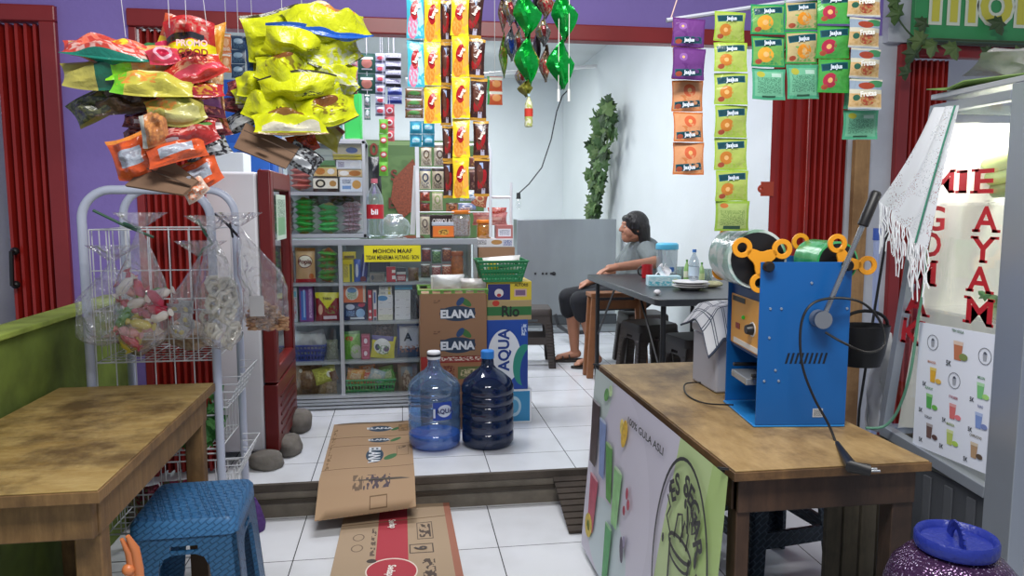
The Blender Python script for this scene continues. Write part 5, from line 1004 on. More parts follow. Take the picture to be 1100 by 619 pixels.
# ================= HANGING WAFER STRIPS =================
def strip(lb, cols, group, name='wafer_strip', string=True):
    """cols: list of (x0,y0,x1,y1,mat,back,Y) pouches joined in one hanging strip"""
    x0, y0_, x1, y1_ = cols[0][:4]; Y = cols[0][5]; top = aY((x0+x1)/2, y0_, Y)
    th = thing(name, lb, 'snack strip', top, group)
    for i, c in enumerate(cols):
        a = aY(c[0], c[1], c[5]); b = aY(c[2], c[3], c[5]); mb = MB()
        mx = face_mx(((a.x+b.x)/2, c[5]+random.Random(i+x0).uniform(-.003, .003), (a.z+b.z)/2), c[6] if len(c) > 6 else 0, random.Random(i*5+x0).uniform(-6, 4), random.Random(i*7+x0).uniform(-8, 8))
        add_pouch(mb, b.x-a.x, a.z-b.z, .014, c[4], mx, i*3+int(x0), 8, 12, crimp=.09, wr=.3)
        pk = mb.build(PN, th)
        if len(c) > 7 and c[7]:
            t = MB(); w, h = b.x-a.x, a.z-b.z
            for s_, tx, tz, hh, col, ang in c[7]:
                xd = mx.to_3x3() @ Vector((math.cos(R(ang)), 0, math.sin(R(ang)))); zd = mx.to_3x3() @ Vector((-math.sin(R(ang)), 0, math.cos(R(ang))))
                t.text(s_, mx @ Vector((tx*w, -.0095, tz*h)), xd, zd, hh*h, M(col, .5), bold=.04)
            t.build('lettering', pk, smooth=0)
    if string:
        mb = MB(); mb.tube([top, Vector((top.x, top.y, 2.37))], .0012, WHITE, 5); mb.build('string', th)
    return th
PN = 'wafer_packet'
mb = MB(); mb.tube([(-1.3, 2.05, 2.38), (1.6, 2.05, 2.38)], .018, M('a98b5a', .6), 10); tag(mb.build('bamboo_pole'), 'bamboo pole under the porch roof carrying the hanging snacks', 'pole')
YH = 2.05; RD = 'a8141c'
def waf(base, c2, c3, band): return LM(base, [('r', .5, .96, .5, .04, band), ('r', .5, .03, .5, .04, band), ('e', .35, .25, .3, .25, c2, 20), ('n', .5, .2, .4, .15, c3), ('e', .5, .58, .26, .20, RD, 25), ('r', .8, .5, .16, .24, c3, 20), ('e', .45, .62, .27, .15, RD, 30), ('e', .25, .9, .1, .03, c3), ('e', .7, .12, .1, .04, c3)], .25, .25)
WA = waf('45b8cc', 'd87a9c', 'a8d8e4', '3aa8c0'); WY = waf('e6c326', 'd88a2c', 'e8a84c', 'ecd820'); WBr = LM('3a2220', [('r', .5, .97, .5, .04, 'c89838'), ('r', .5, .03, .5, .04, 'b88830'), ('r', .45, .8, .12, .08, '9cb0d8'), ('e', .5, .45, .35, .2, '9c1a20', 30), ('e', .35, .6, .2, .25, '5a3428', 20), ('r', .6, .14, .12, .07, 'b8b4c8'), ('n', .5, .3, .3, .14, '6c3c2c')], .22, .35)
LG = [('beng', .02, .1, .12, 'f0e4d8', 65)]
strip('aqua blue wafer strip, leftmost of the hanging wafer strips', [(436, -10, 456, 42, WA, YH, 0, LG), (437, 42, 456, 94, WA, YH, 0, LG)], 'hanging wafer strips')
strip('yellow wafer strip hanging beside the aqua blue one', [(455, -6, 474, 45, WY, YH, 0, LG), (455, 45, 474, 92, WY, YH, 0, LG), (455, 92, 474, 133, WY, YH, 0, LG)], 'hanging wafer strips')
strip('narrow brown wafer strip hanging between the two yellow ones', [(473, 0, 485, 46, WBr, YH+.02, 0), (473, 46, 485, 92, WBr, YH+.02, 0), (473, 92, 485, 135, WBr, YH+.02, 0), (475, 135, 487, 173, WBr, YH+.02, 0), (476, 173, 488, 213, WBr, YH+.02, 0)], 'hanging wafer strips')
strip('longest yellow wafer strip, hanging down in front of the coffee rack', [(484, -6, 504, 39, WY, YH-.02, -2, LG), (485, 39, 504, 83, WY, YH-.02, 0, LG), (485, 83, 505, 127, WY, YH-.02, 0, LG), (486, 127, 505, 169, WY, YH-.02, 0, LG), (486, 169, 504, 213, WY, YH-.02, 0, LG)], 'hanging wafer strips')
strip('brown and gold wafer strip, rightmost of the hanging wafer strips', [(500, -8, 519, 41, WBr, YH, -5, LG), (503, 41, 521, 84, WBr, YH, -3, LG), (505, 84, 523, 130, WBr, YH, -2, LG), (508, 130, 525, 170, WBr, YH, 0, LG), (509, 170, 526, 211, WBr, YH, 0)], 'hanging wafer strips')
PN = 'sachet'
YB2 = 4.25
def sm(c, c2, c3='e8e0d0'): return LM(c, [('e', .5, .55, .3, .22, c2), ('n', .5, .4, .4, .3, c2), ('r', .5, .9, .4, .05, c3), ('t', .5, .2, .35, .08, c3)], .35)
def blk(lb, x0, y0_, x1, y1_, nx, ny, mat, Y=YB2, grp='small sachet strips hanging over the counter', nm='sachet_strip'):
    cols = []
    for j in range(ny):
        for i in range(nx): w = (x1-x0)/nx; h = (y1_-y0_)/ny; cols.append((x0+i*w, y0_+j*h, x0+(i+1)*w, y0_+(j+1)*h, mat, Y))
    th = strip(lb, cols, grp, nm, False); top = aY((x0+x1)/2, y0_, Y)
    m = MB(); m.tube([top, Vector((top.x, top.y, 3.098))], .0012, WHITE, 4); m.build('string', th)
blk('green and brown sachet strip hanging below the aqua wafer strip', 435, 95, 455, 127, 1, 3, sm('7a5a34', '4c8a3c'))
blk('teal sachet sheet hanging left of the yellow wafer strips', 440, 130, 467, 158, 2, 2, LM('1f8496', [('e', .5, .5, .35, .25, '3cb0c0'), ('t', .5, .5, .3, .15, 'e0f0f0')], .35))
blk('dark green coffee sachet strip hanging high over the counter', 384, 57, 404, 101, 1, 2, LM('23503a', [('e', .5, .5, .3, .25, 'b87860'), ('r', .5, .75, .35, .06, 'd0d8c8'), ('r', .5, .2, .3, .03, 'd0d8c8')], .35))
blk('narrow green sachet strip left of the coffee sachets', 378, 57, 384, 101, 1, 3, sm('b85c68', 'd8c8b8'), 4.3)
blk('pale grey sachet strip, longest over the counter', 403, 57, 414, 125, 1, 6, LM('a8b0b8', [('e', .5, .5, .35, .2, 'c04c54'), ('r', .5, .8, .4, .08, 'e0e4e8'), ('r', .5, .15, .5, .08, '58606c')], .35))
blk('grey and black sachet strip right of the pale grey one', 414, 57, 431, 94, 1, 4, LM('b4b8bc', [('r', .5, .25, .5, .2, '26282c'), ('t', .5, .7, .4, .1, '4a4e54')], .35))
blk('blue grey sachet strip below the grey and black ones', 416, 94, 432, 112, 1, 2, LM('9ca8c4', [('r', .5, .3, .5, .2, '2c4490'), ('t', .5, .7, .4, .1, '3c4460')], .35))
blk('small dark green sachet pair hanging under the coffee sachets', 391, 101, 398, 129, 1, 2, sm('3c6a58', 'c8d0c8'))
blk('red and white sachet strip above the green banner', 413, 112, 424, 152, 1, 3, LM('c85c5c', [('e', .5, .5, .35, .25, 'e8d8d0'), ('e', .5, .5, .22, .15, 'b83040')], .35))
blk('lime green sachet strip hanging over the green banner', 407, 128, 417, 189, 1, 4, LM('6cb83c', [('e', .5, .5, .4, .22, 'c83c40'), ('e', .5, .5, .28, .12, 'e8d8d0')], .35), 4.22)
blk('orange and white sachet strip right of the brown wafer strip', 523, 82, 540, 113, 1, 2, LM('c85a34', [('e', .6, .5, .3, .25, 'e8a060'), ('r', .5, .85, .5, .1, 'dfe6d8'), ('r', .06, .5, .08, .5, '3c9a50')], .3), 3.0)
YS3 = 3.1
blk('orange sachet strip hanging behind the red snack bags', 237, 36, 249, 78, 1, 2, sm('d8783c', 'e8b080'), YS3)
blk('navy sachet strip hanging left of the yellow chip bunch', 248, 38, 264, 84, 1, 3, LM('28405c', [('e', .5, .6, .35, .2, '8ca8bc'), ('n', .5, .3, .4, .2, '507088')], .35), YS3)
blk('pale pink and blue sachet strip behind the yellow chip bunch', 264, 38, 278, 86, 1, 2, LM('a8b0b4', [('r', .5, .75, .3, .1, '4c90c0'), ('r', .5, .55, .3, .1, 'd84c88'), ('r', .4, .1, .4, .08, 'd85c98')], .35), YS3+.05)
# ================= DRINK SACHET STRIPS ON A STICK =================
YJ = 1.92
pa = aY(716, 22, YJ+.02); pb = aY(955, -14, YJ-.02)
th = thing('hanging_stick', 'thin grey stick under the porch carrying the drink sachet strips', 'stick', pa)
mb = MB(); mb.tube([pa, pb], .006, M('a8acb8', .5), 8); mb.build('rod', th)
mb = MB(); mb.tube([pa+Vector((.01, 0, 0)), pa+Vector((.07, .02, .17)), pa+Vector((.1, .1, .6))], .002, M('c4a49c', .6), 5); mb.tube([pb, pb+Vector((0, 0, .5))], .002, M('c4a49c', .6), 5); mb.build('string', th)
PILL = '1f5a66'
def jj(base, fruit, fc, px=.35, py=.38, r=.2, logo=.78): return LM(base, [('r', .5, .5, .46, .44, fruit), ('n', .6, .3, .34, .22, base), ('r', .5, logo, .42, .11, PILL, 5), ('r', .5, logo, .39, .085, '16404a', 5), ('e', px, py, r, r, fc), ('e', px+.04, py+.04, r*.65, r*.65, fc), ('e', px, py, r*.35, r*.35, 'e0b070'), ('n', .7, .4, .2, .2, fruit), ('e', .2, .16, .1, .08, 'a04c34')], .22, .3)
JT = [('JasJus', 0, .27, .17, 'd8e4f0', 3)]; JB = [('JasJus', 0, -.27, .17, 'd8e4f0', 3)]
MP = jj('5a2a6c', '6a3a7c', '8a5ca0', .3, .7, .12, .23); MO = jj('c0703c', 'd09468', 'c8603c', .55, .68, .2, .23)
MG = jj('98b83c', 'a8b85c', 'c07a30'); MT = jj('1f8a54', '6aa050', 'd89a34', .4, .38, .24); MT2 = jj('2f9a48', 'b8a878', 'd88a24', .55, .38, .22); MR = jj('3c9a40', '4a9c48', 'a82c44', .35, .36, .22)
MBK = LM('4a9c78', [('r', .5, .5, .43, .4, '6cae8c'), ('t', .5, .45, .36, .25, '4c8468'), ('e', .25, .8, .12, .1, 'a8a840'), ('r', .72, .78, .15, .06, 'a8c8b8'), ('r', .5, .1, .2, .03, '28503c')], .25, .3)
MBG = LM('88a83c', [('r', .5, .5, .43, .42, '9cb068'), ('t', .5, .45, .36, .25, '7c9450'), ('e', .25, .85, .12, .08, 'b86c34'), ('r', .5, .12, .25, .06, '2c4c3c')], .25, .3)
MS = LM('c8c4b0', [('r', .5, .8, .5, .14, '8c9cac'), ('e', .8, .85, .25, .12, '3c7c50'), ('e', .5, .78, .25, .12, '98402c'), ('r', .5, .3, .5, .22, 'c8a878'), ('e', .55, .3, .22, .18, 'a84c34'), ('n', .5, .3, .45, .2, 'b8945c'), ('e', .2, .38, .1, .1, '2c5c48'), ('r', .5, .01, .5, .03, 'a8b0bc')], .22, .3)
def col(x0, x1, ys, mats, Y, txt, rot=0): return [(x0+(i*.3), ys[i], x1+(i*.3), ys[i+1], mats[i], Y, rot, txt[i]) for i in range(len(mats))]
G8 = 'drink sachet strips hanging at the right'
SN = 'sachet_strip'
strip('purple drink sachet strip at the left end of the stick', col(722, 757, [19, 51, 86], [MP, MP], YJ-.015, [JB, JB], -2), G8, SN, False)
strip('orange drink sachet strip hanging just behind the purple sachets', col(722, 754, [20, 52, 86, 120, 153, 188], [MO]*5, YJ+.02, [JB]*5), G8, SN, False)
strip('longest drink sachet strip, yellow green with a blank bottom sachet', col(767, 801, [12, 45, 78, 113, 148, 183, 216, 248], [MG]*6+[MBG], YJ, [JT]*6+[None]), G8, SN, False)
strip('dark green drink sachet strip third along the stick', col(807, 842, [4, 38, 73, 108], [MT, MT, MBK], YJ-.01, [JT, JT, None]), G8, SN, False)
strip('green drink sachet strip with orange slices beside the dark green one', col(843, 879, [0, 33, 69, 107], [MT2, MT2, MBK], YJ-.005, [JT, JT, None], 3), G8, SN, False)
strip('bright green drink sachet strip with red fruit pictures', col(879, 912, [-8, 27, 63, 100], [MR]*3, YJ-.015, [JT]*3), G8, SN, False)
strip('grey and tan fruit drink sachet strip at the right end of the stick', col(911, 945, [-14, 19, 52, 85, 118], [MS]*4, YJ-.03, [[('Frutas', .02, .02, .24, 'f0f0e8', 6)]]*4), G8, SN, False)
strip('green backed drink sachet strip behind the tan fruit sachets', col(907, 941, [84, 118, 150], [MBK]*2, YJ+.02, [None]*2), G8, SN, True)
# ================= FOIL TWISTS =================
def foil(lb, segs, Y, mats, cap=None):
    top = aY(segs[0][0], segs[0][1], Y); th = thing('twisted_snack_strip', lb, 'snack strip', top, 'twisted foil snack strips')
    for i, (cx_, y0_, y1_, w) in enumerate(segs):
        a = aY(cx_, y0_, Y); b = aY(cx_, y1_, Y); h = a.z-b.z; W = w*Y/800/2; c0 = (a+b)/2
        def fn(u, v, s, c0=c0, h=h, W=W, i=i):
            prof = max(.14, 1-abs(2*v-1)**1.25); x = (u-.5)*2*W*prof; n_ = noise.noise(Vector((u*4+i*9, v*5, s+Y*7)))
            return c0+Vector((x+W*.15*math.sin(v*6+i), -s*.016*prof*(1-(2*u-1)**2)+n_*.008-abs(u-.5)*.0+.01*math.sin(u*9+v*5), (v-.5)*h))
        mb = MB(); mb.grid(lambda u, v: fn(u, v, 1), 8, 12, mats[i % len(mats)]); mb.grid(lambda u, v: fn(1-u, v, -1), 8, 12, mats[(i+1) % len(mats)]); mb.build('foil_packet', th, smooth=25)
    mb = MB(); mb.tube([top, Vector((top.x, top.y, 2.37))], .0012, WHITE, 4); mb.build('string', th)
    return th
GF = M('0f9a3e', .22, .55, bump=.5, bscale=40); SF = LM('a8aeb0', [('n', .5, .5, .5, .5, '5c6468'), ('n', .3, .6, .4, .3, 'c8b060'), ('r', .5, .5, .2, .2, '8a3c40')], .22, .5, .5); OL = M('8a8a3c', .3, .5, bump=.5, bscale=40)
BS = LM('6a7078', [('n', .5, .5, .5, .5, 'b8c0c4'), ('r', .5, .4, .25, .2, '2c54b0'), ('n', .6, .7, .3, .2, '3a3c40')], .25, .5, .4); MF = LM('7a5a44', [('r', .5, .4, .4, .2, 'b03038'), ('n', .5, .5, .5, .5, 'a8a890'), ('n', .5, .9, .5, .2, '3c2c28')], .25, .5, .4); GR = LM('5c9c34', [('n', .5, .5, .5, .5, '8c4c2c'), ('n', .5, .2, .4, .2, 'a8c060')], .25, .5, .3)
foil('green foil twist strip with olive foil tail, left of the two green ones', [(566, -10, 40, 30), (567, 38, 92, 27), (565, 86, 104, 16)], 2.0, [GF, GF, OL])
foil('green foil twist strip hanging rightmost over the shop room', [(606, -12, 44, 28), (603, 42, 96, 30)], 2.0, [GF, GF])
foil('slim silver and green foil strip at the left of the foil twists', [(540, -6, 34, 10), (541, 34, 84, 9)], 2.1, [MF, GR])
foil('silver and blue foil strip between the slim strip and the green twist', [(548, -8, 28, 16), (549, 28, 66, 13)], 2.08, [SF, BS])
foil('long silver foil strip just behind the left green twist', [(556, -8, 30, 16), (557, 30, 66, 15), (561, 66, 96, 14)], 2.1, [BS, SF, SF])
foil('silver and red foil strip hanging between the two green twists', [(586, -12, 20, 18), (584, 18, 50, 16), (586, 48, 88, 13)], 2.06, [MF, SF, MF])
foil('dark foil strip peeping out between the green twist and the red one', [(576, -6, 30, 12), (577, 30, 70, 8)], 2.14, [M('26242a', .3, .3, .4, 40), M('3c3438', .3, .3, .4, 40)])
bottle('candy_bottle', 'tiny snack bottle with red label hanging under the green foil twist', 568, 101, 137, 2.0, 9, LM('a8b060', [('n', .5, .5, .5, .5, 'd8d8c8')], .3), M('a8c4d4', .3), M('c03828', .4))
for px in (600, 611):
    mb = MB(); a = aY(px, 78, 1.99); b = aY(px, 96, 1.99); mb.tube([a+Vector((0, 0, .2)), b], .001, WHITE, 4); mb.tube([b, aY(px, 109, 1.99)], .0035, WHITE, 8)
    tag(mb.build('hanging_string'), ['white plastic string end hanging under the right green foil twist', 'white plastic string end hanging right of the right green foil twist'][px > 605], 'string')
# ================= CHIP BUNCHES =================
mbp = MB()
def chips(lst, grp, anchor, Y, strings, ang=None):
    for i, (lb, cx_, cy_, w, h, roll, tilt, yaw, mat, dy) in enumerate(lst):
        p = aY(cx_, cy_, Y+dy); s = (Y+dy)/800; mb = MB(); mx = face_mx(p, roll, tilt, yaw+8)
        add_pouch(mb, w*s, h*s/max(.3, math.cos(R(tilt)))*1.0, min(w, h/max(.3, math.cos(R(tilt))))*s*.62, mat, mx, i*11+int(cx_), 22, 16, crimp=.06, wr=.9, pinch=.32 if abs(tilt) > 14 else .08)
        o = mb.build('snack_bag', loc=p, smooth=32); tag(o, lb, 'snack bag', grp)
    for k, (a, b, bend) in enumerate(strings):
        pa_ = aY(a[0], a[1], Y); mb = MB(); mb.tube([pa_, Vector((pa_.x+b, Y, 2.37))], .0008, M('c8c8cc', .5), 4)
        tag(mb.build('hanging_string'), bend, 'string')
def CY_(*sh): return LM('c6cd1c', tuple(sh), .25, .6)
Y1 = CY_(('e', .6, .72, .28, .16, 'c8843c'), ('e', .45, .68, .12, .08, 'e8d8b0'), ('r', .5, .04, .5, .05, '1c58b4'))
Y2 = CY_(('r', .5, .96, .5, .05, '1c4c9c'), ('t', .68, .6, .12, .05, '3c4020'), ('r', .5, .3, .4, .02, 'b8bc28'))
Y3 = CY_(('n', .5, .5, .3, .2, '6c4c20'), ('e', .45, .7, .22, .12, '7a4a24'), ('r', .5, .02, .5, .03, '3c3820'))
Y4 = CY_(('t', .7, .4, .15, .06, '4a4c20'), ('r', .5, .97, .5, .03, '3c3820'))
Y5 = CY_(('n', .5, .2, .5, .15, 'c8ccb8'), ('r', .5, .02, .5, .03, '3c3820'))
YG = 'yellow chip bags in the right hanging bunch'
DKB = LM('262428', [('n', .5, .5, .5, .5, 'a8acb0'), ('r', .5, .3, .3, .12, 'c8ccd0')], .25, .4); MRN = LM('5c2028', [('n', .5, .5, .5, .4, '9c5048'), ('r', .6, .3, .2, .1, 'd8c8c8')], .25, .5)
YC = 2.15
yl = [('topmost yellow chip bag with a food picture and blue edge', 351, 24, 84, 36, 8, -48, 4, Y1, -.02),
 ('yellow chip bag standing upright at the upper left of the yellow bunch', 294, 35, 60, 46, 12, 12, 10, Y4, .03),
 ('yellow chip bag with a slanting blue edge second from the top', 322, 50, 72, 34, -18, 38, 0, Y2, -.04),
 ('yellow chip bag at the upper right of the bunch with its corner pointing right', 357, 53, 62, 36, 8, -28, 14, Y5, 0),
 ('darker yellow chip bag hanging at the left behind the blue edged one', 284, 60, 42, 48, 10, 10, 30, LM('b4b020', [('r', .05, .5, .07, .5, '2c4c80'), ('e', .5, .3, .2, .12, '8a3c20')], .3, .3), .07),
 ('yellow chip bag with brown picture in the middle of the bunch', 307, 74, 62, 34, -2, -36, -8, Y3, -.04),
 ('plain yellow chip bag right of the middle of the bunch', 352, 76, 62, 30, -6, -25, 6, Y5, -.01),
 ('small yellow chip bag jutting out at the left middle of the bunch', 277, 86, 46, 28, 14, -25, -16, Y4, .0),
 ('yellow chip bag with small print below the middle of the bunch', 320, 96, 78, 30, 4, 34, 0, Y4, -.05),
 ('yellow chip bag with dark rim at the right below the middle', 360, 95, 52, 34, 24, -20, 12, Y5, .02),
 ('small yellow chip bag low at the left edge of the bunch', 274, 99, 44, 24, 10, -30, -12, Y5, .03),
 ('big crumpled yellow chip bag at the lower left of the bunch', 294, 118, 62, 40, -14, -20, -10, Y4, -.03),
 ('yellow chip bag at the lower right with its corner pointing right', 351, 117, 66, 36, 8, -22, 12, Y3, -.02),
 ('lowest yellow chip bag in the bunch with brown picture and silver base', 312, 134, 74, 28, 2, -38, 0, LM('c6cd1c', [('e', .5, .7, .3, .2, '7a5424'), ('r', .5, .2, .4, .12, 'c8c4b0'), ('r', .5, .02, .5, .04, '7a5c30')], .25, .35), -.06),
 ('dull yellow bag tucked behind the lower right of the yellow bunch', 338, 138, 60, 28, -26, -10, 10, LM('96902c', [('r', .5, .9, .5, .08, '6c3830')], .3, .3), .05),
 ('maroon snack bag poking out left of the yellow bunch, upper one', 264, 92, 40, 20, 10, -20, -20, MRN, .06), ('maroon snack bag poking out left of the yellow bunch, lower one', 262, 110, 44, 18, 6, -20, -20, MRN, .08),
 ('black and silver snack bag at the lower left of the yellow bunch', 262, 128, 50, 22, 18, -15, -20, DKB, .06),
 ('black and silver snack bag hanging below right of the cardboard piece', 326, 170, 38, 26, -38, 0, 20, DKB, -.02), ('small red snack bag above the black and silver one at bottom right', 325, 153, 32, 20, 14, -12, 10, LM('a83c28', [('n', .5, .5, .4, .4, '5c2020')], .25, .5), .0)]
chips(yl, YG, None, YC, [((303, 20), .0, 'left string holding the yellow chip bunch'), ((324, 8), 0, 'right string holding the yellow chip bunch')])
RG = LM('b02428', [('r', .5, .42, .5, .12, 'd8c820'), ('n', .5, .75, .4, .2, 'a86c60'), ('e', .5, .15, .3, .15, '6c2848'), ('r', .4, .62, .4, .06, '2c2c34')], .25, .4)
RG2 = LM('b83428', [('n', .5, .6, .4, .3, 'd8a078'), ('r', .5, .35, .45, .12, 'd84c5c')], .25, .4)
ORS = LM('c8542c', [('r', .5, .5, .3, .2, 'a8b0bc'), ('n', .5, .5, .25, .15, '8c8c98'), ('r', .5, .95, .5, .05, 'e08a3c')], .22, .5)
cl = [('flat red and orange snack bag, topmost at the left of the mixed bunch', 116, 55, 84, 22, 0, -55, 0, LM('c04438', [('n', .5, .5, .45, .45, 'd8b8b0'), ('e', .6, .6, .15, .12, 'e0c838'), ('n', .5, .7, .4, .2, 'e05a2c'), ('r', .5, .05, .5, .08, '1c7060'), ('e', .2, .8, .15, .08, 'd8b040')], .25, .4), -.02),
 ('green, white and olive snack bag below the flat red one', 116, 77, 82, 34, 4, -30, 0, LM('7a9c3c', [('r', .2, .5, .22, .5, 'a8a050'), ('r', .5, .5, .12, .5, '1f5c48'), ('r', .75, .5, .18, .5, '7cc828'), ('e', .6, .8, .2, .15, 'd0dcd8'), ('e', .7, .3, .1, .1, 'd08034')], .25, .4), 0),
 ('lime green and orange snack bag at the upper middle of the mixed bunch', 157, 68, 78, 30, 14, -30, 0, LM('84cc24', [('r', .62, .5, .3, .5, 'd0a070'), ('n', .65, .5, .25, .4, 'e08834'), ('r', .95, .5, .1, .5, 'a8a888'), ('n', .8, .2, .2, .1, '98a4b0')], .25, .4), .0),
 ('dark green snack bag edge beside the lime green bag', 168, 56, 40, 18, 10, -40, 0, LM('2f6c3c', [('e', .7, .5, .2, .3, 'c83058')], .25, .4), .04),
 ('lime and olive snack bag with orange picture in the mixed bunch', 165, 92, 76, 28, -2, -34, 0, LM('b8b048', [('r', .07, .5, .09, .5, '6cb82c'), ('n', .3, .6, .25, .3, 'd87c38'), ('r', .6, .8, .3, .06, 'dcd890')], .25, .4), -.05),
 ('dark olive snack bag drooping at the left of the mixed bunch', 100, 114, 48, 30, 34, 0, -20, LM('3c4034', [('n', .5, .5, .5, .5, '6a6c48'), ('r', .5, .05, .5, .06, '7c7038')], .25, .5), .03),
 ('dark brown snack bag left of centre in the mixed bunch', 134, 109, 62, 30, 18, -20, 0, LM('4a382c', [('n', .5, .5, .4, .4, '6c5440')], .25, .5), .03),
 ('olive snack bag with an orange picture at the centre of the mixed bunch', 189, 118, 56, 32, 14, -20, 4, LM('a09a4c', [('n', .25, .7, .28, .35, 'd8803c'), ('r', .6, .3, .3, .2, 'b4b070')], .25, .4), -.03),
 ('upright red snack bag with yellow lettered band, right of the mixed bunch', 206, 52, 48, 52, 4, 5, 0, RG, .03),
 ('upright orange snack bag behind the lettered red one', 190, 45, 34, 40, -20, 5, 0, LM('b85030', [('n', .5, .5, .4, .4, 'd8a090'), ('r', .5, .3, .5, .1, 'd8c030')], .25, .4), .06),
 ('golden orange snack bag at the upper right edge of the mixed bunch', 226, 62, 24, 74, -6, 5, 20, LM('c8842c', [('n', .5, .5, .5, .5, 'd8a048'), ('r', .5, .3, .4, .1, 'b83828')], .25, .4), .06),
 ('red snack bag slanting below the yellow lettered band', 211, 76, 56, 28, 26, -20, 0, RG2, -.02),
 ('small pink and red snack bag left of the slanting red bag', 176, 61, 30, 20, 18, -25, 0, LM('c03850', [('e', .5, .5, .3, .3, 'e0a8b8'), ('e', .5, .5, .2, .2, 'b02040')], .25, .4), -.03),
 ('thin red snack bag with yellow print right of centre in the bunch', 208, 95, 58, 18, 4, -40, 0, LM('a82830', [('n', .5, .5, .4, .4, 'd8a838')], .25, .4), -.01),
 ('dark red and purple snack bag at the right middle of the bunch', 214, 111, 48, 32, 4, -12, 10, LM('5a2434', [('n', .5, .5, .4, .4, 'b86a54'), ('r', .75, .5, .2, .2, '8c4c84')], .22, .5), .01),
 ('pale gold snack bag down the right edge of the mixed bunch', 232, 112, 20, 60, 2, 0, 30, LM('c89868', [('n', .5, .5, .5, .5, 'd8c0a0'), ('n', .4, .3, .4, .4, 'a83c38')], .22, .5), .05),
 ('maroon snack bag at the left middle of the mixed bunch', 150, 131, 34, 18, -4, -20, -20, MRN, .04),
 ('second maroon snack bag below it at the left of the mixed bunch', 152, 143, 38, 18, 18, -20, -20, MRN, .05),
 ('clear bag of orange crackers at the centre of the mixed bunch', 166, 138, 26, 34, 4, 0, 0, LM('a87048', [('n', .5, .5, .4, .4, 'c88850'), ('r', .08, .5, .1, .5, 'a8a8a0')], .22, .5), -.06),
 ('red snack bag with white label right of the orange crackers', 201, 144, 60, 28, 10, -16, 0, LM('9c2c2c', [('n', .5, .7, .4, .2, 'd8a098'), ('r', .2, .25, .15, .14, 'd0d0d4'), ('e', .8, .8, .15, .12, '4c7c3c')], .22, .5), -.03),
 ('maroon snack bag at the right above the black one in the mixed bunch', 224, 136, 42, 30, 14, -12, 15, MRN, .03),
 ('orange snack bag at the lower left of the mixed bunch', 142, 166, 42, 44, 20, 0, -10, ORS, -.01),
 ('orange snack bag at the lower centre of the mixed bunch', 190, 163, 58, 24, 12, -14, 0, ORS, -.05),
 ('black and maroon snack bag at the lower right of the mixed bunch', 222, 160, 46, 26, 20, -10, 10, DKB, .02),
 ('orange snack bag at the bottom right of the mixed bunch', 212, 186, 46, 32, 20, -8, 5, ORS, .0),
 ('silver and orange snack bag tip at the very bottom of the mixed bunch', 209, 203, 26, 20, 30, 0, 0, LM('c8b0a0', [('n', .5, .5, .4, .4, 'd06a38')], .22, .5), -.02)]
chips(cl, 'mixed snack bags in the left hanging bunch', None, 1.95, [((135, 40), -.04, 'leftmost string holding the mixed snack bunch'), ((182, 30), .0, 'second string from the left holding the mixed snack bunch'), ((200, 24), .0, 'middle string holding the mixed snack bunch'), ((222, 28), -.05, 'right string holding the mixed snack bunch')])
o = [x for x in bpy.data.objects if x.get('label', '').startswith('upright red snack bag')][0]
t = MB(); p = aY(207, 56, 1.875); t.text('GOOD', p, (1, 0, 0), (0, 0, 1), .022, M('8c2020', .5), bold=.03); p = aY(208, 62, 1.875); t.text('CLASS', p, (1, 0, 0), (0, 0, 1), .022, M('8c2020', .5), bold=.03); p = aY(206, 46, 1.875); t.text('PROMO', p, (1, 0, 0), (0, 0, 1), .02, M('e0b8b8', .5), bold=.03)
t.build('lettering', o, smooth=0)
def cpiece(lb, pts, Y, th_=.006, extra=None):
    P = [aY(x, y, Y+dy) for x, y, dy in pts]; mb = MB(); n = len(P); nr = (P[1]-P[0]).cross(P[2]-P[0]).normalized()*th_
    mb.add(P+[p+nr for p in P], [tuple(range(n)), tuple(range(2*n-1, n-1, -1))]+[(i, n+i, n+(i+1) % n, (i+1) % n) for i in range(n)], M('6e5440', .8, bump=.15, bscale=40, var=.08))
    if extra:
        for a, b in extra: mb.bar(aY(*a, Y-.010), aY(*b, Y-.010), .0025, .008, M('4a382c', .8), up=(0, 1, 0))
    o = mb.build('cardboard_flap', smooth=0); tag(o, lb, 'cardboard', 'cardboard pieces under the chip bunches')
cpiece('brown cardboard piece under the mixed snack bunch above the rack arch', [(134, 199, 0), (158, 178, .02), (184, 172, .0), (213, 194, 0), (196, 209, -.02)], 1.92, .006, [((158, 181), (205, 200))])
cpiece('brown cardboard piece tilted under the yellow chip bunch', [(251, 158, 0), (264, 132, .03), (322, 158, .03), (307, 181, 0)], 2.08, .006, [((262, 140), (318, 165)), ((276, 158), (288, 163))])
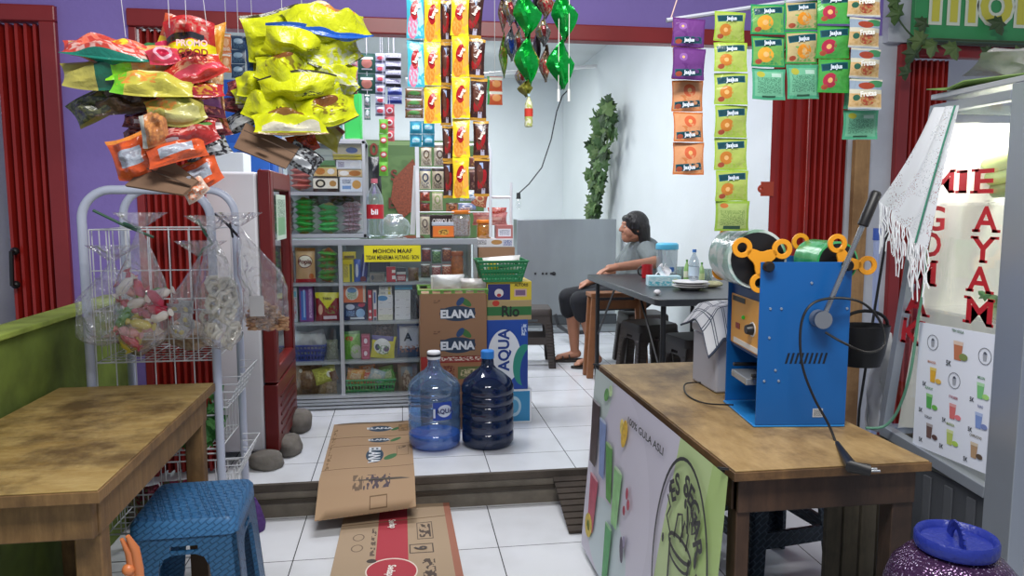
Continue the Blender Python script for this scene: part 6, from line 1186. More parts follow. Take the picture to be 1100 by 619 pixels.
# ================= WHITE BOX, CLOTH, SEALING MACHINE =================
a = aZ(745, 410, .75)
mb = MB(); mb.box((1.0, 2.26, .751), (1.13, 2.46, .93), M('b9bbc6', .5)); mb.box((.995, 2.255, .9305), (1.135, 2.465, .965), M('c6c8d2', .5)); tag(mb.build('plastic_box', bevel=.008), 'pale lilac plastic box behind the sealing machine on the right table', 'box')
def clothm():
    m = bpy.data.materials.new('check_cloth'); m.use_nodes = True; nt = m.node_tree; b = nt.nodes['Principled BSDF']; L = nt.links.new
    uv = nn(nt, 'ShaderNodeUVMap'); sp = nn(nt, 'ShaderNodeSeparateXYZ'); L(uv.outputs[0], sp.inputs[0]); outs = []
    for i, sc in ((0, 6.0), (1, 4.0)):
        mu = nn(nt, 'ShaderNodeMath', operation='MULTIPLY'); mu.inputs[1].default_value = sc; L(sp.outputs[i], mu.inputs[0])
        for off in (0, .18):
            ad = nn(nt, 'ShaderNodeMath', operation='ADD'); ad.inputs[1].default_value = off; L(mu.outputs[0], ad.inputs[0])
            fr = nn(nt, 'ShaderNodeMath', operation='FRACT'); L(ad.outputs[0], fr.inputs[0]); lt = nn(nt, 'ShaderNodeMath', operation='LESS_THAN'); lt.inputs[1].default_value = .07; L(fr.outputs[0], lt.inputs[0]); outs.append(lt.outputs[0])
    cur = outs[0]
    for o_ in outs[1:]: mx = nn(nt, 'ShaderNodeMath', operation='MAXIMUM'); L(cur, mx.inputs[0]); L(o_, mx.inputs[1]); cur = mx.outputs[0]
    mix = nn(nt, 'ShaderNodeMix', data_type='RGBA'); L(cur, mix.inputs['Factor']); mix.inputs[6].default_value = hx('e2e4e8'); mix.inputs[7].default_value = hx('4a5468'); L(mix.outputs[2], b.inputs['Base Color']); b.inputs['Roughness'].default_value = .9
    return m
def cf(u, v):
    x = .955+.20*u; y = 2.22+.25*v; z = .972+.055*math.sin(math.pi*min(1, max(0, v)))*(.5+.5*u)+.022*noise.noise(Vector((u*3, v*3, 2)))+.03
    if u < .25: z -= (.25-u)*.22
    if v < .2: z -= (.2-v)*.35
    return Vector((x, y, z))
mb = MB(); mb.grid(cf, 24, 24, clothm()); o = mb.build('checked_cloth', smooth=80); sd = o.modifiers.new('s', 'SOLIDIFY'); sd.thickness = .006; tag(o, 'white kitchen cloth with dark check lines folded over the lilac box', 'cloth')
BM = M('125a9e', .32, var=.03, vscale=6); BD = M('0f3f78', .4); OG = M('e79a1e', .4); DKM = M('1b1c20', .4)
th = thing('cup_sealing_machine', 'blue cup sealing machine with orange film holders on the right table', 'machine', (.953, 1.885, .751), rot=(0, 0, R(-7)))
th.scale = (1, 1.15, 1)
def mbx(name, a, b, m, bev=.002, par=None): mb = MB(); mb.box(a, b, m); return mb.build(name, par or th, smooth=0, bevel=bev)
side = mbx('side_panel', (0, 0, .006), (.25, .004, .457), BM, .0015); mbx('side_panel', (0, .236, .006), (.25, .24, .457), BM, .0015)
mbx('base_plate', (-.005, .0, .0), (.25, .24, .0055), M('2a86cf', .35)); mbx('back_panel', (.246, .0045, .006), (.25, .2355, .45), BM)
mbx('control_box', (.012, .0045, .185), (.245, .2355, .372), BD)
orp = mbx('control_panel', (.008, .012, .195), (.0118, .228, .345), M('dfa042', .4))
mb = MB(); mb.box((.0065, .12, .325), (.0079, .215, .34), BLK); mb.build('panel_print', orp, smooth=0); mb = MB(); mb.box((.0065, .155, .245), (.0079, .185, .262), M('8c2418', .4)); mb.build('switch', orp, smooth=0); mb = MB(); mb.box((.0065, .02, .2), (.0079, .2, .215), M('e0dcd4', .4)); mb.build('panel_print', orp, smooth=0)
mb = MB(); mb.lathe([(.016, 0), (.016, .008), (.012, .02)], DKM, 16, Matrix.Translation((.008, .06, .262)) @ Matrix.Rotation(R(-90), 4, 'Y')); mb.build('knob', orp)
mb = MB(); mb.ring(.017, .021, .002, M('d8d8d8', .3), Matrix.Translation((.008, .06, .262)) @ Matrix.Rotation(R(-90), 4, 'Y'), 20); mb.build('dial_ring', orp)
mb = MB(); mb.ball((.006, .125, .285), .006, M('3cc83c', .3), 6); mb.build('indicator_lamp', orp)
mbx('cup_tray', (-.012, .045, .105), (.10, .16, .125), M('a8adb2', .3, .6), .003); mbx('slide_rail', (.0, .03, .13), (.2, .042, .14), DKM); mbx('slide_rail', (.0, .17, .13), (.2, .182, .14), DKM)
mbx('inner_block', (.11, .02, .006), (.245, .2355, .184), DKM)
for x, y in ((.012, .012), (.235, .012), (.012, .228), (.235, .228)): pass
mb = MB()
for x in (-.003, .243):
    pass
for i in range(9):
    x = .075+i*.013; mb.add([(x, -.0006, .178), (x+.006, -.0006, .178), (x+.014, -.0006, .208), (x+.008, -.0006, .208)], [(0, 1, 2, 3)], M('0a1420', .6))
mb.build('vent_slot', side, smooth=0)
mb = MB(); 
for x, z in ((.03, .33), (.03, .25), (.06, .33), (.02, .13), (.06, .13), (.05, .16), (.24, .33), (.14, .40)): mb.lathe([(.004, 0), (.003, .002)], M('b8c4d0', .3, .8), 10, Matrix.Translation((x, -.0005, z)) @ Matrix.Rotation(R(90), 4, 'X'))
mb.build('screw', side)
mb = MB(); mb.box((.158, -.001, .028), (.186, -.0002, .052), LM('b8bcc0', [('t', .5, .5, .4, .4, '3c4044')])); mb.build('rating_plate', side, smooth=0)
for x, z in ((.018, .445), (.232, .448)):
    mb = MB(); mb.lathe([(.014, 0), (.015, .012), (.011, .018)], BLK, 18, Matrix.Translation((x, -.001, z)) @ Matrix.Rotation(R(90), 4, 'X')); mb.build('clamp_knob', th)
def lobes(rot, sc=1):
    m = MB(); r = .060*sc; ro = .026*sc; t = .007
    for k in range(3):
        a = R(rot+k*120); cx_, cz_ = r*math.cos(a), r*math.sin(a); m.ring(.013*sc, ro, t, OG, Matrix.Translation((cx_, cz_, 0)), 24)
    poly = []
    for k in range(3):
        for da in range(-60, 61, 10):
            a = R(rot+k*120+da); rad = (.022+.022*(math.cos(R(da*1.5)))**3)*sc; poly.append((rad*math.cos(a), rad*math.sin(a)))
    m.prism(poly, t, OG); return m
def holder(cx_, cz_, rot, rr, film, fy0, fy1, sc=1, rot2=None, y0=.012, y1=.205):
    for y, rt in ((y0, rot), (y1, rot2 if rot2 is not None else rot)):
        m = lobes(rt, sc); T = Matrix.Translation((cx_, y, cz_)) @ Matrix.Rotation(R(90), 4, 'X'); m.v = [T @ v for v in m.v]; m.build('film_holder', th, bevel=.001)
    m = MB(); T = Matrix.Translation((cx_, fy1, cz_)) @ Matrix.Rotation(R(90), 4, 'X'); m.lathe([(.02, 0), (rr, 0), (rr, fy1-fy0), (.02, fy1-fy0)], film, 40, T); m.build('film_roll', th)
    m = MB(); m.lathe([(.02, 0), (rr*.9, 0), (rr*.9, .003)], BLK, 32, Matrix.Translation((cx_, fy0-.0005, cz_)) @ Matrix.Rotation(R(90), 4, 'X')); m.build('core_disc', th)
F1 = LM('c9d4cf', [('n', .3, .5, .3, .3, '4f9c6c'), ('n', .7, .5, .3, .3, 'a8c8dc'), ('n', .5, .5, .5, .45, '8fb09c'), ('n', .1, .5, .1, .4, '40a060')], .15, .2)
F2 = LM('d8e0d4', [('r', .5, .5, .5, .33, '35a05a'), ('n', .5, .5, .5, .33, '58b878')], .2, .15)
holder(.004, .462, 148, .082, F1, .035, .195, 1.05, 110)
holder(.235, .452, 115, .058, F2, .05, .19, 1.0, 125)
mb = MB(); mb.lathe([(.006, .02), (.02, .02), (.024, .01), (.024, 0), (.0, 0)], M('8c9096', .35, .6), 24, Matrix.Translation((.158, -.018, .305)) @ Matrix.Rotation(R(-90), 4, 'X') @ Matrix.Translation((0, 0, -.02)))
mb.lathe([(.024, -.012), (.024, .016)], M('8c9096', .35, .6), 24, Matrix.Translation((.158, -.018, .305)) @ Matrix.Rotation(R(90), 4, 'X')); lev = mb.build('lever_hub', th)
p0, p1, p2 = Vector((.163, -.03, .318)), Vector((.243, -.05, .555)), Vector((.273, -.056, .645))
mb = MB(); mb.tube([p0, p1], .007, M('a0a4a8', .25, .85), 12); l = mb.build('lever', th)
mb = MB(); mb.tube([p1, p1+(p2-p1)*.03, p2-(p2-p1)*.06, p2], [.011, .0135, .0135, .009], BLK, 14); mb.build('handle', l)
mb = MB(); W = lambda px, py, y: aY(px, py, y)-Vector((.953, 1.885, .751))
iv = Matrix.Rotation(R(7), 4, 'Z')
def wp(px, py, y): return iv @ W(px, py, y)
def smooth_pts(p, n=8):
    o_ = []; p = [p[0]]+p+[p[-1]]
    for i in range(1, len(p)-2):
        for k in range(n):
            t = k/n; a, b, c_, d = p[i-1:i+3]; o_.append(.5*((2*b)+(c_-a)*t+(2*a-5*b+4*c_-d)*t*t+(3*b-a-3*c_+d)*t**3))
    return o_+[p[-2]]
mb.tube(smooth_pts([wp(886, 357, 1.835), wp(905, 368, 1.80), wp(930, 378, 1.80), wp(949, 370, 1.82), wp(945, 345, 1.84), wp(925, 325, 1.83), wp(895, 320, 1.82), wp(870, 327, 1.82), wp(859, 350, 1.82), wp(860, 390, 1.81), wp(872, 425, 1.80), wp(888, 455, 1.78), wp(897, 480, 1.75)]), .0035, BLK, 8); mb.build('power_cord', th)
mb = MB(); a = wp(896, 474, 1.75); b = aZ(904, 494, .772)-Vector((.953, 1.885, .751)); b = iv @ b; c_ = b+Vector((.035, -.01, -.003))
mb.tube([a, a.lerp(b, .4), b, c_], [.006, .009, .014, .013], BLK, 12); 
for s in (-.006, .006): mb.tube([c_+Vector((0, s, 0)), c_+Vector((.02, s, 0))], .0025, STEEL, 8)
mb.build('plug', th)
mb = MB(); mb.tube(smooth_pts([wp(790, 437, 2.02), wp(760, 436, 2.1), wp(742, 428, 2.2), wp(742, 417, 2.3), wp(768, 416, 2.32)]), .0025, BLK, 6); mb.build('side_cable', th)
# ================= PIER THINGS =================
LW = wood('lath_wood', 'a07a50', 'b8905f', '7c5a38', (14, 14, 2), .7)
a = aY(919, 150, 3.41); b = aY(935, 152, 3.41)
mb = MB(); mb.box((a.x, 3.405, 0), (b.x, 3.435, a.z), LW); tag(mb.build('wooden_lath', bevel=.002), 'bare wooden lath standing upright against the white pillar behind the machine', 'lath')
a = aY(903, 350, 2.36); b = aY(951, 392, 2.36); cx_ = (a.x+b.x)/2; rr = (b.x-a.x)/2
th = thing('black_basket', 'black plastic basket with arched handle hanging on the thin rod behind the machine', 'basket', (cx_, 2.36, b.z))
mb = MB(); mb.lathe([(rr*.7, b.z), (rr*.85, b.z+.04), (rr, a.z-.02), (rr*1.03, a.z), (rr*.97, a.z), (rr*.8, b.z+.045), (rr*.6, b.z+.01)], M('17181b', .4), 28, Matrix.Translation((cx_, 2.36, 0)) @ Matrix.Scale(.75, 4, (0, 1, 0))); mb.build('body', th)
mb = MB(); mb.tube([Vector((cx_-rr*math.cos(R(t)), 2.36, a.z+.05*math.sin(R(t)))) for t in range(0, 181, 15)], .006, BLK, 8); mb.build('handle', th)
mb = MB(); mb.tube([aY(955, 238, 2.47), aY(940, 330, 2.46), aY(923, 440, 2.45)], .005, BLK, 6); mb.tube([aY(923, 440, 2.45), Vector((aY(923, 440, 2.45).x-.01, 2.44, 0))], .005, BLK, 6); tag(mb.build('black_rod'), 'thin black rod leaning between the pillar and the glass case', 'rod')
mb = MB(); a = aY(937, 258, 2.9); b = aY(944, 400, 2.9); mb.tube([Vector((b.x, 2.9, 0)), Vector((a.x+.02, 2.9, a.z))], .013, M('aab8e0', .4), 10); mb.tube([Vector((a.x+.02, 2.9, a.z)), Vector((a.x+.02, 2.9, a.z+.05))], .016, M('4060b8', .4), 10); tag(mb.build('mop_handle'), 'pale blue pole with a darker blue cap left of the glass case', 'pole')
def rag(u, v):
    p = aY(942+u*14-10*v*0-(1-v)*10, 462-v*105, 2.5); p.y += .03*math.sin(u*9+v*4); p.x += .012*noise.noise(Vector((u*4, v*6, 0))); return p
mb = MB(); mb.grid(rag, 12, 20, M('d4d6d8', .9)); o = mb.build('white_rag', smooth=80); sd = o.modifiers.new('s', 'SOLIDIFY'); sd.thickness = .004; tag(o, 'crumpled white rag hanging beside the lower left edge of the glass case', 'rag')
# ================= GLASS FOOD CASE =================
XC = 1.42; FC = M('9fa6b0', .35, .55)
A, B_, Cc, D = [Vector((XC, *v)) for v in ((1.985, .692), (1.838, 1.615), (1.585, 1.615), (1.585, .655))]
th = thing('food_case', 'aluminium and glass noodle case with red letters at the right edge', 'food case', (1.65, 1.75, 0))
mb = MB(); 
def fb(p, q, w=.022, d=.028): mb.bar(p, q, w, d, FC, up=(1, 0, 0))
fb(A+Vector((0, .01, -.01)), B_+Vector((0, .01, .01))); fb(B_+Vector((0, .01, 0)), Cc, .024, .03); fb(D, A+Vector((0, .01, 0)), .03, .03)
mb.box((XC-.014, 1.50, 0), (XC+.03, 1.585, 1.64), FC); mb.box((XC+.5, 1.50, 0), (XC+.53, 1.56, 1.64), FC)
for p in (A, B_): mb.bar(p+Vector((0, .01, 0)), p+Vector((.52, .01, 0)), .025, .025, FC)
mb.bar(A+Vector((.52, .01, 0)), B_+Vector((.52, .01, 0)), .025, .025, FC, up=(1, 0, 0)); mb.bar((XC, 1.545, 1.62), (XC+.52, 1.545, 1.62), .04, .03, FC)
mb.build('frame', th, smooth=0, bevel=.002)
mb = MB(); mb.add([A+Vector((-.003, 0, .01)), D+Vector((-.003, 0, .01)), Cc+Vector((-.003, 0, -.01)), B_+Vector((-.003, 0, -.01)), A+Vector((.001, 0, .01)), D+Vector((.001, 0, .01)), Cc+Vector((.001, 0, -.01)), B_+Vector((.001, 0, -.01))], [(0, 1, 2, 3), (7, 6, 5, 4), (0, 4, 5, 1), (1, 5, 6, 2), (2, 6, 7, 3), (3, 7, 4, 0)], GL('ffffff', .95, .03)); gp = mb.build('glass_pane', th, smooth=0)
mb = MB(); mb.box((XC-.012, 1.5, 1.641), (XC+.54, 1.86, 1.655), M('b0b4bc', .4, .4)); mb.build('roof', th, bevel=.002)
mb = MB(); mb.box((XC+.0, 1.585, .0), (XC+.02, 2.0, .64), M('55585e', .4, .4))
for k in range(5): y = 1.62+k*.08; mb.box((XC-.006, y, .02), (XC, y+.03, .62), M('5f6268', .4, .4))
mb.build('lower_panel', th, smooth=0, bevel=.002)
mb = MB(); mb.box((XC+.03, 1.58, .64), (XC+.52, 1.98, .655), FC); mb.build('bottom_board', th)
zsf = aX(1080, 218, 1.6).z; mb = MB(); mb.box((XC+.03, 1.59, zsf-.008), (XC+.50, 1.87, zsf), GL('ffffff', .9, body='e6e6e0', bodyw=.1)); mb.build('shelf', th, smooth=0)
z2f = aX(1050, 330, 1.6).z; mb = MB(); mb.box((XC+.03, 1.59, z2f-.008), (XC+.50, 1.93, z2f), GL('ffffff', .9, body='e6e6e0', bodyw=.1)); mb.build('shelf', th, smooth=0)
mb = MB(); mb.grid(lambda u, v: Vector((XC+.50+.012*math.sin(u*30+v*2), 1.59+.26*u+(1-v)*.12*u, .67+v*.92)), 40, 4, M('efeee4', .8)); mb.build('curtain', th, smooth=80)
def rp(u, v): return Vector((XC+.03+u*.48, 1.975-.145*v+.006*math.sin(u*35), .70+v*.88))
mb = MB(); mb.grid(rp, 40, 4, M('efeee4', .8)); mb.build('rear_curtain', th, smooth=80)
# red letters, laid on the pane; scale/lean per letter
RL = M('b3202a', .45)
lets = [('M', 1012, 195, 24), ('I', 1033, 195, 24), ('E', 1056, 194, 26), ('G', 1003, 234, 26), ('O', 999, 262, 26), ('M', 991, 292, 27), ('A', 985, 325, 26), ('K', 979, 356, 27), ('A', 1060, 235, 28), ('Y', 1057, 268, 28), ('A', 1053, 300, 28), ('M', 1051, 334, 29)]
for ch, px, py, hp in lets:
    p = aX(px, py, XC-.0036); q2 = aX(px, py-hp/2, XC-.0036); q3 = aX(px, py+hp/2, XC-.0036); h = (q2.z-q3.z)
    m = MB(); vs_, fs_, w_ = text_geo(ch, .02, 0); wid = abs(aX(px-hp*.46, py, XC).y-aX(px+hp*.46, py, XC).y) if ch not in 'I' else abs(aX(px-6, py, XC).y-aX(px+6, py, XC).y)
    if ch == 'M': wid *= 1.15
    m.text(ch, p, (0, -1, 0), (0, 0, 1), h*1.4, RL, wx=wid/(w_*h*1.4), off=.0006, bold=.02)
    b0, b1 = p.z-.36*h*1.4, p.z+.34*h*1.4; ser = {'M': [(-.42, 0), (.42, 0), (-.42, 1), (.42, 1)], 'A': [(-.42, 0), (.42, 0)], 'K': [(-.38, 0), (.42, 0), (-.38, 1), (.40, 1)], 'Y': [(0, 0), (-.42, 1), (.42, 1)], 'I': [(0, 0), (0, 1)], 'E': [(-.38, 0), (-.38, 1)]}.get(ch, [])
    for sx_, top_ in ser: yc = p.y-sx_*wid; zc = b1-.002 if top_ else b0+.002; hw = wid*({'M': .12, 'I': .5}.get(ch, .17)); m.box((p.x-.0006, yc-hw, zc-.0035), (p.x+.0001, yc+hw, zc+.0035), RL)
    # serifs
    m.build('letter', gp, smooth=0)
# menu poster on the pane
XM = XC-.0065
a, b, c_, d = aX(988, 346, XM), aX(1070, 360, XM), aX(1056, 512, XM), aX(983, 476, XM)
y0m, y1m = a.y, b.y; zt, zb2 = a.z, c_.z
mb = MB(); mb.add([(XM, y0m, aX(983, 478, XM).z), (XM, y1m, aX(1058, 509, XM).z), (XM, y1m, b.z), (XM, y0m, a.z)], [(0, 1, 2, 3)], M('dde2ee', .4))
mb.add([(XM+.0025, y1m, aX(1058, 509, XM).z), (XM+.0025, y0m, aX(983, 478, XM).z), (XM+.0025, y0m, a.z), (XM+.0025, y1m, b.z)], [(0, 1, 2, 3)], M('dde2ee', .4))
po = mb.build('menu_poster', smooth=0); tag(po, 'white drinks menu sheet with cup pictures and 5K prices on the glass case', 'poster')
mb = MB(); NY = Vector((0, -1, 0)); UZ = Vector((0, 0, 1)); 
def mp_(px, py): return aX(px, py, XM-.0012)
def mtext(s_, px, py, h, colr='3c4450', wx=.8, bold=.02): mb = MB(); mb.text(s_, mp_(px, py), NY, UZ, h, M(colr, .5), wx=wx, bold=bold, off=.0004); mb.build('lettering', po, smooth=0)
def ringm(px, py, r, w=.0012):
    mb = MB()
    c0 = mp_(px, py); mb.ring(r-w, r, .0004, M('3c4048', .5), Matrix.Translation(c0) @ Matrix(((0, 0, -1, 0), (-1, 0, 0, 0), (0, 1, 0, 0), (0, 0, 0, 1))), 28)
    mb.add([c0+NY*(-r*.35)+UZ*(r*.15), c0+NY*(-r*.22)-UZ*(r*.55), c0+NY*(r*.22)-UZ*(r*.55), c0+NY*(r*.35)+UZ*(r*.15)], [(0, 1, 2, 3)], M('9a9ea8', .5)); mb.add([c0+NY*(-r*.2)+UZ*(r*.5), c0+NY*(-r*.3)+UZ*(r*.2), c0+NY*(r*.35)+UZ*(r*.25), c0+NY*(r*.1)+UZ*(r*.55)], [(0, 1, 2, 3)], M('565a66', .5)); mb.build('round_logo', po, smooth=0)
for px, py in ((1002, 368), (1058, 383), (1025, 409)): ringm(px, py, .021)
def mcup(px, py, w, h, c1, c2=None, fruit=None):
    mb = MB(); p = mp_(px, py); w /= 780; h /= 850
    mb.add([p+NY*(-w*.36)-UZ*h/2, p+NY*(w*.36)-UZ*h/2, p+NY*(w*.5)+UZ*h/2, p+NY*(-w*.5)+UZ*h/2], [(0, 1, 2, 3)], M(c1, .4))
    if c2: p = p+Vector((-.0004, 0, 0)); mb.add([p+NY*(-w*.48)+UZ*h*.3, p+NY*(w*.48)+UZ*h*.3, p+NY*(w*.5)+UZ*h*.5, p+NY*(-w*.5)+UZ*h*.5], [(0, 1, 2, 3)], M(c2, .4))
    if fruit: p = mp_(px+6, py+7)+Vector((-.0006, 0, 0)); mb.prism([(w*.45*math.cos(R(t)), w*.28*math.sin(R(t))) for t in range(0, 360, 30)], .0003, M(fruit, .4), Matrix.Translation(p) @ Matrix(((0, 0, -1, 0), (-1, 0, 0, 0), (0, 1, 0, 0), (0, 0, 0, 1))))
    mb.build('cup_picture', po, smooth=0)
mcup(1029, 377, 26, 42, 'b87454', 'd8c0b0', '7c8a50')
cups = [(1002, 403, 'd8a838', 'dcc468', 'd8b050'), (1053, 420, '78bc7c', 'a8d4a8', 'a0d078'), (998, 431, '58a858', '90c880', '6cb050'), (1023, 442, 'd07070', 'd8a0a0', 'd87880'), (1051, 452, '7c94cc', 'a8b8dc', '7484b8'), (998, 463, '6c5450', 'a8a0a0', '5c4440'), (1020, 470, 'b4c468', 'd0d8a0', 'a8c858'), (1046, 484, 'b09070', 'd0c0a8', '5c4c40')]
for px, py, c1, c2, fr_ in cups: mcup(px, py, 19, 34, c1, c2, fr_); mtext('5K', px-9, py+9, .016, '2c3038', .8)
mtext('5K', 1019, 390, .02, '2c3038', .8); mtext('TEH GULA', 1029, 356, .010, '3c6a44', .9)
for s_, px, py, cc in (('MANGGA', 1001, 389, 'c07858'), ('MELON', 1054, 406, '5c8c68'), ('ALPUKAT', 998, 417, '58905c'), ('STROBERI', 1024, 427, 'a05060'), ('TARO', 1053, 437, '58608c'), ('COKLAT', 997, 448, '40444c'), ('MARKISA', 1021, 456, '8c9c58'), ('CAPPUCINO', 1048, 469, '7c7460')): mtext(s_, px, py, .0095, cc, .75)
# food in the case
for i, (px, py, dy, r_, lb) in enumerate(((1083, 172, .0, .022, 'pale green gourd lying on top of the others in the glass case'), (1080, 186, .0, .024, 'pale green gourd in the middle of the pile in the glass case'), (1076, 199, .02, .026, 'dark lower gourd resting on the glass case shelf'))):
    p = aX(px, py, 1.58); m = MB(); ln = [.10, .13, .14][i]
    m.tube([Vector((1.58+.02*i, p.y-ln+t*ln*2/8, p.z+.008*math.sin(t*.8))) for t in range(9)], [r_*k for k in (.3, .75, .95, 1, 1, 1, .95, .7, .25)], M(['a8b86c', '9cb064', '7a8c58'][i], .45, var=.12, vscale=30), 16); tag(m.build('gourd'), lb, 'gourd', 'gourds in the glass food case')
for i, (px, lb) in enumerate(((1038, 'small white flask on the lower shelf of the glass case'),)):
    pass
p = aX(1060, 328, 1.62); rs = random.Random(4); m = MB()
for k in range(50): leaf(m, Matrix.Translation((1.55+rs.random()*.25, 1.62+rs.random()*.2, z2f+.012+rs.random()*.03)) @ Euler((rs.uniform(-1, 1), rs.uniform(-1, 1), rs.uniform(0, 6))).to_matrix().to_4x4(), rs.uniform(.03, .06), M('5c8a4c' if k % 2 else '88a870', .6))
m2 = MB(); m2.add([(XC+.02, 1.545, .67), (XC+.5, 1.545, .67), (XC+.5, 1.545, 1.6), (XC+.02, 1.545, 1.6), (XC+.02, 1.549, .67), (XC+.5, 1.549, .67), (XC+.5, 1.549, 1.6), (XC+.02, 1.549, 1.6)], [(0, 1, 2, 3), (7, 6, 5, 4)], GL('ffffff', .97, .03)); m2.build('glass_pane', th, smooth=0)
tag(m.build('herbs', smooth=0), 'bunch of green herbs on the lower shelf of the glass food case', 'herbs')
# top of case: leaf, plastic bundle
def bleaf(u, v):
    x = XC-.02+.40*u; c0 = 1.80-.22*u; wdt = .10*math.sin(math.pi*min(1, .15+.85*u))**.5; return Vector((x, c0+(v-.5)*wdt*2, 1.660+.03*abs(v-.5)*2*(.4+.6*u)+.010*u))
m = MB(); m.grid(bleaf, 20, 8, M('6c8a44', .5, bump=.3, bscale=60, var=.12, vscale=20)); o = m.build('banana_leaf', smooth=80); sd = o.modifiers.new('s', 'SOLIDIFY'); sd.thickness = .003; tag(o, 'folded green banana leaf lying on the roof of the glass food case', 'leaf')
m = MB(); mx = face_mx((1.62, 1.80, 1.735), 0, 70, -20); add_pouch(m, .24, .13, .07, GL('ffffff', .8, .08, 1.2, 22, body='b8b8b4', bodyw=.55), mx, 5, 16, 12, wr=1); tag(m.build('plastic_bundle', smooth=40), 'crumpled clear plastic bundle on the roof of the glass food case', 'plastic bag')
# lace scarf with fringe
XS = XC-.03
def lace(u, v):
    t = 1-v; tl = (1003, 116); tr = (1036, 113); bl_ = (948, 216); br = (1000, 268)
    px = (tl[0]+(tr[0]-tl[0])*u)*(1-t)+(bl_[0]+(br[0]-bl_[0])*u)*t+8*math.sin(t*2.5)*(1-u); py = (tl[1]+(tr[1]-tl[1])*u)*(1-t)+(bl_[1]+(br[1]-bl_[1])*u)*t
    p = aX(px, py, XS); p.x += -.014*abs(math.sin(u*8+t*1.5))-.01*t; return p
def lacem():
    m = bpy.data.materials.new('lace'); m.use_nodes = True; nt = m.node_tree; b = nt.nodes['Principled BSDF']; b.inputs['Base Color'].default_value = hx('dfe2e8'); b.inputs['Roughness'].default_value = .9
    tc = nn(nt, 'ShaderNodeTexCoord'); vo = nn(nt, 'ShaderNodeTexVoronoi'); vo.inputs['Scale'].default_value = 240; nt.links.new(tc.outputs['Object'], vo.inputs['Vector'])
    n2 = nn(nt, 'ShaderNodeTexNoise'); n2.inputs['Scale'].default_value = 16; nt.links.new(tc.outputs['Object'], n2.inputs['Vector'])
    g1 = nn(nt, 'ShaderNodeMath', operation='GREATER_THAN'); g1.inputs[1].default_value = .28; nt.links.new(vo.outputs['Distance'], g1.inputs[0])
    g2 = nn(nt, 'ShaderNodeMath', operation='GREATER_THAN'); g2.inputs[1].default_value = .52; nt.links.new(n2.outputs[0], g2.inputs[0])
    mx_ = nn(nt, 'ShaderNodeMath', operation='MAXIMUM'); nt.links.new(g1.outputs[0], mx_.inputs[0]); nt.links.new(g2.outputs[0], mx_.inputs[1])
    nt.links.new(mx_.outputs[0], b.inputs['Alpha']); return m
th = thing('lace_scarf', 'white lace scarf with long fringe hung over the corner of the glass case', 'scarf', aX(1005, 116, XS))
m = MB(); m.grid(lace, 26, 30, lacem()); m.build('lace_cloth', th, smooth=80)
m = MB(); rs = random.Random(6); FT = M('dfe2e6', .9)
for i in range(46):
    u = i/45; p = lace(u, 0); L_ = rs.uniform(.07, .16); pts = [p]
    for k in range(1, 6): pts.append(p+Vector((rs.uniform(-.004, .004), rs.uniform(-.006, .006)-.002*k, -L_*k/5)))
    m.tube(pts, .0016, FT, 5)
m.build('fringe', th)
m = MB(); m.tube([lace(.86, v)+Vector((-.006, 0, 0)) for v in [k/12 for k in range(12, -1, -1)]], .0025, M('3c8a70', .5), 6); m.build('green_edging', th)
m = MB(); m.tube(smooth_pts([aX(994, 255, XC-.04), aX(993, 300, XC-.03), aX(986, 345, XC-.03), aX(978, 400, XC-.03), aX(965, 440, XC-.03), aX(950, 458, XC-.05), aX(930, 460, XC-.1)]), .004, M('5a8c74', .4), 8); tag(m.build('green_cord'), 'pale green cord trailing down the edge of the glass case', 'cord')
# sign and vine
a = aY(980, 42, 3.36); b = aY(1135, 40, 3.36); th = thing('shop_sign', 'green sign board with large yellow letters at the top right', 'sign', (a.x, 3.36, a.z))
m = MB(); m.box((a.x, 3.35, a.z), (b.x, 3.38, a.z+.5), M('3f9a5c', .5, bump=.1, bscale=8, var=.06, vscale=4)); m.build('board', th, bevel=.003)
m = MB(); m.box((a.x-.01, 3.34, a.z-.015), (b.x, 3.385, a.z+.005), M('56705c', .5)); m.build('edge_strip', th)
m = MB(); p = aY(998, 14, 3.345); m.text('moLos', Vector((p.x, 3.347, p.z+.09)), (1, 0, 0), UZ, .34, M('dfe6d0', .5), bold=.06, align='L', off=.0005); m.build('letter_outline', th, smooth=0)
m = MB(); m.text('moLos', Vector((p.x, 3.345, p.z+.09)), (1, 0, 0), UZ, .34, M('d6cf4c', .5), bold=.015, align='L', off=.0005); m.build('lettering', th, smooth=0)
m = MB(); rs = random.Random(9); vp = [(964, 15), (992, 26), (981, 58), (974, 78), (1002, 50), (1025, 53), (1061, 57), (1094, 60), (1074, 26), (988, 44), (962, 2), (1120, 58)]
for px, py in vp:
    q0 = aY(px, py, 3.30+rs.uniform(-.02, .02)); leaf(m, Matrix.Translation(q0) @ Matrix.Rotation(R(180+rs.uniform(-30, 30)), 4, 'Y') @ Matrix.Rotation(R(rs.uniform(-25, 25)), 4, 'X'), rs.uniform(.075, .105), rs.choice([M('4c6a34', .6), M('5c7440', .6), M('3c5230', .6)]), .3)
th = thing('ivy_vine', 'artificial ivy vine with lobed leaves along the bottom of the green sign', 'vine', aY(964, 15, 3.3)); m.build('ivy_leaves', th, smooth=0)
m = MB(); m.tube(smooth_pts([aY(960, 0, 3.32), aY(965, 20, 3.32), aY(985, 42, 3.32), aY(1010, 42, 3.32), aY(1050, 44, 3.32), aY(1130, 46, 3.32)]), .004, M('3c5230', .6), 6); m.build('stem', th)
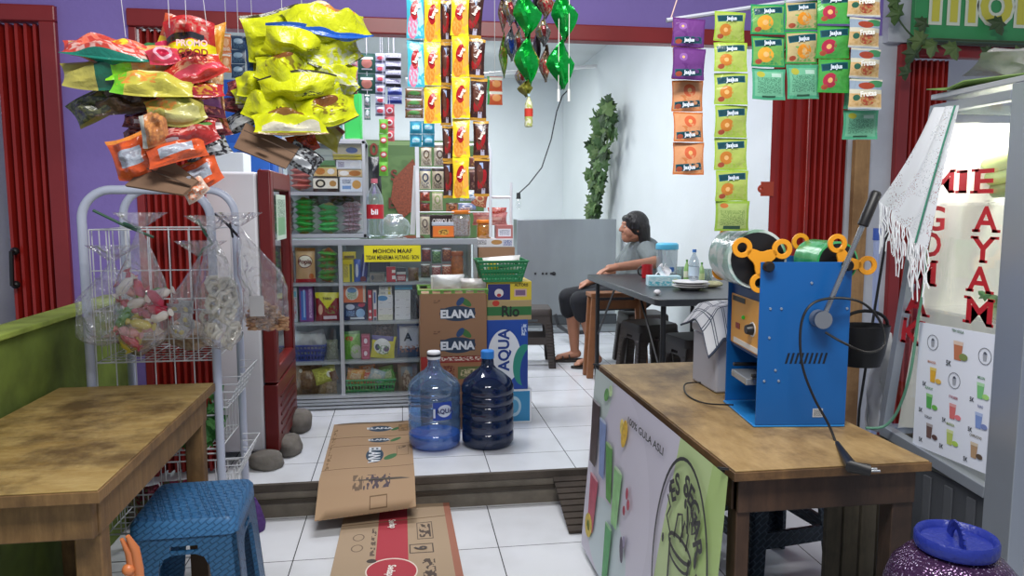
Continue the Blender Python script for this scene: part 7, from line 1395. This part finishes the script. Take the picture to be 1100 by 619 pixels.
# ================= PURPLE BARREL =================
bc = aZ(1027, 583, .70); bx_, by_ = bc.x, bc.y
def glit():
    m = bpy.data.materials.new('glitter'); m.use_nodes = True; nt = m.node_tree; b = nt.nodes['Principled BSDF']; tc = nn(nt, 'ShaderNodeTexCoord'); vo = nn(nt, 'ShaderNodeTexVoronoi'); vo.inputs['Scale'].default_value = 150; nt.links.new(tc.outputs['Object'], vo.inputs['Vector'])
    lt = nn(nt, 'ShaderNodeMath', operation='LESS_THAN'); lt.inputs[1].default_value = .24; nt.links.new(vo.outputs['Distance'], lt.inputs[0]); mx_ = nn(nt, 'ShaderNodeMix', data_type='RGBA'); mx_.inputs[6].default_value = hx('4a2f52'); mx_.inputs[7].default_value = hx('b8a8c8'); nt.links.new(lt.outputs[0], mx_.inputs['Factor']); nt.links.new(mx_.outputs[2], b.inputs['Base Color']); b.inputs['Roughness'].default_value = .18; b.inputs['Metallic'].default_value = .5
    bp_ = nn(nt, 'ShaderNodeBump'); bp_.inputs['Strength'].default_value = .5; bp_.inputs['Distance'].default_value = .004; bp_.invert = True; nt.links.new(vo.outputs['Distance'], bp_.inputs['Height']); nt.links.new(bp_.outputs[0], b.inputs['Normal']); return m
th = thing('drink_barrel', 'glittery purple drink barrel with a blue screw lid in the lower right corner', 'drink barrel', (bx_, by_, .42))
T = Matrix.Translation((bx_, by_, .42)); m = MB(); m.lathe([(.08, .001), (.115, .02), (.128, .07), (.130, .14), (.124, .19), (.112, .225), (.088, .252), (.062, .265)], glit(), 48, T); m.build('body', th)
BLm = M('1f2f8c', .4, bump=.3, bscale=90); m = MB(); m.lathe([(.060, .2655), (.071, .268), (.074, .275), (.074, .292), (.071, .297), (.066, .294), (.062, .284), (.02, .282)], BLm, 48, T); l = m.build('lid', th)
m = MB()
for s in (-1, 1):
    pts = [T @ Vector((s*.006+.036*math.cos(R(t))*.9, .0, .283+.032*math.sin(R(t)))) for t in range(0, 181, 15)]
    for i in range(len(pts)-1): m.bar(pts[i], pts[i+1], .013, .004, BLm, up=(0, 1, 0))
m.v = [T @ (Matrix.Rotation(R(70), 4, 'Z') @ (T.inverted() @ v)) for v in m.v]
m.build('lid_handle', l, smooth=30)
th = thing('wooden_stand', 'low wooden stand under the purple drink barrel', 'stand', (bx_, by_, 0))
m = MB(); m.box((bx_-.12, by_-.12, .395), (bx_+.12, by_+.12, .419), WL2); m.build('top', th, bevel=.003)
for sx in (-1, 1):
    for sy in (-1, 1): m = MB(); m.box((bx_+sx*.1-.012, by_+sy*.1-.012, 0), (bx_+sx*.1+.012, by_+sy*.1+.012, .3945), WL2); m.build('leg', th)
# ================= BLACK TABLE AND ITEMS =================
TZ = .90; TG = M('2b2e33', .35, bump=.1, bscale=80)
th = thing('folding_table', 'black folding table beside the seated woman against the right wall', 'table', (1.6, 4.2, .15))
TX0, TX1, TY0, TY1 = 1.25, 2.05, 3.54, 5.02
m = MB(); r = .06; poly = []
for cx_, cy_, a0 in ((TX1-r, TY1-r, 0), (TX0+r, TY1-r, 90), (TX0+r, TY0+r, 180), (TX1-r, TY0+r, 270)):
    for k in range(6): poly.append((cx_+r*math.cos(R(a0+k*18)), cy_+r*math.sin(R(a0+k*18))))
m.prism(poly, .035, TG, None, TZ-.035); m.build('tabletop', th, bevel=.004)
for x, y in ((1.31, 3.62), (1.99, 3.62), (1.31, 4.92), (1.99, 4.92)): m = MB(); m.tube([(x, y, TZ-.036), (x, y, .151)], .014, BLK, 10); m.build('leg', th)
m = MB(); m.tube([(1.31, 4.90, .5), (1.31, 4.5, TZ-.04)], .007, BLK, 8); m.build('brace', th); m = MB(); m.tube([(1.31, 3.64, .5), (1.31, 4.0, TZ-.04)], .007, BLK, 8); m.build('brace', th); m = MB(); m.tube([(1.31, 3.62, .3), (1.99, 3.62, .3)], .01, BLK, 8); m.build('brace', th)
# wooden chair post near the woman
CW = M('8a5a38', .5, var=.15, vscale=20)
th = thing('wooden_bench', 'reddish wooden trestle bench between the woman and the black table', 'bench', (1.5, 5.14, .15))
m = MB(); m.box((1.30, 5.06, .73), (1.74, 5.22, .76), CW); m.build('seat', th, bevel=.004)
for x, y in ((1.33, 5.08), (1.68, 5.08), (1.33, 5.19), (1.68, 5.19)): m = MB(); m.bar((x, y, .7295), (x-.03 if x < 1.5 else x+.03, y, .151), .045, .03, CW, up=(0, 1, 0)); m.build('leg', th, smooth=0, bevel=.003)
m = MB(); m.box((1.36, 5.12, .64), (1.66, 5.145, .70), CW); m.build('rail', th)
# mug
p = aZ(695, 299, TZ); th = thing('mug', 'red mug on the black table under the woman elbow', 'mug', (p.x, p.y, TZ)); T = Matrix.Translation((p.x, p.y, TZ))
m = MB(); m.lathe([(.032, .001), (.036, .005), (.037, .09), (.033, .09), (.032, .01)], M('a81c24', .3), 24, T, True, True); m.build('cup_body', th)
m = MB(); m.tube([T @ Vector((-.036-.026*math.sin(R(t)), 0, .048+.028*math.cos(R(t)))) for t in range(0, 181, 20)], .005, BLK, 8); m.build('handle', th)
# drink jug
p = aZ(716, 294, TZ); th = thing('water_jug', 'clear plastic water container with a sky blue lid on the black table', 'water container', (p.x, p.y, TZ)); T = Matrix.Translation((p.x, p.y, TZ)); r = .075
m = MB(); m.lathe([(r*.9, .001), (r*.95, .01), (r, .17)], GL('e8eef0', .85, .05, body='a8b4b8', bodyw=.35), 28, T); m.build('jug_body', th)
m = MB(); m.lathe([(r*1.03, .1705), (r*1.06, .175), (r*1.05, .205), (r*.9, .215)], M('58b8d8', .4), 28, T); m.build('lid', th)
m = MB(); m.box((-.005, -r*1.02-.012, .02), (.02, -r*.98, .05), M('3060a0', .4), T); m.build('tap', th)
# tissue box
p = aZ(714, 308, TZ); th = thing('tissue_box', 'pale blue tissue box with a white tissue on the black table', 'tissue box', (p.x, p.y, TZ)); T = Matrix.Translation((p.x, p.y, TZ)) @ Matrix.Rotation(R(-10), 4, 'Z')
TBm = LM('a8d4dc', [('r', .35, .3, .35, .2, '58b8c8'), ('n', .5, .5, .5, .4, 'd8ecec'), ('e', .85, .5, .12, .25, 'a8c878')]); m = MB(); m.box((-.095, 0, .001), (.095, .10, .06), M('b4d4da', .5), T, TBm); m.build('box_body', th, bevel=.002)
m = MB(); m.grid(lambda u, v: T @ Vector(((u-.5)*.10*(1-v*.7)+.01*math.sin(v*6), .05+.03*math.sin(u*7+v*3)*(1-v*.5), .06+v*.06+.015*math.sin(u*8))), 16, 8, M('e8e8ea', .9)); m.build('tissue', th, smooth=80)
p = aZ(706, 317, TZ); m = MB(); m.ball((p.x, p.y, TZ+.015), .016, M('e4e4e6', .9, bump=.8, bscale=80), 8, (1.2, 1, .9)); tag(m.build('crumpled_tissue'), 'small crumpled white tissue on the black table edge', 'tissue')
bottle('water_bottle', 'clear water bottle with blue cap on the black table', 746, 268, 303, 4.05, 11, GL('e8f0f4', .85, .05, body='c8d4dc', bodyw=.15), M('3c78c0', .4), M('b8ccd8', .4), TZ)
bottle('sauce_bottle', 'small green labelled bottle beside the clear water bottle', 738, 279, 300, 4.2, 6, M('8cb86c', .3), M('4c8c3c', .4), M('d8dcc0', .4), TZ)
bottle('sauce_bottle', 'small pale green bottle right of the clear water bottle', 754, 282, 302, 4.1, 6, M('98c080', .3), M('5c9c4c', .4), M('c8d8a0', .4), TZ)
for i, (px, py, lb) in enumerate(((731, 302, 'drinking glass left of the small green bottle on the black table'), (760, 305, 'drinking glass beside the orange film holder on the black table'))):
    p = aZ(px, py, TZ); m = MB(); m.lathe([(.026, .001), (.030, .09), (.028, .09), (.024, .006)], GL('e8f0f0', .8, .05, body='a8b8b0', bodyw=.25), 20, Matrix.Translation((p.x, p.y, TZ)), True, True); tag(m.build('drinking_glass'), lb, 'glass', 'drinking glasses on the black table')
p = aZ(747, 313, TZ)
for i in range(3): m = MB(); z = TZ+.001+i*.012; m.lathe([(.05, z), (.085, z+.018), (.10, z+.021), (.10, z+.024), (.08, z+.022), (.048, z+.004)], M('dcdcdc', .3), 28, Matrix.Translation((p.x+.01*(i % 2), p.y+.08, 0))); tag(m.build('plate'), ['lowest white plate in the stack on the black table', 'middle white plate in the stack on the black table', 'top white plate in the stack on the black table'][i], 'plate', 'white plates on the black table')
m = MB(); q0 = aZ(765, 309, TZ); m.ball((q0.x, q0.y, TZ+.02), .05, M('c8c89c', .8, bump=.8, bscale=40, var=.3, vscale=40), 8, (1.3, .8, .4)); tag(m.build('food_scraps'), 'small heap of yellowish food wrappers right of the plates', 'wrappers')
# ================= WOMAN =================
def remesh(mb, name, parent, vox, mat, sm=4):
    mb.mats = [mat]; mb.m = [0]*len(mb.m); o = mb.build(name, parent, smooth=0)
    r_ = o.modifiers.new('r', 'REMESH'); r_.mode = 'VOXEL'; r_.voxel_size = vox; r_.use_smooth_shade = True
    s_ = o.modifiers.new('s', 'SMOOTH'); s_.factor = .5; s_.iterations = sm; return o
WO = aZ(645, 392, .15)
th = thing('person', 'seated woman in grey top and black knee shorts resting her arm on the black table', 'person', (1.75, 5.55, .15))
SK = M('a9765c', .55, var=.05, vscale=10); SH = M('6f7878', .85, bump=.3, bscale=120, var=.06); SHO = M('17191f', .85); HR = M('120e0e', .4, bump=.8, bscale=160, stretch=(1, 1, .15))
V = Vector
hip = V((1.78, 5.55, .72)); hl = V((1.74, 5.43, .70)); hr = V((1.74, 5.68, .70)); kl = V((1.30, 5.40, .665)); kr = V((1.27, 5.66, .66)); al = V((1.43, 5.42, .245)); ar = V((1.33, 5.68, .24))
ch = V((1.83, 5.52, 1.00)); nk = V((1.80, 5.50, 1.11)); hd = V((1.735, 5.48, 1.215)); sl = V((1.80, 5.36, 1.045)); sr = V((1.80, 5.68, 1.04)); el = V((1.80, 5.18, .965)); wl = V((1.47, 5.04, .945)); er = V((1.68, 5.76, .86)); wr = V((1.43, 5.66, .78))
b = MB(); m0 = SK
b.caps(hip, .15, V((1.83, 5.55, .85)), .14, m0); b.caps(V((1.83, 5.55, .85)), .14, ch, .13, m0); b.caps(sl, .06, sr, .06, m0); b.caps(ch, .12, nk, .055, m0); b.caps(nk, .05, hd+V((.01, 0, -.04)), .05, m0)
for h_, k_, a_ in ((hl, kl, al), (hr, kr, ar)): b.caps(h_, .095, k_, .065, m0); b.caps(k_, .062, k_.lerp(a_, .35)+V((.02, 0, 0)), .058, m0); b.caps(k_.lerp(a_, .35)+V((.02, 0, 0)), .058, a_, .034, m0); b.caps(a_+V((.02, 0, -.03)), .034, a_+V((-.13, 0, -.052)), .022, m0)
for a_ in (al, ar):
    for k in range(5): st = a_+V((-.13, -.03+.015*k, -.058)); b.caps(st, .011, st+V((-.035+.004*abs(k-1), 0, -.006)), .008, m0, 8)
b.caps(sl, .058, el, .045, m0); b.caps(el, .044, wl, .028, m0); b.caps(sr, .055, er, .044, m0); b.caps(er, .042, wr, .027, m0)
# hands: palm, four fingers, thumb
def hand(w, d, dn, sp, thumb):
    pc = w+d*.05; b.caps(w, .026, pc, .030, m0); b.caps(pc+sp*.018, .018, w+sp*.012, .020, m0); b.caps(pc-sp*.018, .018, w-sp*.012, .020, m0)
    for k, L_ in enumerate((.062, .072, .068, .052)):
        f0 = pc+d*.022+sp*(.030-.020*k); f1 = f0+d*L_*.5+dn*.008; f2 = f1+d*L_*.35+dn*.022; f3 = f2+dn*.018+d*.006; b.caps(f0, .0095, f1, .009, m0, 8); b.caps(f1, .009, f2, .0085, m0, 8); b.caps(f2, .0085, f3, .0075, m0, 8)
    t0 = w+d*.015+thumb*.026; t1 = t0+d*.028+thumb*.018; b.caps(t0, .012, t1, .011, m0, 8); b.caps(t1, .011, t1+d*.025+dn*.006, .009, m0, 8)
hand(wl, V((-.96, .05, -.2)).normalized(), V((-.2, 0, -1)).normalized(), V((0, 1, 0)), V((0, 1, .1)))
hand(wr, V((-.85, -.1, -.45)).normalized(), V((-.3, 0, -1)).normalized(), V((0, 1, 0)), V((0, -1, .1)))
# head facing -X, slightly up
b.ball(hd, .092, m0, 12, (1.0, .80, 1.08)); b.caps(hd+V((-.035, 0, -.05)), .062, hd+V((-.062, 0, -.088)), .028, m0); b.caps(hd+V((.0, 0, -.05)), .065, hd+V((-.05, 0, -.075)), .045, m0)
b.caps(hd+V((-.088, 0, .012)), .012, hd+V((-.106, 0, -.022)), .0145, m0, 8); b.ball(hd+V((-.099, .012, -.026)), .009, m0, 6); b.ball(hd+V((-.099, -.012, -.026)), .009, m0, 6)
b.caps(hd+V((-.087, .014, -.052)), .009, hd+V((-.087, -.014, -.052)), .009, m0, 8); b.caps(hd+V((-.083, .012, -.064)), .009, hd+V((-.083, -.012, -.064)), .009, m0, 8); b.caps(hd+V((-.078, -.03, .03)), .012, hd+V((-.078, .03, .03)), .012, m0, 8)
for s in (-1, 1): b.ball(hd+V((.008, s*.074, -.015)), .022, m0, 8, (.75, .4, 1.25)); b.caps(hd+V((-.06, s*.035, -.03)), .03, hd+V((-.05, s*.04, -.045)), .03, m0, 8)
remesh(b, 'body', th, .0065, SK, 2)
for s in (-1, 1):
    e = MB(); e.ball(hd+V((-.081, s*.030, .004)), .010, M('d8d0c8', .3), 8, (.6, 1.2, .6)); e.ball(hd+V((-.086, s*.030, .004)), .0055, M('1c1412', .2), 8, (.5, 1, 1)); e.build('eye', th)
e = MB(); e.tube([hd+V((-.094+.01*abs(t)/2, t*.009, -.058)) for t in (-2, -1, 0, 1, 2)], .0032, M('8c4a44', .5), 6); e.build('lips', th)
for s in (-1, 1): e = MB(); e.tube([hd+V((-.090+.006*k, s*(.016+.011*k), .026+.002*math.sin(k))) for k in range(4)], .0028, HR, 6); e.build('eyebrow', th)
s_ = MB(); s_.caps(V((1.80, 5.55, .75)), .165, V((1.83, 5.55, .87)), .155, SH); s_.caps(V((1.83, 5.55, .87)), .155, ch, .145, SH); s_.caps(ch+V((0, -.08, .0)), .10, ch+V((0, .08, 0)), .10, SH); s_.caps(sl, .064, sr, .064, SH); s_.caps(sl, .072, sl.lerp(el, .72), .062, SH); s_.caps(sr, .068, sr.lerp(er, .6), .062, SH); s_.caps(ch+V((.01, 0, .0)), .115, nk+V((.015, 0, -.06)), .075, SH)
s_.caps(V((1.72, 5.55, .86)), .10, V((1.74, 5.55, .95)), .09, SH); s_.caps(V((1.68, 5.55, .76)), .12, V((1.60, 5.55, .74)), .07, SH)
remesh(s_, 'shirt', th, .009, SH, 3)
s_ = MB(); s_.caps(hip+V((0, 0, -.0)), .165, V((1.72, 5.55, .71)), .15, SHO)
for h_, k_, a_ in ((hl, kl, al), (hr, kr, ar)): s_.caps(h_, .112, k_+V((.02, 0, 0)), .082, SHO); s_.caps(k_, .078, k_.lerp(a_, .22), .076, SHO)
remesh(s_, 'shorts', th, .009, SHO, 3)
# hair: chin-length bob with fringe
h_ = MB(); h_.ball(hd+V((.016, 0, .018)), .103, HR, 12, (1.0, .88, 1.04)); h_.caps(hd+V((.055, -.035, -.01)), .062, hd+V((.07, -.05, -.085)), .045, HR); h_.caps(hd+V((.055, .035, -.01)), .062, hd+V((.07, .05, -.085)), .045, HR); h_.caps(hd+V((.07, -.04, -.085)), .046, hd+V((.07, .04, -.085)), .046, HR)
h_.caps(hd+V((.05, -.062, -.03)), .035, hd+V((.045, -.068, -.11)), .022, HR); h_.caps(hd+V((.05, .062, -.03)), .035, hd+V((.045, .068, -.11)), .022, HR); h_.caps(hd+V((-.055, -.035, .062)), .030, hd+V((-.055, .035, .062)), .030, HR); h_.caps(hd+V((-.045, -.05, .05)), .026, hd+V((-.055, -.066, .005)), .010, HR); h_.caps(hd+V((-.045, .05, .05)), .026, hd+V((-.055, .066, .005)), .010, HR)
h_.caps(hd+V((-.02, -.075, .03)), .022, hd+V((-.03, -.078, -.01)), .010, HR); h_.caps(hd+V((-.02, .075, .03)), .022, hd+V((-.03, .078, -.01)), .010, HR)
remesh(h_, 'hair', th, .007, HR, 2)
for a_, n_ in ((al, 0), (ar, 1)):
    s2_ = MB(); f = a_+V((-.055, 0, 0)); out = []
    for k in range(20): t = 2*math.pi*k/20; out.append((f.x+.135*math.cos(t), f.y+.045*math.sin(t)*(1.1-.15*math.cos(t)*-1)))
    s2_.prism(out, .018, M('2a2422', .7), None, .151); sd_ = s2_.build('sandal', th, bevel=.003)
    s2_ = MB()
    for dx in (-.10, -.05): s2_.tube([V((a_.x+dx, a_.y+.045*math.cos(R(t)), .168+(.045 if dx > -.07 else .03)*math.sin(R(t)))) for t in range(0, 181, 20)], .006, M('2a2422', .7), 6)
    s2_.build('strap', sd_)
make_stool('plastic_stool', 'dark brown plastic stool the woman is sitting on', (1.84, 5.55, .15), R(0), BR, BR, .32, .32, h=.40, rib=True, bars=False)
# ================= LIGHT =================
def area(name, loc, size, sy, power, rot=(0, 0, 0), col=(1, 1, 1)):
    l = bpy.data.lights.new(name, 'AREA'); l.shape = 'RECTANGLE'; l.size = size; l.size_y = sy; l.energy = power; l.color = col
    o = bpy.data.objects.new(name, l); C.objects.link(o); o.location = loc; o.rotation_euler = rot; return o
area('ceiling_light', (.1, 4.0, 3.05), 1.2, .3, 42, col=(.97, .98, 1))
area('ceiling_light', (.3, 6.0, 3.05), 1.4, .5, 52, col=(.96, .98, 1))
area('ceiling_light', (.3, 8.6, 3.05), 1.4, .5, 45, col=(.96, .98, 1))
area('porch_light', (.2, .7, 2.95), 1.4, .5, 62, rot=(R(18), 0, 0), col=(1, .98, .95))
area('case_fill_light', (1.66, 1.72, 1.59), .3, .04, 4, col=(1, .98, .9))  # added fill that brightens the case interior, with no lamp fixture behind it
w = bpy.data.worlds.new('world'); bpy.context.scene.world = w; w.use_nodes = True
w.node_tree.nodes['Background'].inputs[0].default_value = (.75, .82, 1, 1); w.node_tree.nodes['Background'].inputs[1].default_value = 0.36
vs = bpy.context.scene.view_settings; vs.view_transform = 'Standard'; vs.look = 'None'; vs.gamma = 1; vs.use_curve_mapping = False; vs.exposure = .27
